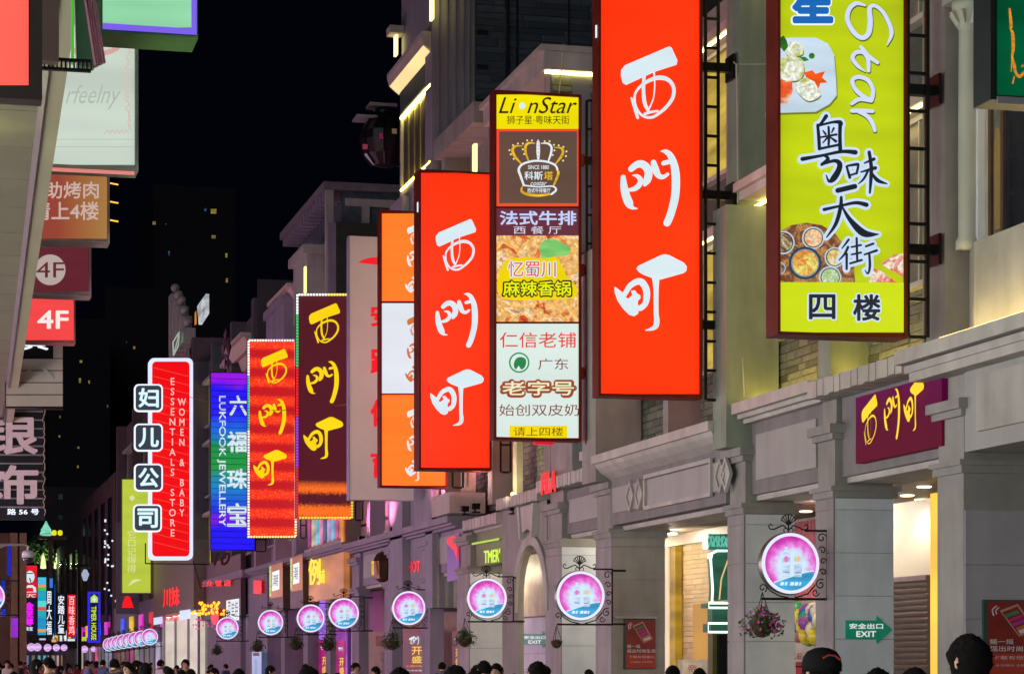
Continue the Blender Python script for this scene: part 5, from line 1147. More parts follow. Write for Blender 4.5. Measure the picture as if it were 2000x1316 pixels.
# red led sign
Y0 = 81; Pn = Plane('Y', Y0)
s = newsign('bright red lamp covered hanging sign with yellow brush characters, left of the maroon one', loc=W(530, 1048, Y0))
sign_box(Y0, 484, 663, 578, 1050, .3, REDF, s, rim=1.5)
face(Pn, 486.5, 665.5, 576, 1047.5, ledmat(rgb(196, 14, 26), rgb(255, 40, 16), 10.5, bandmax=1.2), s)
xmd(Pn, ((499, 676, 76), (495, 773, 74), (490, 875, 74)), YW, s, off=.004)
beads(Pn, [(485, 1048), (485, 665), (577, 665), (577, 1048), (485, 1048)], 180, [(240, 245, 240), (240, 240, 240), (60, 190, 170), (250, 245, 235), (230, 220, 230), (255, 60, 70), (120, 220, 160), (250, 240, 200), (250, 235, 150)], s)
ladder(Y0 + 3, 587, 600, 1000, 1050, 2, s, arms=(), signx=None)
# rainbow jewellery sign
Y0 = 92; Pn = Plane('Y', Y0)
s = newsign('blue and green rainbow LED jewellery sign with white letters', loc=W(450, 1073, Y0))
sign_box(Y0, 411, 727, 498, 1075, .3, BLACKM, s, rim=.6)
m_, nt_, p_ = newmat('rainbow_led'); tc = N(nt_, 'ShaderNodeTexCoord'); sp = N(nt_, 'ShaderNodeSeparateXYZ'); nt_.links.new(tc.outputs['Generated'], sp.inputs[0])
no = N(nt_, 'ShaderNodeTexNoise'); no.inputs['Scale'].default_value = 1.4; nt_.links.new(tc.outputs['Object'], no.inputs[0])
ma = N(nt_, 'ShaderNodeMath', operation='MULTIPLY_ADD'); ma.inputs[1].default_value = .08; nt_.links.new(no.outputs[0], ma.inputs[0]); nt_.links.new(sp.outputs[2], ma.inputs[2])
rp = ramp(nt_, [(.04, rgb(25, 5, 250)), (.16, rgb(20, 10, 245)), (.22, rgb(120, 10, 230)), (.27, rgb(20, 40, 230)), (.40, rgb(10, 130, 200)), (.50, rgb(30, 150, 60)), (.62, rgb(10, 140, 70)), (.70, rgb(10, 110, 220)), (.80, rgb(30, 20, 245)), (.95, rgb(30, 5, 250)), (1.0, rgb(150, 10, 230)), ]); nt_.links.new(ma.outputs[0], rp.inputs[0])
nt_.links.new(rp.outputs[0], p_.inputs['Emission Color']); p_.inputs['Emission Strength'].default_value = 1; p_.inputs['Base Color'].default_value = (.02, .02, .03, 1)
face(Pn, 412, 728, 497, 1074, m_, s)
for (a_, b_) in ((735, 736), (741, 742)): pass
text(Pn, '六', (448, 772, 483, 812), .006, WH, s, bold=.04, name='character')
for ch, (a_, b_) in zip('福珠宝', ((842, 884), (915, 955), (982, 1028))): text(Pn, ch, (443, a_, 485, b_), .006, WH, s, bold=.045, name='character')
text(Pn, 'LUKFOOK JEWELLERY', (424, 773, 441, 1027), .006, WH, s, rot=1, bold=.03)
m = MB()
for k in range(30): z = onY(450, 728 + k * 11.9, Y0).z; m.box(onY(413, 0, Y0).x, onY(496, 0, Y0).x, Y0 - .032, Y0 - .022, z - .008, z + .008)
m.build('module_joints', BLACKM, s, kind='stuff')
ladder(Y0 + 1, 499, 521, 1030, 1076, 2, s, arms=(), signx=None)
# women's shop sign
Y0 = 108; Pn = Plane('Y', Y0)
s = newsign('red sign with a white neon edge and four square character tiles', loc=W(335, 1092, Y0))
rr_ = rrect(291, 699, 377, 1093, 10)
flat(Pn, [(rr_, [tuple(range(len(rr_)))])], 0, 'sign_case', emis(225, 232, 255, 1.05, .04), s, thick=.5)
rr_ = rrect(297, 706, 370, 1086, 8); flat(Pn, [(rr_, [tuple(range(len(rr_)))])], .03, 'face', emis(240, 4, 14, 1.0, .06), s)
text(Pn, 'ESSENTIALS STORE', (330, 738, 343, 1047), .05, emis(250, 190, 185, 1, 0), s, vertical=True, bold=.03); text(Pn, 'WOMEN & BABY', (347, 778, 363, 1008), .05, emis(250, 190, 185, 1, 0), s, vertical=True, bold=.03)
flat(Pn, [stroke2d([(300, 718 + 17 * k, .35), (368, 735 + 17 * k, .3)], sub=1) for k in range(21)], .04, 'tube_lines', emis(255, 80, 50, 1, 0), s, step=.0001)
for ch, cy_ in zip('妇儿公司', (778, 855, 933, 1012)):
    x0 = 262 if ch != '司' else 260; q = rrect(x0 - 1, cy_ - 27, x0 + 55, cy_ + 27, 9); q2 = rrect(x0 + 2, cy_ - 24, x0 + 52, cy_ + 24, 7)
    o_ = flat(Pn, [(q, [tuple(range(len(q)))])], .25, 'character_tile', emis(235, 245, 255, 1.1, 0), s, thick=.15)
    flat(Pn, [(q2, [tuple(range(len(q2)))])], .27, 'tile_face', emis(60, 68, 82, .8, .05), o_)
    text(Pn, ch, (x0 + 7, cy_ - 19, x0 + 47, cy_ + 19), .30, emis(210, 240, 250, 1.1, 0), o_, bold=.05, name='character')
m = MB(); m.tube([W(377, 1094, Y0 + .3), W(392, 1150, Y0 + .3)], .03, 5).tube([W(284, 1100, Y0 + .3), W(375, 1101, Y0 + .3), (13.1, Y0 + .3, onY(380, 1101, Y0).z)], .03, 5).tube([W(284, 1060, Y0 + .3), W(284, 1100, Y0 + .3)], .03, 5); m.build('bracket_frame', BLACKM, s)
# lime sign
Y0 = 130; Pn = Plane('Y', Y0)
s = newsign('lime green hanging sign with faint white writing behind the red neon sign', loc=W(268, 1157, Y0))
sign_box(Y0, 238, 935, 301, 1158, .5, paint('olive_case', .2, .22, .05, .4), s, rim=.6); face(Pn, 239, 936, 294, 1157, emis(184, 200, 60, 1, .08), s)
text(Pn, '它口记得得', (248, 1035, 266, 1118), .006, emis(215, 222, 160, 1, 0), s, vertical=True); flat(Pn, [circ(258, 972, 5, 14), stroke2d([(252, 1142, 1), (262, 1134, 3), (274, 1132, 1)])], .006, 'mark', emis(215, 222, 160, 1, 0), s)
s = newsign('grey unlit backing sign with a red bell shape under the lime sign', loc=W(249, 1190, 133)); Pn = Plane('Y', 133)
MB().box(onY(227, 0, 133).x, onY(271, 0, 133).x, 133, 133.3, onY(250, 1198, 133).z, onY(250, 1020, 133).z).build('sign_case', paint('dull_lilac', .12, .11, .15, .6), s)
flat(Pn, [poly2d([(238, 1186), (240, 1176), (244, 1165), (249, 1163), (254, 1165), (258, 1176), (261, 1186)])], .03, 'bell_mark', emis(255, 12, 22, 1, 0), s)
# far street: lit signs at its end
def farsign(Y, x0, y0, x1, y1, fc, label, words=None, wc=(240, 245, 255), vertical=True, extra=None, rot=0, border=None):
    s = newsign(label, loc=W((x0 + x1) / 2, y1, Y)); P = Plane('Y', Y)
    a = onY(x0, y1, Y); b = onY(x1, y0, Y); MB().box(a.x, b.x, Y + .02, Y + .5, a.z, b.z).build('sign_case', emis(*border, 1, 0) if border else BLACKM, s)
    r_ = .8 if border is None else 4
    flat(P, [quad(P, x0 + r_, y0 + r_, x1 - r_, y1 - r_)], .0, 'face', emis(*fc, 1.0, .25, .8), s)
    if words: text(P, words, (x0 + 3, y0 + 4, x1 - 3, y1 - 4) if not rot else (x0 + 5, y0 + 30, x1 - 5, y1 - 5), .01, emis(*wc, 1.1, 0), s, vertical=vertical and not rot, bold=.03, rot=rot)
    return s, P
s, P = farsign(165, 44, 1103, 73, 1167, (225, 18, 40), 'small red chicken restaurant sign with a white portrait mark')
flat(P, [poly2d([(47, 1156), (49, 1146), (55, 1142), (64, 1142), (70, 1147), (71, 1156)]), circ(58.5, 1126, 9, 16, 12)], .01, 'portrait_mark', WH, s); flat(P, [poly2d([(50, 1155), (53, 1147), (64, 1147), (66, 1155)])], .02, 'apron', emis(225, 18, 40, 1, 0), s)
flat(P, [stroke2d([(53, 1119, .9), (64, 1119, .9)], sub=1), stroke2d([(58, 1129, 1.2), (61, 1139, .8)], sub=1)], .02, 'face_lines', BLK, s)
text(P, 'KFC', (47, 1159, 70, 1166), .01, WH, s, bold=.04, shear=.2)
s, P = farsign(164, 42, 1172, 72, 1240, (18, 10, 45), 'dark sign with magenta neon characters below the red chicken sign')
text(P, '金至尊', (48, 1175, 66, 1221), .01, emis(235, 20, 245, 1.2, 0), s, vertical=True, bold=.06); text(P, '珠宝', (49, 1223, 64, 1231), .01, WH, s, bold=.05)
s, P = farsign(166, 73, 1126, 91, 1240, (40, 170, 210), 'striped turquoise, orange and white light panel')
for k, (c, h_) in enumerate((((70, 190, 230), 12), ((240, 150, 80), 4), ((60, 190, 90), 6), ((30, 160, 190), 16), ((90, 220, 220), 10), ((210, 90, 60), 6), ((40, 170, 190), 12), ((30, 150, 200), 18), ((230, 160, 90), 5))):
    y_ = 1127 + sum((12, 4, 6, 16, 10, 6, 12, 18, 5)[:k]) * 1.2; flat(P, [quad(P, 74, y_, 90, y_ + h_ * 1.15)], .01, 'light_band', emis(*c, 1, .1), s)
farsign(168, 88, 1150, 104, 1243, (12, 16, 34), 'dark sign with three stacked white characters beside the striped panel', '周大福')
farsign(170, 110, 1158, 129, 1240, (10, 12, 20), 'black sign with stacked white neon characters left of the red one', '安踏儿童')
farsign(171, 131, 1160, 149, 1243, (225, 15, 35), 'small red sign with stacked pink white characters', '百味香鸡', (255, 190, 190))
s, P = farsign(172, 172, 1155, 196, 1254, (15, 18, 60), 'tall blue neon framed sign with lime letters', None, border=(50, 40, 235))
text(P, 'TIMER HOUSE', (178, 1183, 188, 1249), .02, emis(200, 225, 20, 1.1, 0), s, rot=1, bold=.04); flat(P, [poly2d([(177, 1176), (177, 1166), (184, 1160), (191, 1166), (191, 1176)])], .02, 'house_mark', emis(170, 215, 60, 1.1, 0), s)
flat(P, [stroke2d([(181, 1170, 1.4), (187, 1170, 1.4)], sub=1), stroke2d([(184, 1166, 1.4), (184, 1174, 1.4)], sub=1)], .03, 'cross_mark', WH, s)
farsign(175, 215, 1216, 226, 1228, (30, 50, 200), 'tiny blue lit sign left of the row of round lamps')
farsign(120, 14, 1065, 22, 1125, (20, 30, 190), 'thin dark blue beaded light strip sign at the left edge'); farsign(125, 22, 1205, 36, 1245, (150, 40, 210), 'violet glowing panel at the far left under the signs')
farsign(120, 2, 1188, 12, 1204, (20, 60, 220), 'tiny blue and white sign at the left edge')
# fascia signs on the right hand buildings
PX = Plane('X', 13.02)
s = newsign('purple fascia board with three raised yellow brush characters', loc=tuple(PX.P(1755, 900)), name='fascia_sign')
Pq = Plane('X', 12.96); ya, yb = YX(1838, 12.96), YX(1670, 12.96)
za, zb = 4.42, 5.36
mt2, nt_, p_ = newmat('purple_board'); tc = N(nt_, 'ShaderNodeTexCoord'); sp = N(nt_, 'ShaderNodeSeparateXYZ'); nt_.links.new(tc.outputs['Generated'], sp.inputs[0]); rp = ramp(nt_, [(0, (.11, .004, .02, 1)), (.6, (.10, .003, .035, 1)), (1, (.12, .003, .065, 1))]); nt_.links.new(sp.outputs[2], rp.inputs[0]); nt_.links.new(rp.outputs[0], p_.inputs['Base Color']); p_.inputs['Roughness'].default_value = .6; p_.inputs['Specular IOR Level'].default_value = .06; nt_.links.new(rp.outputs[0], p_.inputs['Emission Color']); p_.inputs['Emission Strength'].default_value = .3
MB().box(12.97, 13.10, ya, yb, za, zb).build('board', mt2, s)
for ch, (ox, oy, c, sx_) in zip(('xi', 'men', 'ding'), ((1680, 770, 108, .42), (1724, 757, 108, .42), (1766, 742, 108, .42))):
    calli(Pq, ch, ox, oy, c, .03, YW, s, sx=sx_, skew=.25, grow=-.7)
s = newsign('lime green glowing shop letters in the bay left of the arch', loc=tuple(PX.P(963, 1080)), name='fascia_sign'); Pq = Plane('X', 13.05)
text(Pq, "TMER'", (949, 1074, 981, 1100), .05, emis(195, 240, 10, 1.05, 0), s, bold=.03, thick=.06, skew=4)
flat(Pq, [([(926, 1060), (980, 1050), (980, 1054), (926, 1064)], [(0, 1, 2, 3)])], .06, 'light_bar', emis(165, 215, 30, .9, 0), s)
s = newsign('red glowing letters low on the mauve bay beside the red swoosh sign', loc=tuple(PX.P(812, 1107)), name='fascia_sign'); text(Pq, 'HOT', (801, 1096, 824, 1118), .05, emis(240, 12, 45, 1, 0), s, bold=.04, skew=2)
s = newsign('red glowing swoosh on a violet panel between two mauve columns', loc=tuple(PX.P(885, 1080)), name='fascia_sign'); Pq2 = Plane('X', 12.98)
flat(Pq2, [([(873, 1050), (897, 1043), (897, 1130), (873, 1136)], [(0, 1, 2, 3)])], .0, 'panel', emis(110, 60, 150, .6, .1), s)
flat(Pq2, [poly2d([(875, 1052), (888, 1046), (896, 1050), (895, 1092), (889, 1074), (876, 1062)])], .03, 'swoosh', emis(255, 16, 20, 1.0, 0), s, thick=.03)
s = newsign('small red neon letters on legs standing on the cornice before the capped block', loc=tuple(PX.P(1073, 965)), name='roof_letters'); Pq = Plane('X', 12.85)
text(Pq, 'FILA', (1058, 925, 1088, 967), .02, emis(250, 10, 20, 1.05, 0), s, bold=.05, shear=.1, skew=8, thick=.05)
m = MB(); 
for q in (1062, 1070, 1078, 1085): p = Pq.P(q, 960); m.box(p.x, p.x + .03, p.y - .015, p.y + .015, 5.46, p.z)
m.build('legs', BLACKM, s)
# golden shop sign
s = newsign('orange-gold shop fascia with raised yellow characters', loc=(12.8, YX(637), 4.4), name='fascia_sign')
ya, yb = YX(671, 12.8), YX(603, 12.8)
MB().box(12.8, 12.99, ya, yb, 3.62, 5.0).build('board', emis(196, 122, 68, .8, .3, .9), s); Pq = Plane('X', 12.76)
text(Pq, '例', (604, 1090, 628, 1142), .03, emis(245, 225, 0, 1.05, 0), s, bold=.03, thick=.06, skew=0, name='character'); text(Pq, '铺', (625, 1111, 636, 1138), .03, emis(245, 225, 0, 1.05, 0), s, bold=.02, name='character')
for (x0, x1, y0, y1, lab) in ((526, 553, 1103, 1168, 'left of two lit poster boxes with a white character panel'), (567, 592, 1088, 1155, 'right of two lit poster boxes, next to the golden fascia')):
    s = newsign(lab, loc=(12.7, YX((x0 + x1) / 2), 4.2), name='poster_box'); Pq = Plane('X', 12.66)
    MB().box(12.68, 12.95, YX(x1, 12.68), YX(x0, 12.68), 3.45, 4.95).build('case', BROWNF, s)
    flat(Pq, [([(x0 + 1, y0 + 1), (x1 - 1, y0 - 6), (x1 - 1, y1 - 4), (x0 + 1, y1)], [(0, 1, 2, 3)])], .0, 'face', emis(190, 112, 72, .8, .2), s)
    flat(Pq, [([(x0 + 6, y0 + 14), (x1 - 7, y0 + 9), (x1 - 7, y1 - 18), (x0 + 6, y1 - 14)], [(0, 1, 2, 3)])], .01, 'white_panel', emis(235, 245, 240, 1, 0), s); text(Pq, '潮', (x0 + 7, y0 + 18, x1 - 9, y1 - 24), .02, emis(60, 60, 60, .8, 0), s, name='character')
    flat(Pq, [quad(Pq, x0 + .5, y0 + 2, x0 + 4, y1 - 4)], .01, 'bulb_strip', emis(190, 215, 120, .9, .3, 9), s)
s = thing('wall_lantern', 'brass and glass wall lantern on the mauve column above the round signs', 'lamp', tuple(Plane('X', 12.9).P(745, 1110)))
p = Plane('X', 12.85).P(746, 1109); MB().lathe([(.08, -.4), (.2, -.3), (.26, .2), (.16, .4), (.03, .48)], p, 6).build('case', paint('dark_brass', .12, .06, .03, .3, .6), s); 
for dx in (-.1, .08): MB().box(p.x - .28, p.x - .26, p.y + dx - .03, p.y + dx + .03, p.z - .2, p.z + .2).build('pane', emis(240, 190, 60, .9, .4, 8), s)

# the green box sign at the top right corner
Y0 = 20.4; Pn = Plane('Y', Y0)
s = newsign('dark green box sign with a torn gold flourish, cut off by the top right corner', loc=W(1980, 205, Y0))
sign_box(Y0, 1932, -200, 2260, 206, .34, paint('black_green_case', .018, .022, .022, .3), s, rim=9)
a = onY(1944, 200, Y0); b = onY(2260, 193, Y0)
face(Pn, 1948, -190, 2250, 193, emis(0, 92, 56, .95, .3, 1.2, edge=.2), s)
MB().box(a.x, b.x, Y0 - .05, Y0 - .031, a.z - .02, a.z + .045).build('grey_edge', GREYF, s)
flat(Pn, [stroke2d([(1972, 18, 2), (1975, 50, 3), (1974, 58, 1.2), (1978, 66, 3), (1979, 95, 3), (1977, 112, 2), (1981, 128, 3.2), (1984, 142, 2.4), (1992, 150, 3), (2004, 140, 2.5), (2020, 150, 2)]), stroke2d([(1977, 110, 1.4), (1975, 140, .8)]), stroke2d([(1981, 150, 1), (1978, 163, 1.4)]), stroke2d([(1996, 130, 2), (2003, 126, 2)])], .0, 'gold_flourish', emis(226, 140, 40, 1, .35, 14), s)
ladder(Y0, 2262, 2300, -80, 190, 5, s, arms=(), signx=None)
# more small lit signs crowding the end of the street
more = [(140, 2, 1130, 10, 1180, (30, 60, 230), 'slim blue sign at the left edge above the awning'), (150, 12, 1212, 22, 1226, (245, 160, 40), 'tiny amber sign shaped like an arch, left edge'), (168, 76, 1245, 90, 1250, (200, 210, 240), 'thin white light bar under the striped panel'),
        (185, 131, 1246, 147, 1252, (235, 240, 250), 'thin white sign strip below the small red sign'), (178, 96, 1128, 104, 1148, (60, 120, 230), 'little blue sign above the stacked white characters'), (180, 105, 1140, 109, 1240, (10, 60, 120), 'slim dark blue light blade between two character signs'),
        (182, 152, 1200, 158, 1236, (230, 120, 200), 'slim pink sign beside the street pole'), (188, 200, 1200, 206, 1232, (110, 60, 230), 'slim violet sign right of the blue framed sign'), (170, 228, 1205, 236, 1219, (240, 240, 250), 'small white lit sign above the row of round signs'), (165, 262, 1214, 268, 1232, (250, 225, 150), 'small upright cream light above the row of round signs'),
        (160, 224, 1170, 230, 1176, (235, 240, 255), 'tiny white lamp box left of the lime sign'), (190, 34, 1240, 44, 1262, (235, 90, 60), 'small orange red sign under the magenta one'), (192, 158, 1242, 170, 1252, (200, 220, 70), 'small lime lit sign over the globe lamp pair'), (195, 100, 1247, 112, 1254, (245, 180, 90), 'small amber lit strip over the globe lamps')]
for (Y_, a_, b_, c_, d_, col_, lab_) in more: farsign(Y_, a_, b_, c_, d_, col_, lab_)

s = thing('feather_ornament', 'dark pink glassy feather shaped ornament standing above the rainbow jewellery sign', 'ornament', W(441, 727, 93.5))
P = Plane('Y', 93.5)
for k, (x0, y0, x1, y1) in enumerate(((436, 640, 445, 668), (431, 660, 441, 695), (441, 655, 452, 700), (433, 690, 443, 722), (441, 692, 450, 727))):
    a_ = P.P((x0 + x1) / 2, y0); b_ = P.P(x1, (y0 + y1) / 2); c_ = P.P((x0 + x1) / 2, y1); d_ = P.P(x0, (y0 + y1) / 2); f_ = (a_ + c_) / 2 + Vector((0, -.22, .1)); g_ = (a_ + c_) / 2 + Vector((0, .2, 0))
    MB().add([a_, b_, c_, d_, f_, g_], [(0, 4, 1), (1, 4, 2), (2, 4, 3), (3, 4, 0), (1, 5, 0), (2, 5, 1), (3, 5, 2), (0, 5, 3)]).build('facet', paint('rose_glass', .20, .10, .15, .12, .3, .3, 3), s)
MB().box(P.P(438, 1).x, P.P(443, 1).x, 93.5, 93.6, P.P(440, 800).z, P.P(440, 722).z).build('stem', BLACKM, s)
s = thing('roof_sign', 'small white lit board tilted along the roofline beside the stone finials', 'sign', tuple(Plane('X', 12.6).P(394, 630))); P = Plane('X', 12.6)
flat(P, [([(385, 598), (402, 574), (402, 612), (388, 634)], [(0, 1, 2, 3)])], 0, 'face', emis(215, 220, 225, .8, .4, 2), s, thick=.15)
flat(P, [([(381, 612), (384, 606), (385, 632), (381, 636)], [(0, 1, 2, 3)])], .02, 'amber_edge', emis(230, 140, 60, .8, .1), s)
s = thing('roof_sign', 'small pale green lit frame low on the roofline above the red neon sign', 'sign', tuple(Plane('X', 12.6).P(344, 690))); P = Plane('X', 12.6)
flat(P, [stroke2d([(338, 668, 1.2), (350, 648, 1.2)], sub=1), stroke2d([(350, 648, 1.2), (348, 676, 1.2)], sub=1), stroke2d([(348, 676, 1.2), (339, 694, 1.2)], sub=1), stroke2d([(339, 694, 1.2), (338, 668, 1.2)], sub=1), stroke2d([(340, 690, 1), (349, 655, 1)], sub=1)], 0, 'frame', emis(200, 220, 205, .75, .3), s)
# ------------------------------------------------------------------ round lamps signs on scroll brackets
def depth_point(px, py, D):
    u = (px - 1000) / F; return Vector((D * sT + u * D * cT, D * cT - u * D * sT, EYE + (HOR - py) / F * D))
mt, nt_, p_ = newmat('drink_print'); tc = N(nt_, 'ShaderNodeTexCoord'); sp = N(nt_, 'ShaderNodeSeparateXYZ'); nt_.links.new(tc.outputs['Object'], sp.inputs[0])
no = N(nt_, 'ShaderNodeTexNoise'); no.inputs['Scale'].default_value = 9; no.inputs['Detail'].default_value = 5; nt_.links.new(tc.outputs['Object'], no.inputs[0])
ln = N(nt_, 'ShaderNodeVectorMath', operation='LENGTH'); mp = N(nt_, 'ShaderNodeMapping'); mp.inputs['Location'].default_value = (-.02, 0, .04); mp.inputs['Scale'].default_value = (1.0, 0, 1.1); nt_.links.new(tc.outputs['Object'], mp.inputs[0]); nt_.links.new(mp.outputs[0], ln.inputs[0])
ad = N(nt_, 'ShaderNodeMath', operation='MULTIPLY_ADD'); ad.inputs[1].default_value = .30; nt_.links.new(no.outputs[0], ad.inputs[0]); nt_.links.new(ln.outputs['Value'], ad.inputs[2])
rp = ramp(nt_, [(.35, rgb(208, 234, 252)), (.42, rgb(220, 194, 244)), (.49, rgb(230, 112, 212)), (.57, rgb(208, 48, 178)), (.68, rgb(170, 28, 150))]); nt_.links.new(ad.outputs[0], rp.inputs[0]); nt_.links.new(rp.outputs[0], p_.inputs['Emission Color']); p_.inputs['Emission Strength'].default_value = 1.0; p_.inputs['Base Color'].default_value = (.05, .05, .05, 1)
PRINT = mt
rr0 = .45
def disc_sign(label, loc, detail=2):
    s = thing('round_lamp_sign', label, 'round sign', loc, 'round lamp signs along the arcade columns'); B = Vector(loc)
    MB().lathe([(rr0 - .03, -.075), (rr0 + .005, -.07), (rr0 + .012, 0), (rr0 + .005, .07), (rr0 - .03, .075)], loc, 40, 'y').build('drum', paint('steel_drum', .22, .20, .19, .3, .7, .15, 6), s, smooth=True)
    MB().lathe([(.395, -.0), (.40, -.012), (rr0 - .005, -.012), (rr0 - .005, 0)], tuple(B + Vector((0, -.082, 0))), 40, 'y').build('lit_rim', emis(228, 232, 252, 1.0, .03), s)
    def disc(r, y, nm, mat, zmax=None):
        v = []; n = 48
        for k in range(n):
            a = 2 * math.pi * k / n; v.append(B + Vector((r * math.cos(a), y, r * math.sin(a))))
        return MB().add(v, [tuple(range(n))]).build(nm, mat, s)
    disc(.397, -.097, 'face', PRINT)
    # blue wave at the foot of the print
    top = [(-.40 + .8 * i / 16) for i in range(17)]
    pts = []
    def wave(x): return -.215 + .10 * math.sin((x + .15) * 3.4) + .18 * max(0, x) ** 1.5 - .02
    R1 = .395
    def inside(x, z): 
        zz = math.sqrt(max(0, R1 * R1 - x * x)); return max(-zz, min(zz, z))
    up = []; lo = []
    for i in range(25):
        x = -R1 * .985 + 2 * R1 * .985 * i / 24; zz = math.sqrt(max(0, R1 * R1 - x * x)); z = wave(x)
        if z > -zz: up.append((x, min(z, zz))); lo.append((x, -zz))
    out = up + lo[::-1]
    MB().add([B + Vector((x, -.100, z)) for x, z in out], [tuple(range(len(out)))]).build('blue_wave', emis(66, 172, 222, 1.0, .3, 4), s)
    out = up + [(x, z - .018) for x, z in up[::-1]]
    MB().add([B + Vector((x, -.1015, z)) for x, z in out], [tuple(range(len(out)))]).build('wave_crest', emis(210, 232, 250, 1, 0), s)
    if detail:
        m = MB()
        for i, (x, w_) in enumerate(((-.17, .05), (-.10, .03), (-.02, .055), (.05, .05), (.12, .025))):
            m.add([B + Vector((x + a, -.103, b)) for a, b in ((0, -.32), (w_, -.325), (w_ + .02, -.275), (.02, -.27))], [(0, 1, 2, 3)])
        m.build('print_marks', emis(225, 235, 250, 1, 0), s)
        for x0, c1 in ((-.13, (235, 120, 190)), (.055, (240, 205, 120))):
            bt = [(x0, -.2), (x0 + .11, -.2), (x0 + .12, .05), (x0 + .11, .14), (x0 + .085, .19), (x0 + .085, .24), (x0 + .03, .24), (x0 + .03, .19), (x0 + .0, .14), (x0 - .01, .05)]
            sc_ = 1 if x0 < 0 else .88
            bt = [(x, -.2 + (z + .2) * sc_) for x, z in bt]
            MB().add([B + Vector((x, -.1035, z)) for x, z in bt], [tuple(range(10))]).build('bottle_print', emis(200, 222, 248, 1, .25, 14), s)
            MB().add([B + Vector((x0 + .055 + .035 * math.cos(a * .785), -.1045, .06 + .05 * math.sin(a * .785))) for a in range(8)], [tuple(range(8))]).build('fruit_print', emis(*c1, 1, .1), s)
            MB().add([B + Vector((x, -.105, z)) for x, z in ((x0 + .01, -.14), (x0 + .10, -.14), (x0 + .10, -.132), (x0 + .01, -.132))], [(0, 1, 2, 3)]).build('label_line', emis(90, 110, 170, .8, 0), s)
    # wrought iron: frame on the column side, arm under, crest on top
    m = MB(); x1 = rr0 + .155; t = .014
    m.box(x1 - t, x1 + t, -t, t, -.50, .50); m.box(.25, x1, -t, t, .47, .50); m.box(-.42, x1 + .02, -t, t, -.535, -.50)
    def spiral(cx, cz, r0, a0, turns, sg=1, r=.009):
        n = int(14 * abs(turns)) + 4; return [(cx + r0 * (1 - .8 * i / n) * math.cos(a0 + sg * 2 * math.pi * turns * i / n), 0, cz + r0 * (1 - .8 * i / n) * math.sin(a0 + sg * 2 * math.pi * turns * i / n)) for i in range(n + 1)]
    for q in ((.52, .38, .075, 0, 1.2, 1), (.53, .20, .06, 3, 1.1, -1), (.54, .04, .05, 0, 1.1, 1), (.54, -.12, .055, 3, 1.1, -1), (.50, -.30, .08, 1, 1.3, 1), (.42, -.42, .06, 0, 1.2, -1), (-.40, -.36, .07, -1, 1.2, 1)):
        m.tube(spiral(*q), .009, 4)
    m.tube([(-.36, 0, -.32), (-.28, 0, -.40), (-.15, 0, -.47), (0, 0, -.50)], .010, 4); m.tube([(.1, 0, -.50), (.3, 0, -.44), (.42, 0, -.3)], .010, 4)
    # crest
    for sg in (-1, 1):
        m.tube([(sg * a, 0, b) for a, b in ((.0, .49), (.08, .56), (.16, .53), (.22, .50))], .010, 4); m.tube([(sg * a, 0, b) for a, b in ((.22, .50), (.28, .50), (.31, .54), (.28, .58), (.25, .55))], .010, 4)
        m.tube([(sg * a, 0, b) for a, b in ((.0, .50), (.05, .52), (.08, .49), (.06, .46))], .008, 4)
    for k in range(7):
        a = math.pi * (k + .5) / 7; m.tube([(0, 0, .56), (.11 * math.cos(a), 0, .62 + .10 * math.sin(a))], .008, 4)
    m.tube([(.11 * math.cos(math.pi * k / 10), 0, .62 + .10 * math.sin(math.pi * k / 10)) for k in range(11)], .008, 4); m.tube([(0, 0, .46), (0, 0, .72)], .012, 4)
    m.v = [v + B for v in m.v]; m.build('scroll_bracket', IRON, s)
    mm = MB(); mm.box(x1 + t, x1 + .25, -.03, .03, -.53, -.49).box(x1 + t, x1 + .25, -.03, .03, .44, .48); mm.v = [v + B for v in mm.v]; mm.build('wall_stub', IRON, s)
    return s
def place(px, py, dia, tilt=0): return tuple(depth_point(px, py, .9 * F / dia))
labs = ['largest and nearest round lamp sign, above the hanging basket of pink flowers', 'second largest round lamp sign, right of the arch', 'round lamp sign left of the arch, under the lime letters', 'round lamp sign on the mauve column left of the red swoosh',
        'darker magenta round lamp sign under the gold fascia', 'round lamp sign left of the darker magenta one', 'round lamp sign below the left lit poster box', 'round lamp sign against the amber lit restaurant front']
spots = [(1540, 1100, 120), (1132, 1163, 97), (950, 1168, 79), (797, 1187, 67), (671, 1197, 60), (606, 1207, 55), (528, 1215, 50), (444, 1226, 44)]
P0 = place(*spots[0]); proto = disc_sign(labs[0], P0)
for i in range(1, 8):
    o = copy_tree(proto); o.location = place(*spots[i]); o['label'] = labs[i]; o.rotation_euler.z = R.uniform(-.12, .08)
# row of the same signs further on
for i, (px, py, d) in enumerate([(292, 1243, 31), (276, 1246, 29), (264, 1248, 27.5), (252, 1250, 26), (241, 1252, 24.5), (231, 1254, 23), (222, 1256, 21.5), (214, 1258, 18)]):
    o = copy_tree(proto); o.location = onX(px, py, 12.1)
    o['label'] = ['foremost', 'second', 'third', 'fourth', 'fifth', 'sixth', 'seventh', 'last and smallest'][i] + ' in the overlapping row of round lamp signs down the street'
o = copy_tree(proto); o.location = place(-22, 1165, 62); o['label'] = 'round lamp sign cut off by the left edge of the picture'
gl = thing('globe_lamp', 'leftmost of the pale violet globe lamps strung across the far street', 'lamp', place(8, 1266, 24), 'globe lamps across the far street')
p = Vector(place(8, 1266, 24)); MB().lathe([(.03, -.45), (.25, -.38), (.42, -.18), (.45, 0), (.42, .18), (.25, .38), (.03, .45)], p, 16).build('globe', emis(222, 178, 240, 1.05, .25, 3), gl, smooth=True)
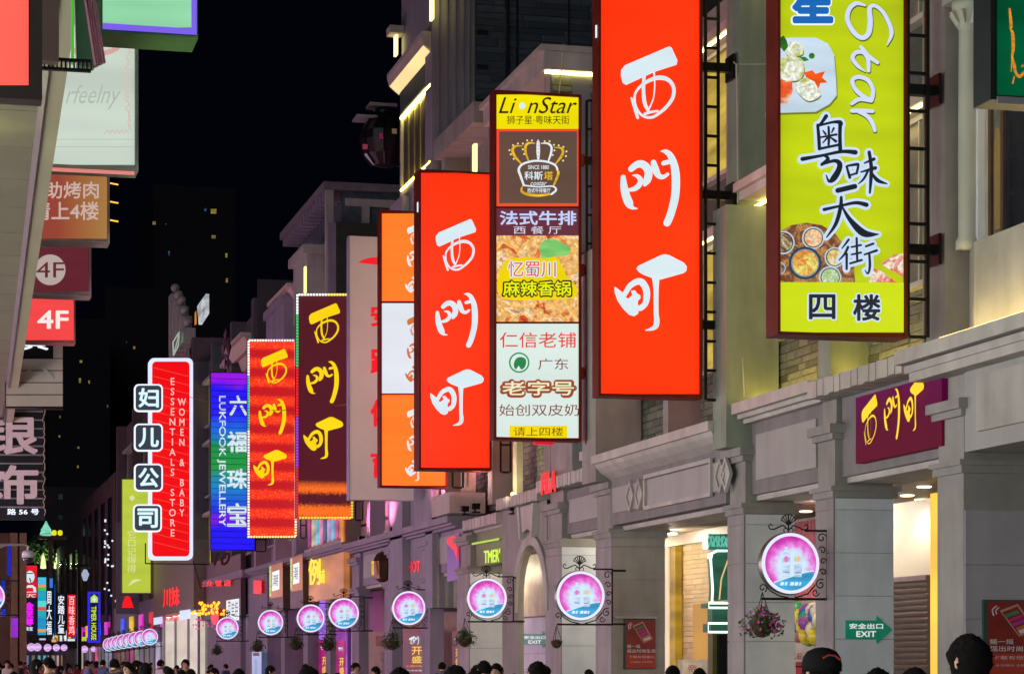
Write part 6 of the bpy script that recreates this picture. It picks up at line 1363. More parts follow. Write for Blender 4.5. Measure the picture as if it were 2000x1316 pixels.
MB().tube([tuple(p + Vector((0, 0, .45))), tuple(p + Vector((0, 0, 1.2)))], .04, 5).tube([tuple(p + Vector((0, 0, -.45))), (p.x, p.y, 0)], .05, 5).build('pole', BLACKM, gl)
gl_l = ['second globe lamp from the left edge', 'third globe lamp from the left', 'fourth globe lamp from the left, under the magenta sign', 'fifth globe lamp from the left', 'sixth globe lamp, touching the fifth', 'seventh globe lamp, under the stacked white characters', 'eighth globe lamp from the left', 'ninth globe lamp, last of the left group', 'globe lamp left of the pair under the blue framed sign', 'globe lamp right of the pair under the blue framed sign']
for i, (px, py, d) in enumerate([(17, 1266, 24), (34, 1254, 14), (44, 1260, 17), (61, 1263, 16), (73, 1263, 16), (93, 1264, 15), (110, 1264, 14), (125, 1264, 13), (165, 1267, 14), (183, 1267, 11)]):
    o = copy_tree(gl); o.location = depth_point(px, py, 180); o.scale = (d * 180 / F / .9,) * 3; o['label'] = gl_l[i]

# ------------------------------------------------------------------ hanging baskets
def basket(label, px, py, D, w_, flowers=0, seed=0, foli=True):
    p = depth_point(px, py, D); s = thing('hanging_basket', label, 'hanging basket', tuple(p), 'hanging flower baskets under the round signs'); rr = random.Random(seed); r_ = w_ / 2
    MB().lathe([(.02, -.55 * r_ * 2), (.5 * r_, -.48 * r_ * 2), (.85 * r_, -.25 * r_ * 2), (r_ * .95, 0), (r_ * .9, .01)], p, 16).build('bowl', paint('coir', .07, .045, .025, .9, 0, .4, 20, .8), s)
    m = MB(); 
    for a in (0, 2.1, 4.2): m.tube([tuple(p + Vector((r_ * .9 * math.cos(a), r_ * .9 * math.sin(a), 0))), tuple(p + Vector((0, 0, r_ * 2.6)))], .006, 4)
    m.build('chain', IRON, s)
    if foli:
        m = MB(); fl = MB()
        for k in range(520):
            a = rr.uniform(0, 6.28); q = rr.random() ** .5; h = rr.uniform(-.1, 1.0) * r_ * 1.3 * (1.25 - q); R1 = r_ * (1.75 if flowers else 1.35) * q * (.8 + .35 * math.sin(a * 5 + seed))
            if q > .7: h -= rr.uniform(0, 1.1) * r_
            c = p + Vector((R1 * math.cos(a), R1 * math.sin(a), h)); t = Vector((rr.uniform(-1, 1), rr.uniform(-1, 1), rr.uniform(-.3, 1))).normalized() * rr.uniform(.04, .085); u = t.cross(Vector((rr.uniform(-1, 1), rr.uniform(-1, 1), rr.uniform(-1, 1)))).normalized() * .017
            m.add([c, c + t * .5 + u, c + t, c + t * .5 - u], [(0, 1, 2, 3)])
            if k < flowers:
                cc = c + Vector((rr.uniform(-.04, .04), -.04, rr.uniform(0, .05))); n_ = 5; vs = [cc]; ax = Vector((rr.uniform(-1, 1), -1, rr.uniform(-.5, .8))).normalized(); u = ax.cross(Vector((0, 0, 1))).normalized(); v = ax.cross(u)
                for j in range(10): b_ = 6.283 * j / 10; rd = .031 if j % 2 == 0 else .019; vs.append(cc + (u * math.cos(b_) + v * math.sin(b_)) * rd + ax * .01)
                fl.add(vs, [(0, 1 + j, 1 + (j + 1) % 10) for j in range(10)])
        m.build('foliage', LEAF, s, kind='stuff')
        if flowers: fl.build('flowers', paint('pink_petal', .62, .05, .38, .5, 0, .25, 10), s, kind='stuff')
    return s
basket('hanging basket of pink flowers under the nearest round sign', 1489, 1218, 35.2, .36, 75, 1)
basket('small hanging bowl with pale tips under the second round sign', 1087, 1252, 45, .23, 0, 2, foli=True).children[-1].scale = (.6, .6, .25)
basket('bushy green hanging basket under the third round sign', 908, 1246, 55, .36, 0, 3)
basket('dark green hanging basket left of the maroon poster', 765, 1252, 64, .42, 0, 4)
basket('dark hanging basket in front of the magenta lit gap', 640, 1256, 72, .42, 0, 5)
basket('brownish hanging basket over the magenta poster', 578, 1256, 78, .40, 0, 6)
basket('small hanging basket above the pale blue banner', 503, 1261, 84, .38, 0, 7)
basket('tiny hanging bowl on the pier beside the restaurant', 424, 1269, 100, .36, 0, 8)

# ------------------------------------------------------------------ posters, exit signs
MARO = paint('maroon_print', .22, .025, .02, .35, 0, .25, 2)
def phone_poster(label, kind, val, x0, y0, x1, y1, det=1, tag_=''):
    P = Plane(kind, val); s = thing('poster_board', label, 'poster', tuple(P.P((x0 + x1) / 2, y1)), 'red phone posters on the piers'); W_ = x1 - x0; H_ = y1 - y0
    def c(x, y): return (x0 + W_ * x, y0 + H_ * y)
    a = P.P(x0, y1); b = P.P(x1, y0); MB().box(a.x, b.x, a.y, a.y + .05, a.z, b.z).build('board', paint('teal_edge', .03, .07, .06, .5), s)
    flat(P, [([c(.07, .02), c(1, .02), c(1, .98), c(.07, .98)], [(0, 1, 2, 3)])], .004, 'print', MARO, s)
    flat(P, [([c(.07, .70), c(1, .70), c(1, .98), c(.07, .98)], [(0, 1, 2, 3)])], .006, 'red_band', paint('red_print2', .42, .05, .03, .35), s)
    WP = paint('white_print', .62, .55, .55, .5)
    flat(P, [([c(.28, .14), c(.60, .05), c(.92, .40), c(.62, .48)], [(0, 1, 2, 3)])], .008, 'phone_frame', paint('pink_print', .5, .25, .22, .5), s)
    flat(P, [([c(.32, .16), c(.59, .08), c(.88, .40), c(.62, .455)], [(0, 1, 2, 3)])], .010, 'phone_body', MARO, s)
    for k, (cc, t_) in enumerate((((.05, .18, .12), .0), ((.45, .03, .12), .25), ((.42, .03, .32), .5), ((.5, .14, .06), .75))):
        def q(u, v): return c(.34 + .28 * v + .25 * u, .20 + .22 * v - .07 * u + 0)
        flat(P, [([q(0, t_), q(1, t_), q(1, t_ + .17), q(0, t_ + .17)], [(0, 1, 2, 3)])], .012, 'screen_band', paint('band%d' % k, *cc, .5), s)
    flat(P, [([c(.60, .40), c(.82, .345), c(.86, .395), c(.64, .445)], [(0, 1, 2, 3)])], .012, 'screen', WP, s)
    flat(P, [stroke2d([(*c(.22, .08), H_ * .009), (*c(.15, .13), H_ * .009), (*c(.17, .20), H_ * .009)]), stroke2d([(*c(.26, .10), H_ * .008), (*c(.21, .14), H_ * .008), (*c(.22, .18), H_ * .008)])], .012, 'wave_marks', WP, s)
    text(P, '摇一摇', (*c(.10, .51), *c(.52, .58)), .012, WP, s, bold=.03); text(P, '摇出时尚生活', (*c(.10, .60), *c(1.0, .675)), .012, WP, s, bold=.03)
    text(P, '下载有惊喜礼', (*c(.15, .73), *c(.98, .78)), .012, WP, s); text(P, '关注微信 立即领取', (*c(.2, .84), *c(.9, .87)), .012, WP, s)
    return s
phone_poster('large red poster of a phone on the nearest pier, at the right edge', 'Y', ynA - .10, 1921, 1171, 2032, 1320)
phone_poster('red phone poster on the wide grey pier beside the lit kiosk bay', 'Y', ynD - .06, 1218, 1208, 1280, 1306)
phone_poster('small red phone poster on the far wall beside the restaurant front', 'Y', YX(388) + .1, 394, 1262, 418, 1302)
MB().box(onY(1205, 0, ynD - .2).x, onY(1285, 0, ynD - .2).x, ynD - .16, ynD - .10, onY(1200, 1207, ynD).z, onY(1200, 1203, ynD).z).build('poster_lamp', paint('poster_lamp', .4, .38, .33, .4), b3)
GRN = paint('exit_green', .0, .16, .10, .35, 0, .05); 
mt, nt_, p_ = newmat('exit_green'); p_.inputs['Base Color'].default_value = (.005, .20, .12, 1); p_.inputs['Roughness'].default_value = .35; p_.inputs['Emission Color'].default_value = (.0, .2, .12, 1); p_.inputs['Emission Strength'].default_value = .35; GRN = mt
def exit_sign(label, kind, val, x0, y0, x1, y1):
    P = Plane(kind, val); s = thing('exit_sign', label, 'exit sign', tuple(P.P(x0, y1))); W_ = x1 - x0; H_ = y1 - y0
    def c(x, y): return (x0 + W_ * x, y0 + H_ * y)
    pts = [c(0, .16), c(.67, .17), c(.67, 0), c(1, .5), c(.67, 1), c(.67, .84), c(0, .82)]
    flat(P, [(pts, [tuple(range(7))])], .03, 'arrow_panel', GRN, s, thick=.03)
    WP = emis(235, 240, 238, .85, 0)
    text(P, '安全出口', (*c(.07, .27), *c(.80, .47)), .034, WP, s, bold=.035); text(P, 'EXIT', (*c(.22, .55), *c(.65, .76)), .034, WP, s, bold=.045)
exit_sign('green EXIT arrow sign on the pale slabbed pier right of the nearest round sign', 'Y', ynB - .03, 1651, 1202, 1741, 1256)
exit_sign('green EXIT arrow sign inside the arch, partly hidden by its edge', 'X', 15.11, 1022, 1232, 1080, 1264)
def opening_poster(label, X, x0, x1, ytop, base, hue=0, px_=None):
    P = Plane('X', X); s = thing('opening_poster', label, 'poster', tuple(P.P((x0 + x1) / 2, 1316)), 'tall opening posters in the arcade')
    c = [(90, 18, 22), (165, 20, 110)][hue]
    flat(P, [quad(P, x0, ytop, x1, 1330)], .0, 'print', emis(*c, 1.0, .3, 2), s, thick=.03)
    w_ = x1 - x0
    for ch, (ox, oy) in zip(('xi', 'men'), ((x0 + w_ * .30, ytop + 12), (x0 + w_ * .5, ytop + 12))): calli(P, ch, ox, oy, w_ * .45, .02, WH, s, sx=.9)
    text(P, '开', (x0 + w_ * .48, ytop + 34, x0 + w_ * .98, ytop + 50), .02, emis(240, 190, 50, 1, 0), s, bold=.03); text(P, '盛', (x0 + w_ * .48, ytop + 52, x0 + w_ * .98, ytop + 66), .02, emis(240, 190, 50, 1, 0), s, bold=.03)
    text(P, '火爆招商', (x0 + w_ * .2, ytop + 70, x0 + w_ * .98, ytop + 74), .02, emis(240, 150, 70, 1, 0), s); text(P, '全场优惠', (x0 + w_ * .22, ytop + 79, x0 + w_ * .98, ytop + 82), .02, WH, s)
    return s
opening_poster('maroon opening poster between mauve columns, left of the bushy basket', 15.0, 786, 826, 1228, 0, 0)
opening_poster('narrow maroon poster mostly hidden by a mauve column', 15.0, 883, 900, 1232, 0, 0)
opening_poster('magenta opening poster beside the magenta lit wall', 15.0, 655, 673, 1250, 0, 1)
opening_poster('magenta poster half behind a column right of the dark basket', 15.0, 620, 640, 1248, 0, 1)
opening_poster('magenta opening poster with gold characters under a round sign', 15.0, 560, 594, 1243, 0, 1)
opening_poster('maroon opening poster with gold characters right of the pale blue banner', 15.0, 522, 553, 1246, 0, 0)
s = thing('banner', 'beige banner with dark upright script beside the mauve column', 'banner', (15.0, YX(736, 15), 1)); P = Plane('X', 15.0)
flat(P, [quad(P, 718, 1233, 756, 1330)], 0, 'cloth', paint('beige_cloth', .50, .36, .27, .6), s, thick=.02); flat(P, [quad(P, 735, 1241, 752, 1261)], .02, 'red_print', paint('red_print3', .3, .06, .05, .5), s); text(P, '传统小吃', (745, 1272, 752, 1316), .02, BLK, s, vertical=True)
s = thing('banner', 'narrow pale blue upright banner at the grey pier', 'banner', (12.6, YX(501, 12.6), 1)); P = Plane('X', 12.7)
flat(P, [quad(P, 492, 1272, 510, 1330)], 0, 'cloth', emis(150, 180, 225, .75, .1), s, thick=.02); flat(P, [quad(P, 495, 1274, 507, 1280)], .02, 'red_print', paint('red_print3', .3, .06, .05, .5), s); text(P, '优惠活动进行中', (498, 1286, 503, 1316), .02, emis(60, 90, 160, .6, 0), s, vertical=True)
# first-floor lit clothes window behind the maroon sign
s = thing('display_window', 'upper shop window with hanging turquoise and pink clothes, lit amber at its right', 'window', (12.9, YX(630), 6)); P = Plane('X', 12.9)
y0, y1 = YX(668, 12.9), YX(597, 12.9)
MB().box(13.0, 13.05, y0, y1, 5.35, 8.2).build('backing', emis(150, 70, 70, .5, .3), s)
for k, c in enumerate(((230, 120, 40), (190, 90, 140), (120, 190, 225), (180, 170, 225), (40, 90, 120), (230, 150, 190), (110, 200, 220), (200, 190, 150), (170, 60, 110))):
    ya = y0 + (y1 - y0) * (k + .15) / 9.2; m = MB(); m.prism([(ya, 5.6), (ya + (y1 - y0) / 13, 5.5), (ya + (y1 - y0) / 16, 8), (ya + (y1 - y0) / 40, 8)], 'x', 12.93, 12.99); m.build('garment', emis(*c, .75, .3, 2), s)
MB().box(12.85, 12.92, y0, y1, 5.32, 5.42).build('sill', PL2, s); MB().box(12.86, 12.90, y0 - .4, y0 - .02, 5.35, 8.2).build('lit_edge', emis(215, 150, 20, .9, .3), s)
# floodlights standing on the cornices
def flood(label, px, py, X, colr, en, s_=.22, lamp=True):
    p = Plane('X', X).P(px, py); s = thing('floodlight', label, 'floodlight', tuple(p), 'small floodlights on the cornice')
    MB().prism([(p.y - s_, p.z + s_ * 1.3), (p.y + s_, p.z + s_ * 1.5), (p.y + s_ * .7, p.z + s_ * .4), (p.y - s_ * .6, p.z + s_ * .3)], 'x', p.x, p.x + s_ * 1.4).build('housing', BLACKM, s)
    MB().box(p.x + s_ * .5, p.x + s_ * .8, p.y - .05, p.y + .05, p.z - .02, p.z + s_ * .5).box(p.x, p.x + s_ * 1.4, p.y - .12, p.y + .12, p.z - .04, p.z - .005).build('bracket', BLACKM, s)
    if lamp:
        ld = bpy.data.lights.new('flood_lamp', 'SPOT'); ld.energy = en; ld.color = colr; ld.spot_size = 2.1; ld.spot_blend = .8; ld.shadow_soft_size = .1
        l = bpy.data.objects.new('flood_lamp', ld); COL.objects.link(l); l.location = p + Vector((-.7, 0, s_ * 1.7)); l.rotation_euler = (0, math.radians(180 + 32), 0)
flood('black floodlight on the cornice left of the near glowing parapet', 1828, 700, 12.75, (1, .9, .7), 8, .10, False)
flood('floodlight on the cornice by the cream pilaster under the second red sign', 994, 1001, 12.9, (1, .8, .5), 150, .14)
flood('right of two small black floodlights above the planter box', 920, 998, 12.7, (1, .65, .5), 170, .14)
flood('left of two small black floodlights above the planter box', 900, 1002, 12.7, (1, .3, .5), 260, .13)
flood('small floodlight on the mauve cornice below the orange sign', 843, 1018, 12.75, (1, .25, .45), 330, .14)
flood('small floodlight on the mauve cornice below the grey sign', 761, 1042, 12.75, (1, .22, .42), 420, .14)
flood('small floodlight on the cornice right of the clothes window', 700, 1058, 12.75, (1, .25, .5), 420, .13)
flood('small floodlight on the cornice left of the clothes window', 575, 1092, 12.75, (1, .3, .5), 380, .13)
# ------------------------------------------------------------------ cables
s = thing('cable', 'thin pale cable hanging down the greenish pilaster left of the yellow sign', 'cable', (13, ynC, 8)); P = Plane('X', 12.98)
MB().tube([tuple(P.P(x, y)) for x, y in ((1432, 120), (1438, 128), (1440, 250), (1441, 400), (1443, 560), (1450, 700), (1454, 775))], .012, 5).tube([tuple(P.P(1436, 126)), tuple(Vector((13.7, ynC + .3, P.P(1436, 124).z)))], .01, 5).build('wire', CABLE, s)
s = thing('cable', 'thin black cable strung across the street in front of the grey and rainbow signs', 'cable', (9, 60, 9)); 
a = Vector(W(370, 775, 100)); b = Vector(W(800, 768, 61)); MB().tube([tuple(a.lerp(b, t) + Vector((0, 0, -.5 * math.sin(math.pi * t)))) for t in [i / 12 for i in range(13)]], .012, 4).build('wire', BLACKM, s)
s = thing('cable', 'pale cable hanging in front of the low stone end wall by the crown sign', 'cable', (13.5, 49, 12)); MB().tube([W(1101, 85, 49.2), W(1098, 120, 49.2), W(1092, 182, 49.2), W(1090, 260, 49.2)], .012, 4).build('wire', CABLE, s)

# ------------------------------------------------------------------ far buildings, towers, trees
def farbox(label, Y, x0, ytop, x1, mat, name='far_building', dep=18, wins=()):
    a = onY(x0, ytop, Y); b = onY(x1, ytop, Y); s = thing(name, label, 'building', (a.x, Y, 0)); MB().box(a.x, b.x, Y, Y + dep, 0, a.z).build('wall', mat, s)
    for (x, y, w_, h_, c) in wins:
        P = Plane('Y', Y); flat(P, [quad(P, x - w_ / 2, y - h_ / 2, x + w_ / 2, y + h_ / 2)], .1, 'lit_window', emis(*c, .3, .5, 2), s)
        f0 = P.P(x - w_ / 2 - 1, y + h_ / 2 + 1); f1 = P.P(x + w_ / 2 + 1, y - h_ / 2 - 1); MB().box(f0.x, f1.x, Y - .06, Y - .002, f0.z, f1.z).build('window_frame', SKYD, s)
    return s
YE = (215, 195, 90); GN = (120, 190, 160); BLU = (110, 130, 210); YB = (235, 235, 60)
farbox('tallest unlit tower far behind the street with a few small lit windows', 420, 300, 360, 460, SKYD, 'tower_block', 30, [(417, 413, 11, 9, YE), (401, 410, 4, 5, BLU), (417, 463, 8, 6, YE), (442, 499, 4, 8, YE), (443, 548, 4, 8, YE), (311, 612, 7, 6, YE), (310, 630, 7, 6, GN), (301, 436, 6, 6, YE), (324, 438, 2, 2, BLU), (330, 495, 3, 8, BLU)])
farbox('dark far tower block left of the tallest one with scattered yellow windows', 380, 205, 560, 330, SKYD, 'tower_block', 30, [(262, 679, 4, 5, YE), (157, 706, 5, 5, YE), (247, 668, 2, 2, BLU)])
farbox('dark lower tower block behind the magenta and red sign cluster', 360, 95, 620, 215, SKYD, 'tower_block', 25, [(156, 743, 4, 9, YE), (174, 746, 3, 6, YE), (210, 793, 2, 5, YE), (117, 814, 3, 5, YE), (153, 874, 4, 4, YE), (152, 911, 3, 5, YE), (116, 852, 3, 4, YE), (158, 706, 5, 5, YE)])
farbox('far grey building in the middle distance with a bright yellow window', 300, 84, 950, 200, paint('far_concrete3', .05, .04, .045, .8, 0, .3, .2), 'far_building', 18, [(145, 1057, 12, 10, YB), (118, 970, 9, 11, (60, 70, 70)), (118, 1010, 8, 10, (40, 50, 50))])
farbox('low far building behind the hanging signs at the end of the street', 245, -10, 1108, 212, paint('far_brown', .06, .04, .045, .8, 0, .3, .2), 'far_building', 14, [(100, 1044, 4, 5, YE)])
for (x, y) in ((101, 1044), (110, 1045)): pass
s = thing('far_building', 'brown columned shop building at the left edge behind the security camera', 'building', (3, 140, 0))
a = onY(-30, 1040, 140); b = onY(38, 1040, 140); MB().box(a.x, b.x, 140, 150, 0, a.z).build('wall', paint('far_brown2', .12, .07, .05, .8, 0, .2, .5), s)
for q in (20, 34): x = onY(q, 1100, 140).x; MB().box(x, x + .5, 139.6, 139.99, 0, a.z).build('column', paint('far_tan', .25, .15, .09, .7), s)
def tree(label, px, py, Y, w_, h_, seed):
    p = onY(px, py, Y); s = thing('roof_tree', label, 'tree', tuple(p)); rr = random.Random(seed); k = Y / F; w_ *= k; h_ *= k
    m = MB(); m.tube([tuple(p), tuple(p + Vector((.1, 0, h_ * .4))), tuple(p + Vector((-.1, 0, h_ * .8)))], [.14, .1, .04], 6)
    for j in range(6): a = rr.uniform(0, 6.28); m.tube([tuple(p + Vector((0, 0, h_ * .3))), tuple(p + Vector((w_ * .4 * math.cos(a), w_ * .3 * math.sin(a), h_ * rr.uniform(.5, .9))))], [.05, .02], 4)
    m.build('trunk', paint('bark', .06, .04, .03, .9), s); m = MB()
    cl = [(rr.uniform(-.5, .5) * w_, rr.uniform(-.4, .4) * w_, h_ * rr.uniform(.35, 1)) for _ in range(12)]
    for j in range(1100):
        c = cl[j % 12]; q = p + Vector((c[0] + rr.gauss(0, w_ * .10), c[1] + rr.gauss(0, w_ * .1), c[2] + rr.gauss(0, h_ * .10))); t = Vector((rr.gauss(0, 1), rr.gauss(0, 1), rr.gauss(0, 1))).normalized() * .22; u = t.cross(Vector((rr.gauss(0, 1), rr.gauss(0, 1), 1))).normalized() * .1
        m.add([q - t, q + u, q + t, q - u], [(0, 1, 2, 3)])
    m.build('crown', LEAF, s)
    ld = bpy.data.lights.new('tree_lamp', 'POINT'); ld.energy = 500; ld.color = (.75, 1, .55); ld.shadow_soft_size = .3; l = bpy.data.objects.new('tree_lamp', ld); COL.objects.link(l); l.location = p + Vector((0, -2.2, .2))
    ls = thing('tree_lamp', label.replace('tree', 'lamp beneath the tree'), 'lamp', tuple(p + Vector((0, -2.2, 0)))); MB().lathe([(.05, 0), (.28, .05), (.2, .9), (.03, 1.5)], tuple(p + Vector((0, -2.4, -.2))), 8).build('lit_cone', emis(235, 245, 170, 1.3, .2), ls)
tree('green lit tree on the far roof above the red chicken sign', 82, 1108, 236, 42, 52, 1)
tree('green lit tree on the far roof right of the first', 108, 1108, 238, 34, 40, 2)
tree('green lit tree on the far roof above the blue framed sign', 176, 1110, 238, 34, 32, 3)
s = thing('roof_ornament', 'small lit green spire with two yellow lanterns on a far ledge', 'ornament', W(95, 1046, 230))
p = Vector(W(90, 1046, 230)); MB().lathe([(.35, 0), (.6, .1), (.45, .5), (.5, .55), (.22, 1.0), (.03, 1.4)], p, 8).build('spire', emis(130, 220, 190, 1, .3, 4), s)
for dx in (.75, 1.3): MB().lathe([(.1, .0), (.22, .1), (.22, .4), (.1, .5)], tuple(p + Vector((dx, 0, .05))), 8).build('lantern', emis(235, 225, 40, 1, 0), s)
m = MB().box(p.x - .8, p.x + 1.9, 229.5, 231, p.z - .3, p.z - .02); m.box(p.x + .2, p.x + .6, 229.8, 230.2, 0, p.z - .3); m.build('ledge', paint('ledge_far', .2, .1, .1, .7), s)
s = thing('lit_kiosk_front', 'row of lit doors and panels at street level under the globe lamps', 'shop front', W(90, 1300, 200))
P = Plane('Y', 200)
for (x0, x1, c) in ((62, 68, (120, 120, 110)), (73, 79, (120, 180, 200)), (84, 90, (90, 190, 225)), (92, 95, (200, 210, 220)), (101, 107, (150, 150, 120)), (109, 115, (220, 170, 190)), (119, 122, (150, 120, 60)), (188, 198, (150, 60, 60)), (30, 56, (110, 130, 190))): flat(P, [quad(P, x0, 1279, x1, 1300)], 0, 'lit_panel', emis(*c, .7, .3, .6), s)
MB().box(onY(0, 0, 200).x, onY(205, 0, 200).x, 200.05, 201, 0, 3.3).build('wall', DARK, s)
s = thing('awning', 'grey blue canopy with an orange edge at the far left street level', 'awning', W(28, 1290, 150)); a = onY(-2, 1290, 150); b = onY(42, 1290, 150)
m = MB(); zt_ = onY(20, 1276, 150).z; m.add([(a.x, 150, a.z), (b.x, 150, a.z), (b.x - .4, 151, zt_), (a.x + .4, 151, zt_), (a.x, 152, a.z), (b.x, 152, a.z)], [(0, 1, 2, 3), (3, 2, 5, 4), (1, 5, 2), (0, 3, 4)]); m.build('roof', paint('canopy_blue', .16, .18, .24, .5), s)
MB().box(a.x, b.x, 149.9, 149.99, a.z - .12, a.z).build('lit_edge', emis(230, 150, 70, .9, .1), s); m = MB(); m.box(a.x, a.x + .08, 150, 150.1, 0, a.z - .12).box(b.x - .08, b.x, 150, 150.1, 0, a.z - .12); m.build('post', BLACKM, s)
s = thing('light_string', 'vertical strings of tiny white lights on the dark wall right of the blue framed sign', 'lights', W(212, 1100, 168)); m = MB(); rr = random.Random(8)
for k in range(22): p = Vector(W(rr.choice((205, 211, 219)) + rr.uniform(-2, 2), rr.uniform(1000, 1180), 164.6)); m.box(p.x - .06, p.x + .06, p.y - .03, p.y + .03, p.z - .06, p.z + .06)
m.build('bulb', emis(220, 220, 235, 1.2, 0), s, kind='stuff')
s = thing('street_pole', 'dark slim street pole at the end of the street left of the blue framed sign', 'pole', W(155, 1300, 150)); p = onY(155, 1105, 150); MB().tube([(p.x, 150, 0), (p.x, 150, p.z)], .14, 8).tube([(p.x - .5, 150, p.z), (p.x + .5, 150, p.z)], .1, 6).build('pole', BLACKM, s)
MB().lathe([(.1, -.7), (.25, -.3), (.1, 0)], (p.x + .35, 150, p.z - .2), 8).build('lantern', emis(180, 190, 220, .8, 0), s)

# ------------------------------------------------------------------ people
def person_mesh(variant, seed):
    """one continuous figure grown over a skeleton, walking away"""
    rr = random.Random(seed)
    V = [(0, 0, .98), (0, .01, 1.14), (0, .02, 1.32), (0, .01, 1.46), (0, -.01, 1.53), (0, -.005, 1.60), (0, .0, 1.665), (0, .0, 1.70),
         (-.17, .0, 1.42), (-.23, .02, 1.16), (-.21, -.10, .93), (-.205, -.13, .84), (.17, .0, 1.42), (.23, -.02, 1.16), (.22, .05, .90), (.215, .07, .81),
         (-.10, .0, .92), (-.11, -.10, .50), (-.11, .02, .09), (-.115, -.13, .035), (.10, .0, .92), (.11, .08, .50), (.11, .24, .12), (.115, .12, .04)]
    E = [(0, 1), (1, 2), (2, 3), (3, 4), (4, 5), (5, 6), (6, 7), (2, 8), (8, 9), (9, 10), (10, 11), (2, 12), (12, 13), (13, 14), (14, 15), (0, 16), (16, 17), (17, 18), (18, 19), (0, 20), (20, 21), (21, 22), (22, 23)]
    RD = [.15, .14, .17, .075, .06, .085, .095, .07, .075, .05, .04, .035, .075, .05, .04, .035, .105, .07, .045, .04, .105, .07, .045, .04]
    if variant == 1: RD[0] = .16; RD[2] = .15
    me = bpy.data.meshes.new('body'); me.from_pydata(V, E, []); o = bpy.data.objects.new('tmp', me); COL.objects.link(o)
    sk = o.modifiers.new('s', 'SKIN'); su = o.modifiers.new('u', 'SUBSURF'); su.levels = 2
    for i, r_ in enumerate(RD): me.skin_vertices[0].data[i].radius = (r_, r_ * (.72 if i < 3 else 1.0))
    me.skin_vertices[0].data[0].use_root = True
    m2 = bpy.data.meshes.new_from_object(o.evaluated_get(bpy.context.evaluated_depsgraph_get())); bpy.data.objects.remove(o); bpy.data.meshes.remove(me)
    m2.name = 'person_body'; return m2
def body_parts(me):
    me.materials.clear()
    return me
CLOTH = [(.03, .03, .04), (.30, .04, .05), (.06, .10, .22), (.35, .33, .30), (.08, .08, .09), (.02, .05, .04), (.28, .18, .05), (.4, .4, .42)]
def make_person(variant, seed, ci):
    me = person_mesh(variant, seed)
    for m_ in (SKIN, paint('shirt%d' % ci, *CLOTH[ci], .8, 0, .15, 9), paint('trousers%d' % (ci % 3), *[(.03, .035, .06), (.02, .02, .022), (.12, .10, .08)][ci % 3], .8), paint('shoe', .03, .03, .03, .5)): me.materials.append(m_)
    for p in me.polygons:
        z = p.center.z; x = abs(p.center.x); p.use_smooth = True
        p.material_index = 3 if z < .08 else 2 if z < .98 and x < .19 else 0 if z > 1.475 or (x > .185 and z < 1.14) else 1
    t = thing('person', 'x', 'person', (0, 0, 0)); b = bpy.data.objects.new('body', me); link(b, t)
    # hands with five fingers
    for sx, (hx, hy, hz) in ((-1, (-.205, -.14, .82)), (1, (.215, .075, .79))):
        m = MB(); m.lathe([(.012, -.05), (.032, -.035), (.036, 0), (.028, .035)], (hx, hy, hz), 8)
        for k, (dx, ln_) in enumerate(((-.024, .055), (-.008, .068), (.009, .064), (.025, .05))): m.tube([(hx, hy + dx, hz - .04), (hx - sx * .006, hy + dx, hz - .04 - ln_ * .55), (hx - sx * .02, hy + dx, hz - .04 - ln_)], [.0095, .009, .007], 6)
        m.tube([(hx, hy - .03, hz), (hx - sx * .015, hy - .05, hz - .03), (hx - sx * .02, hy - .05, hz - .055)], [.011, .010, .008], 6); m.build('hand', SKIN, t, smooth=True)
    # ears, nose, eyes, mouth: the face looks along +Y (away)
    m = MB()
    for sx in (-1, 1): m.lathe([(.004, -.03), (.016, -.018), (.018, .01), (.008, .03)], (sx * .092, .0, 1.615), 8)
    m.build('ear', SKIN, t, smooth=True)
    MB().prism([(.085, 1.60), (.115, 1.603), (.088, 1.645)], 'x', -.013, .013).build('nose', SKIN, t)
    m = MB()
    for sx in (-1, 1): m.lathe([(.002, -.008), (.012, 0), (.002, .008)], (sx * .034, .088, 1.642), 8)
    m.build('eye', BLK, t); MB().box(-.024, .024, .082, .090, 1.565, 1.572).build('mouth', paint('lip', .3, .08, .07, .5), t)
    # hair: cap of locks over back and top of the head
    rr = random.Random(seed); m = MB(); nu, nv = 30, 16; vs = []
    for j in range(nv + 1):
        ph = math.pi * .68 * j / nv
        for i in range(nu):
            a = 2 * math.pi * i / nu; fr = max(0, math.sin(a)); p2 = ph * (1 - .42 * fr); r_ = .104 * (1 + rr.uniform(-.045, .075) + .04 * math.sin(a * 3 + seed)) * (1.05 if variant else 1)
            zz = 1.628 + r_ * 1.12 * math.cos(p2); 
            if variant == 1 and math.sin(a) < .3 and j == nv: zz -= .12
            vs.append((r_ * math.sin(p2) * math.cos(a), r_ * 1.05 * math.sin(p2) * math.sin(a) - .004, zz))
    fs = [(j * nu + i, (j + 1) * nu + i, (j + 1) * nu + (i + 1) % nu, j * nu + (i + 1) % nu) for j in range(nv) for i in range(nu)]
    m.add(vs, fs)
    for k in range(150):
        a = rr.uniform(0, 6.28); ph = rr.uniform(0, 1.9); n_ = Vector((math.sin(ph) * math.cos(a), math.sin(ph) * math.sin(a), math.cos(ph)))
        if n_.y > .5 and n_.z < .5: continue
        c = Vector((0, -.004, 1.628)) + n_ * .112; tt = (n_ + Vector((rr.uniform(-1, 1), rr.uniform(-1, 1), rr.uniform(-1, .2)))).normalized() * rr.uniform(.015, .035); u = tt.cross(n_).normalized() * .004 if tt.cross(n_).length > 1e-6 else Vector((.004, 0, 0))
        m.add([c - n_ * .01 - u, c - n_ * .01 + u, c + tt], [(0, 1, 2)])
    h = m.build('hair', HAIR, t, smooth=True)
    return t
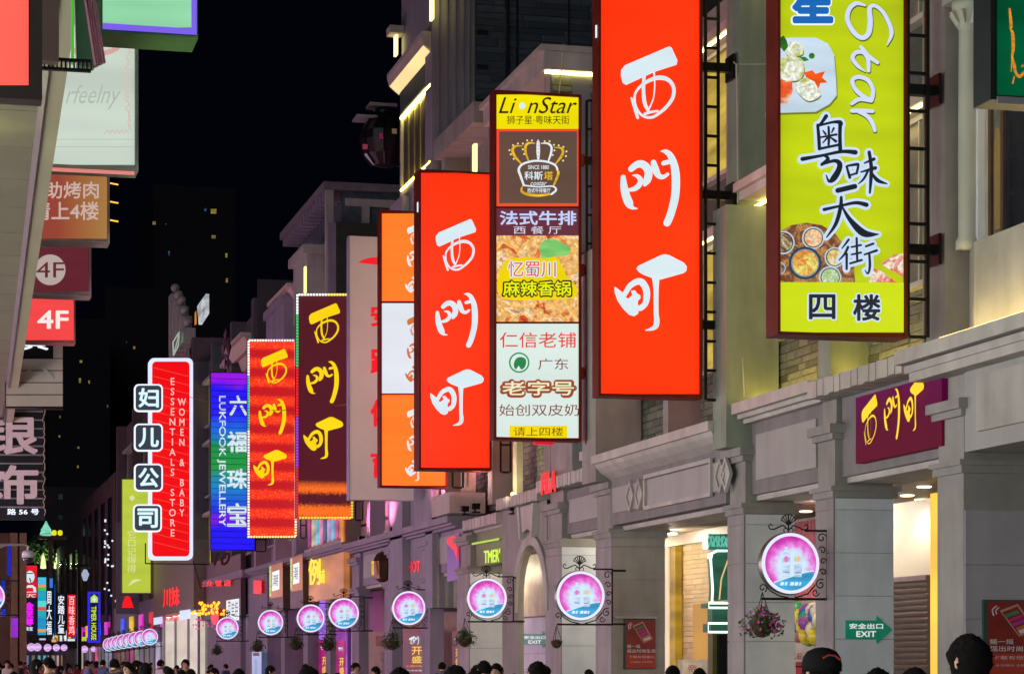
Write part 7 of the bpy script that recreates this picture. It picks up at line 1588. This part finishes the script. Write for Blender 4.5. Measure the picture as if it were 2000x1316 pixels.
def put(t, px, ytop, D, rz, label, group='people walking down the street'):
    p = depth_point(px, ytop, D); h = p.z / 1.752; t.location = (p.x, p.y, 0); t.scale = (h * .98, h * .98, h); t.rotation_euler = (0, 0, rz); t['label'] = label; t['group'] = group
protos = [make_person(v, s_, c_) for v, s_, c_ in ((0, 1, 0), (1, 2, 1), (0, 3, 2), (1, 4, 3), (0, 5, 6), (0, 6, 7))]
# the man in the black cap
capm = copy_tree(protos[0]); P_cap = capm
m = MB(); cap = [(.118, 1.63), (.121, 1.67), (.112, 1.715), (.088, 1.748), (.045, 1.768), (.004, 1.773)]; m.lathe(cap, (0, 0, 0), 24)
BASE[capm.name] = Vector((0, 0, 0)); m.build('cap', paint('black_cap', .010, .010, .011, .95, spec=.05), capm, smooth=True)
m = MB(); pts = [(.05, -.115, 1.70), (.02, -.108, 1.722), (-.02, -.104, 1.726), (-.06, -.098, 1.71)]; m.tube(pts, .006, 5); m.build('cap_stripe', paint('red_stripe', .5, .05, .05, .5), capm)
MB().prism([(-.08, .10), (.08, .10), (.06, .19), (-.06, .19)], 'z', 1.655, 1.663).build('cap_peak', paint('black_cap', .010, .010, .011, .95, spec=.05), capm)
put(capm, 1605, 1270, 13.4, .25, 'person in a black cap with a thin red stripe, foreground right')
near_ = [(1893, 1240, 11.6, 1, .5, 'nearest person with dark hair in front of the phone poster at the right'), (1713, 1303, 15, 2, 0, 'dark haired person whose crown shows below the exit sign'), (1787, 1302, 15.5, 0, .3, 'dark haired person in front of the roller shutter'),
         (1050, 1290, 23, 0, .1, 'dark haired person in front of the arch exit sign'), (890, 1299, 19, 3, -.2, 'dark haired person under the bushy green basket'), (928, 1308, 22, 4, .1, 'brown haired person right of the bushy basket, crown only'),
         (780, 1302, 19, 2, .2, 'dark haired person in front of the maroon opening poster'), (602, 1300, 21, 0, 1.2, 'person turned sideways under the two middle round signs'), (1313, 1299, 32, 3, .4, 'person in front of the lit kiosk bay, left'), (1366, 1304, 34, 1, -.4, 'person in front of the pale menu board'),
         (466, 1305, 36, 1, .3, 'person in front of the grey pier right of the restaurant'), (418, 1303, 44, 2, 2.0, 'person seen in profile in front of the small phone poster'), (373, 1305, 42, 4, .1, 'person at the right end of the white lit shop front'), (355, 1307, 46, 3, -.3, 'second person before the white lit shop front'), (330, 1302, 40, 0, .2, 'person with raised hair bun before the white lit shop front'), (660, 1313, 40, 5, .1, 'short person whose crown shows under the dark magenta round sign')]
for k, (px, yt, D, pi, rz, lab) in enumerate(near_): put(copy_tree(protos[pi]), px, yt, D, rz, lab)
rr = random.Random(21)
pos_words = ['beside the globe lamps', 'under the small neon signs', 'under the row of round signs', 'before the dark far shops', 'before the white shop front', 'by the far left awning']
cnt = 0
for k in range(96):
    px = rr.uniform(-20, 470) if k < 80 else rr.uniform(480, 1200); D = rr.uniform(34, 150) if k < 80 else rr.uniform(26, 60); ztop = rr.uniform(1.42, 1.68); yt = HOR - (ztop - EYE) / D * F
    if k >= 80: yt += 6
    t = copy_tree(protos[k % 6]) if k >= 6 else protos[k]
    marks = ((10, 'by the left edge of the picture'), (40, 'below the grey blue awning'), (70, 'below the stacked white characters'), (100, 'below the striped turquoise panel'), (130, 'below the small red sign'), (160, 'beside the street pole'), (190, 'below the blue framed neon sign'), (225, 'below the last of the row of round signs'), (265, 'below the middle of the row of round signs'), (300, 'below the foremost of the row of round signs'), (345, 'before the white lit shop front'), (395, 'before the small phone poster'), (445, 'below the round sign at the restaurant'),
             (500, 'before the pale blue banner'), (590, 'before the magenta opening posters'), (690, 'before the magenta lit gap'), (790, 'before the maroon poster'), (890, 'under the bushy green basket'), (1000, 'before the pier left of the arch'), (1120, 'before the pier right of the arch'), (1200, 'before the wide pier with the phone poster'))
    mk = min(marks, key=lambda q: abs(q[0] - px))[1]
    top_ = ('dark topped', 'red topped', 'navy topped', 'pale topped', 'tan topped', 'light grey topped')[k % 6]
    put(t, px, yt, D, rr.uniform(-3.1, 3.1), '%s person %s %s' % (top_, 'near by,' if D < 60 else 'at mid distance' if D < 105 else 'far off,', mk))
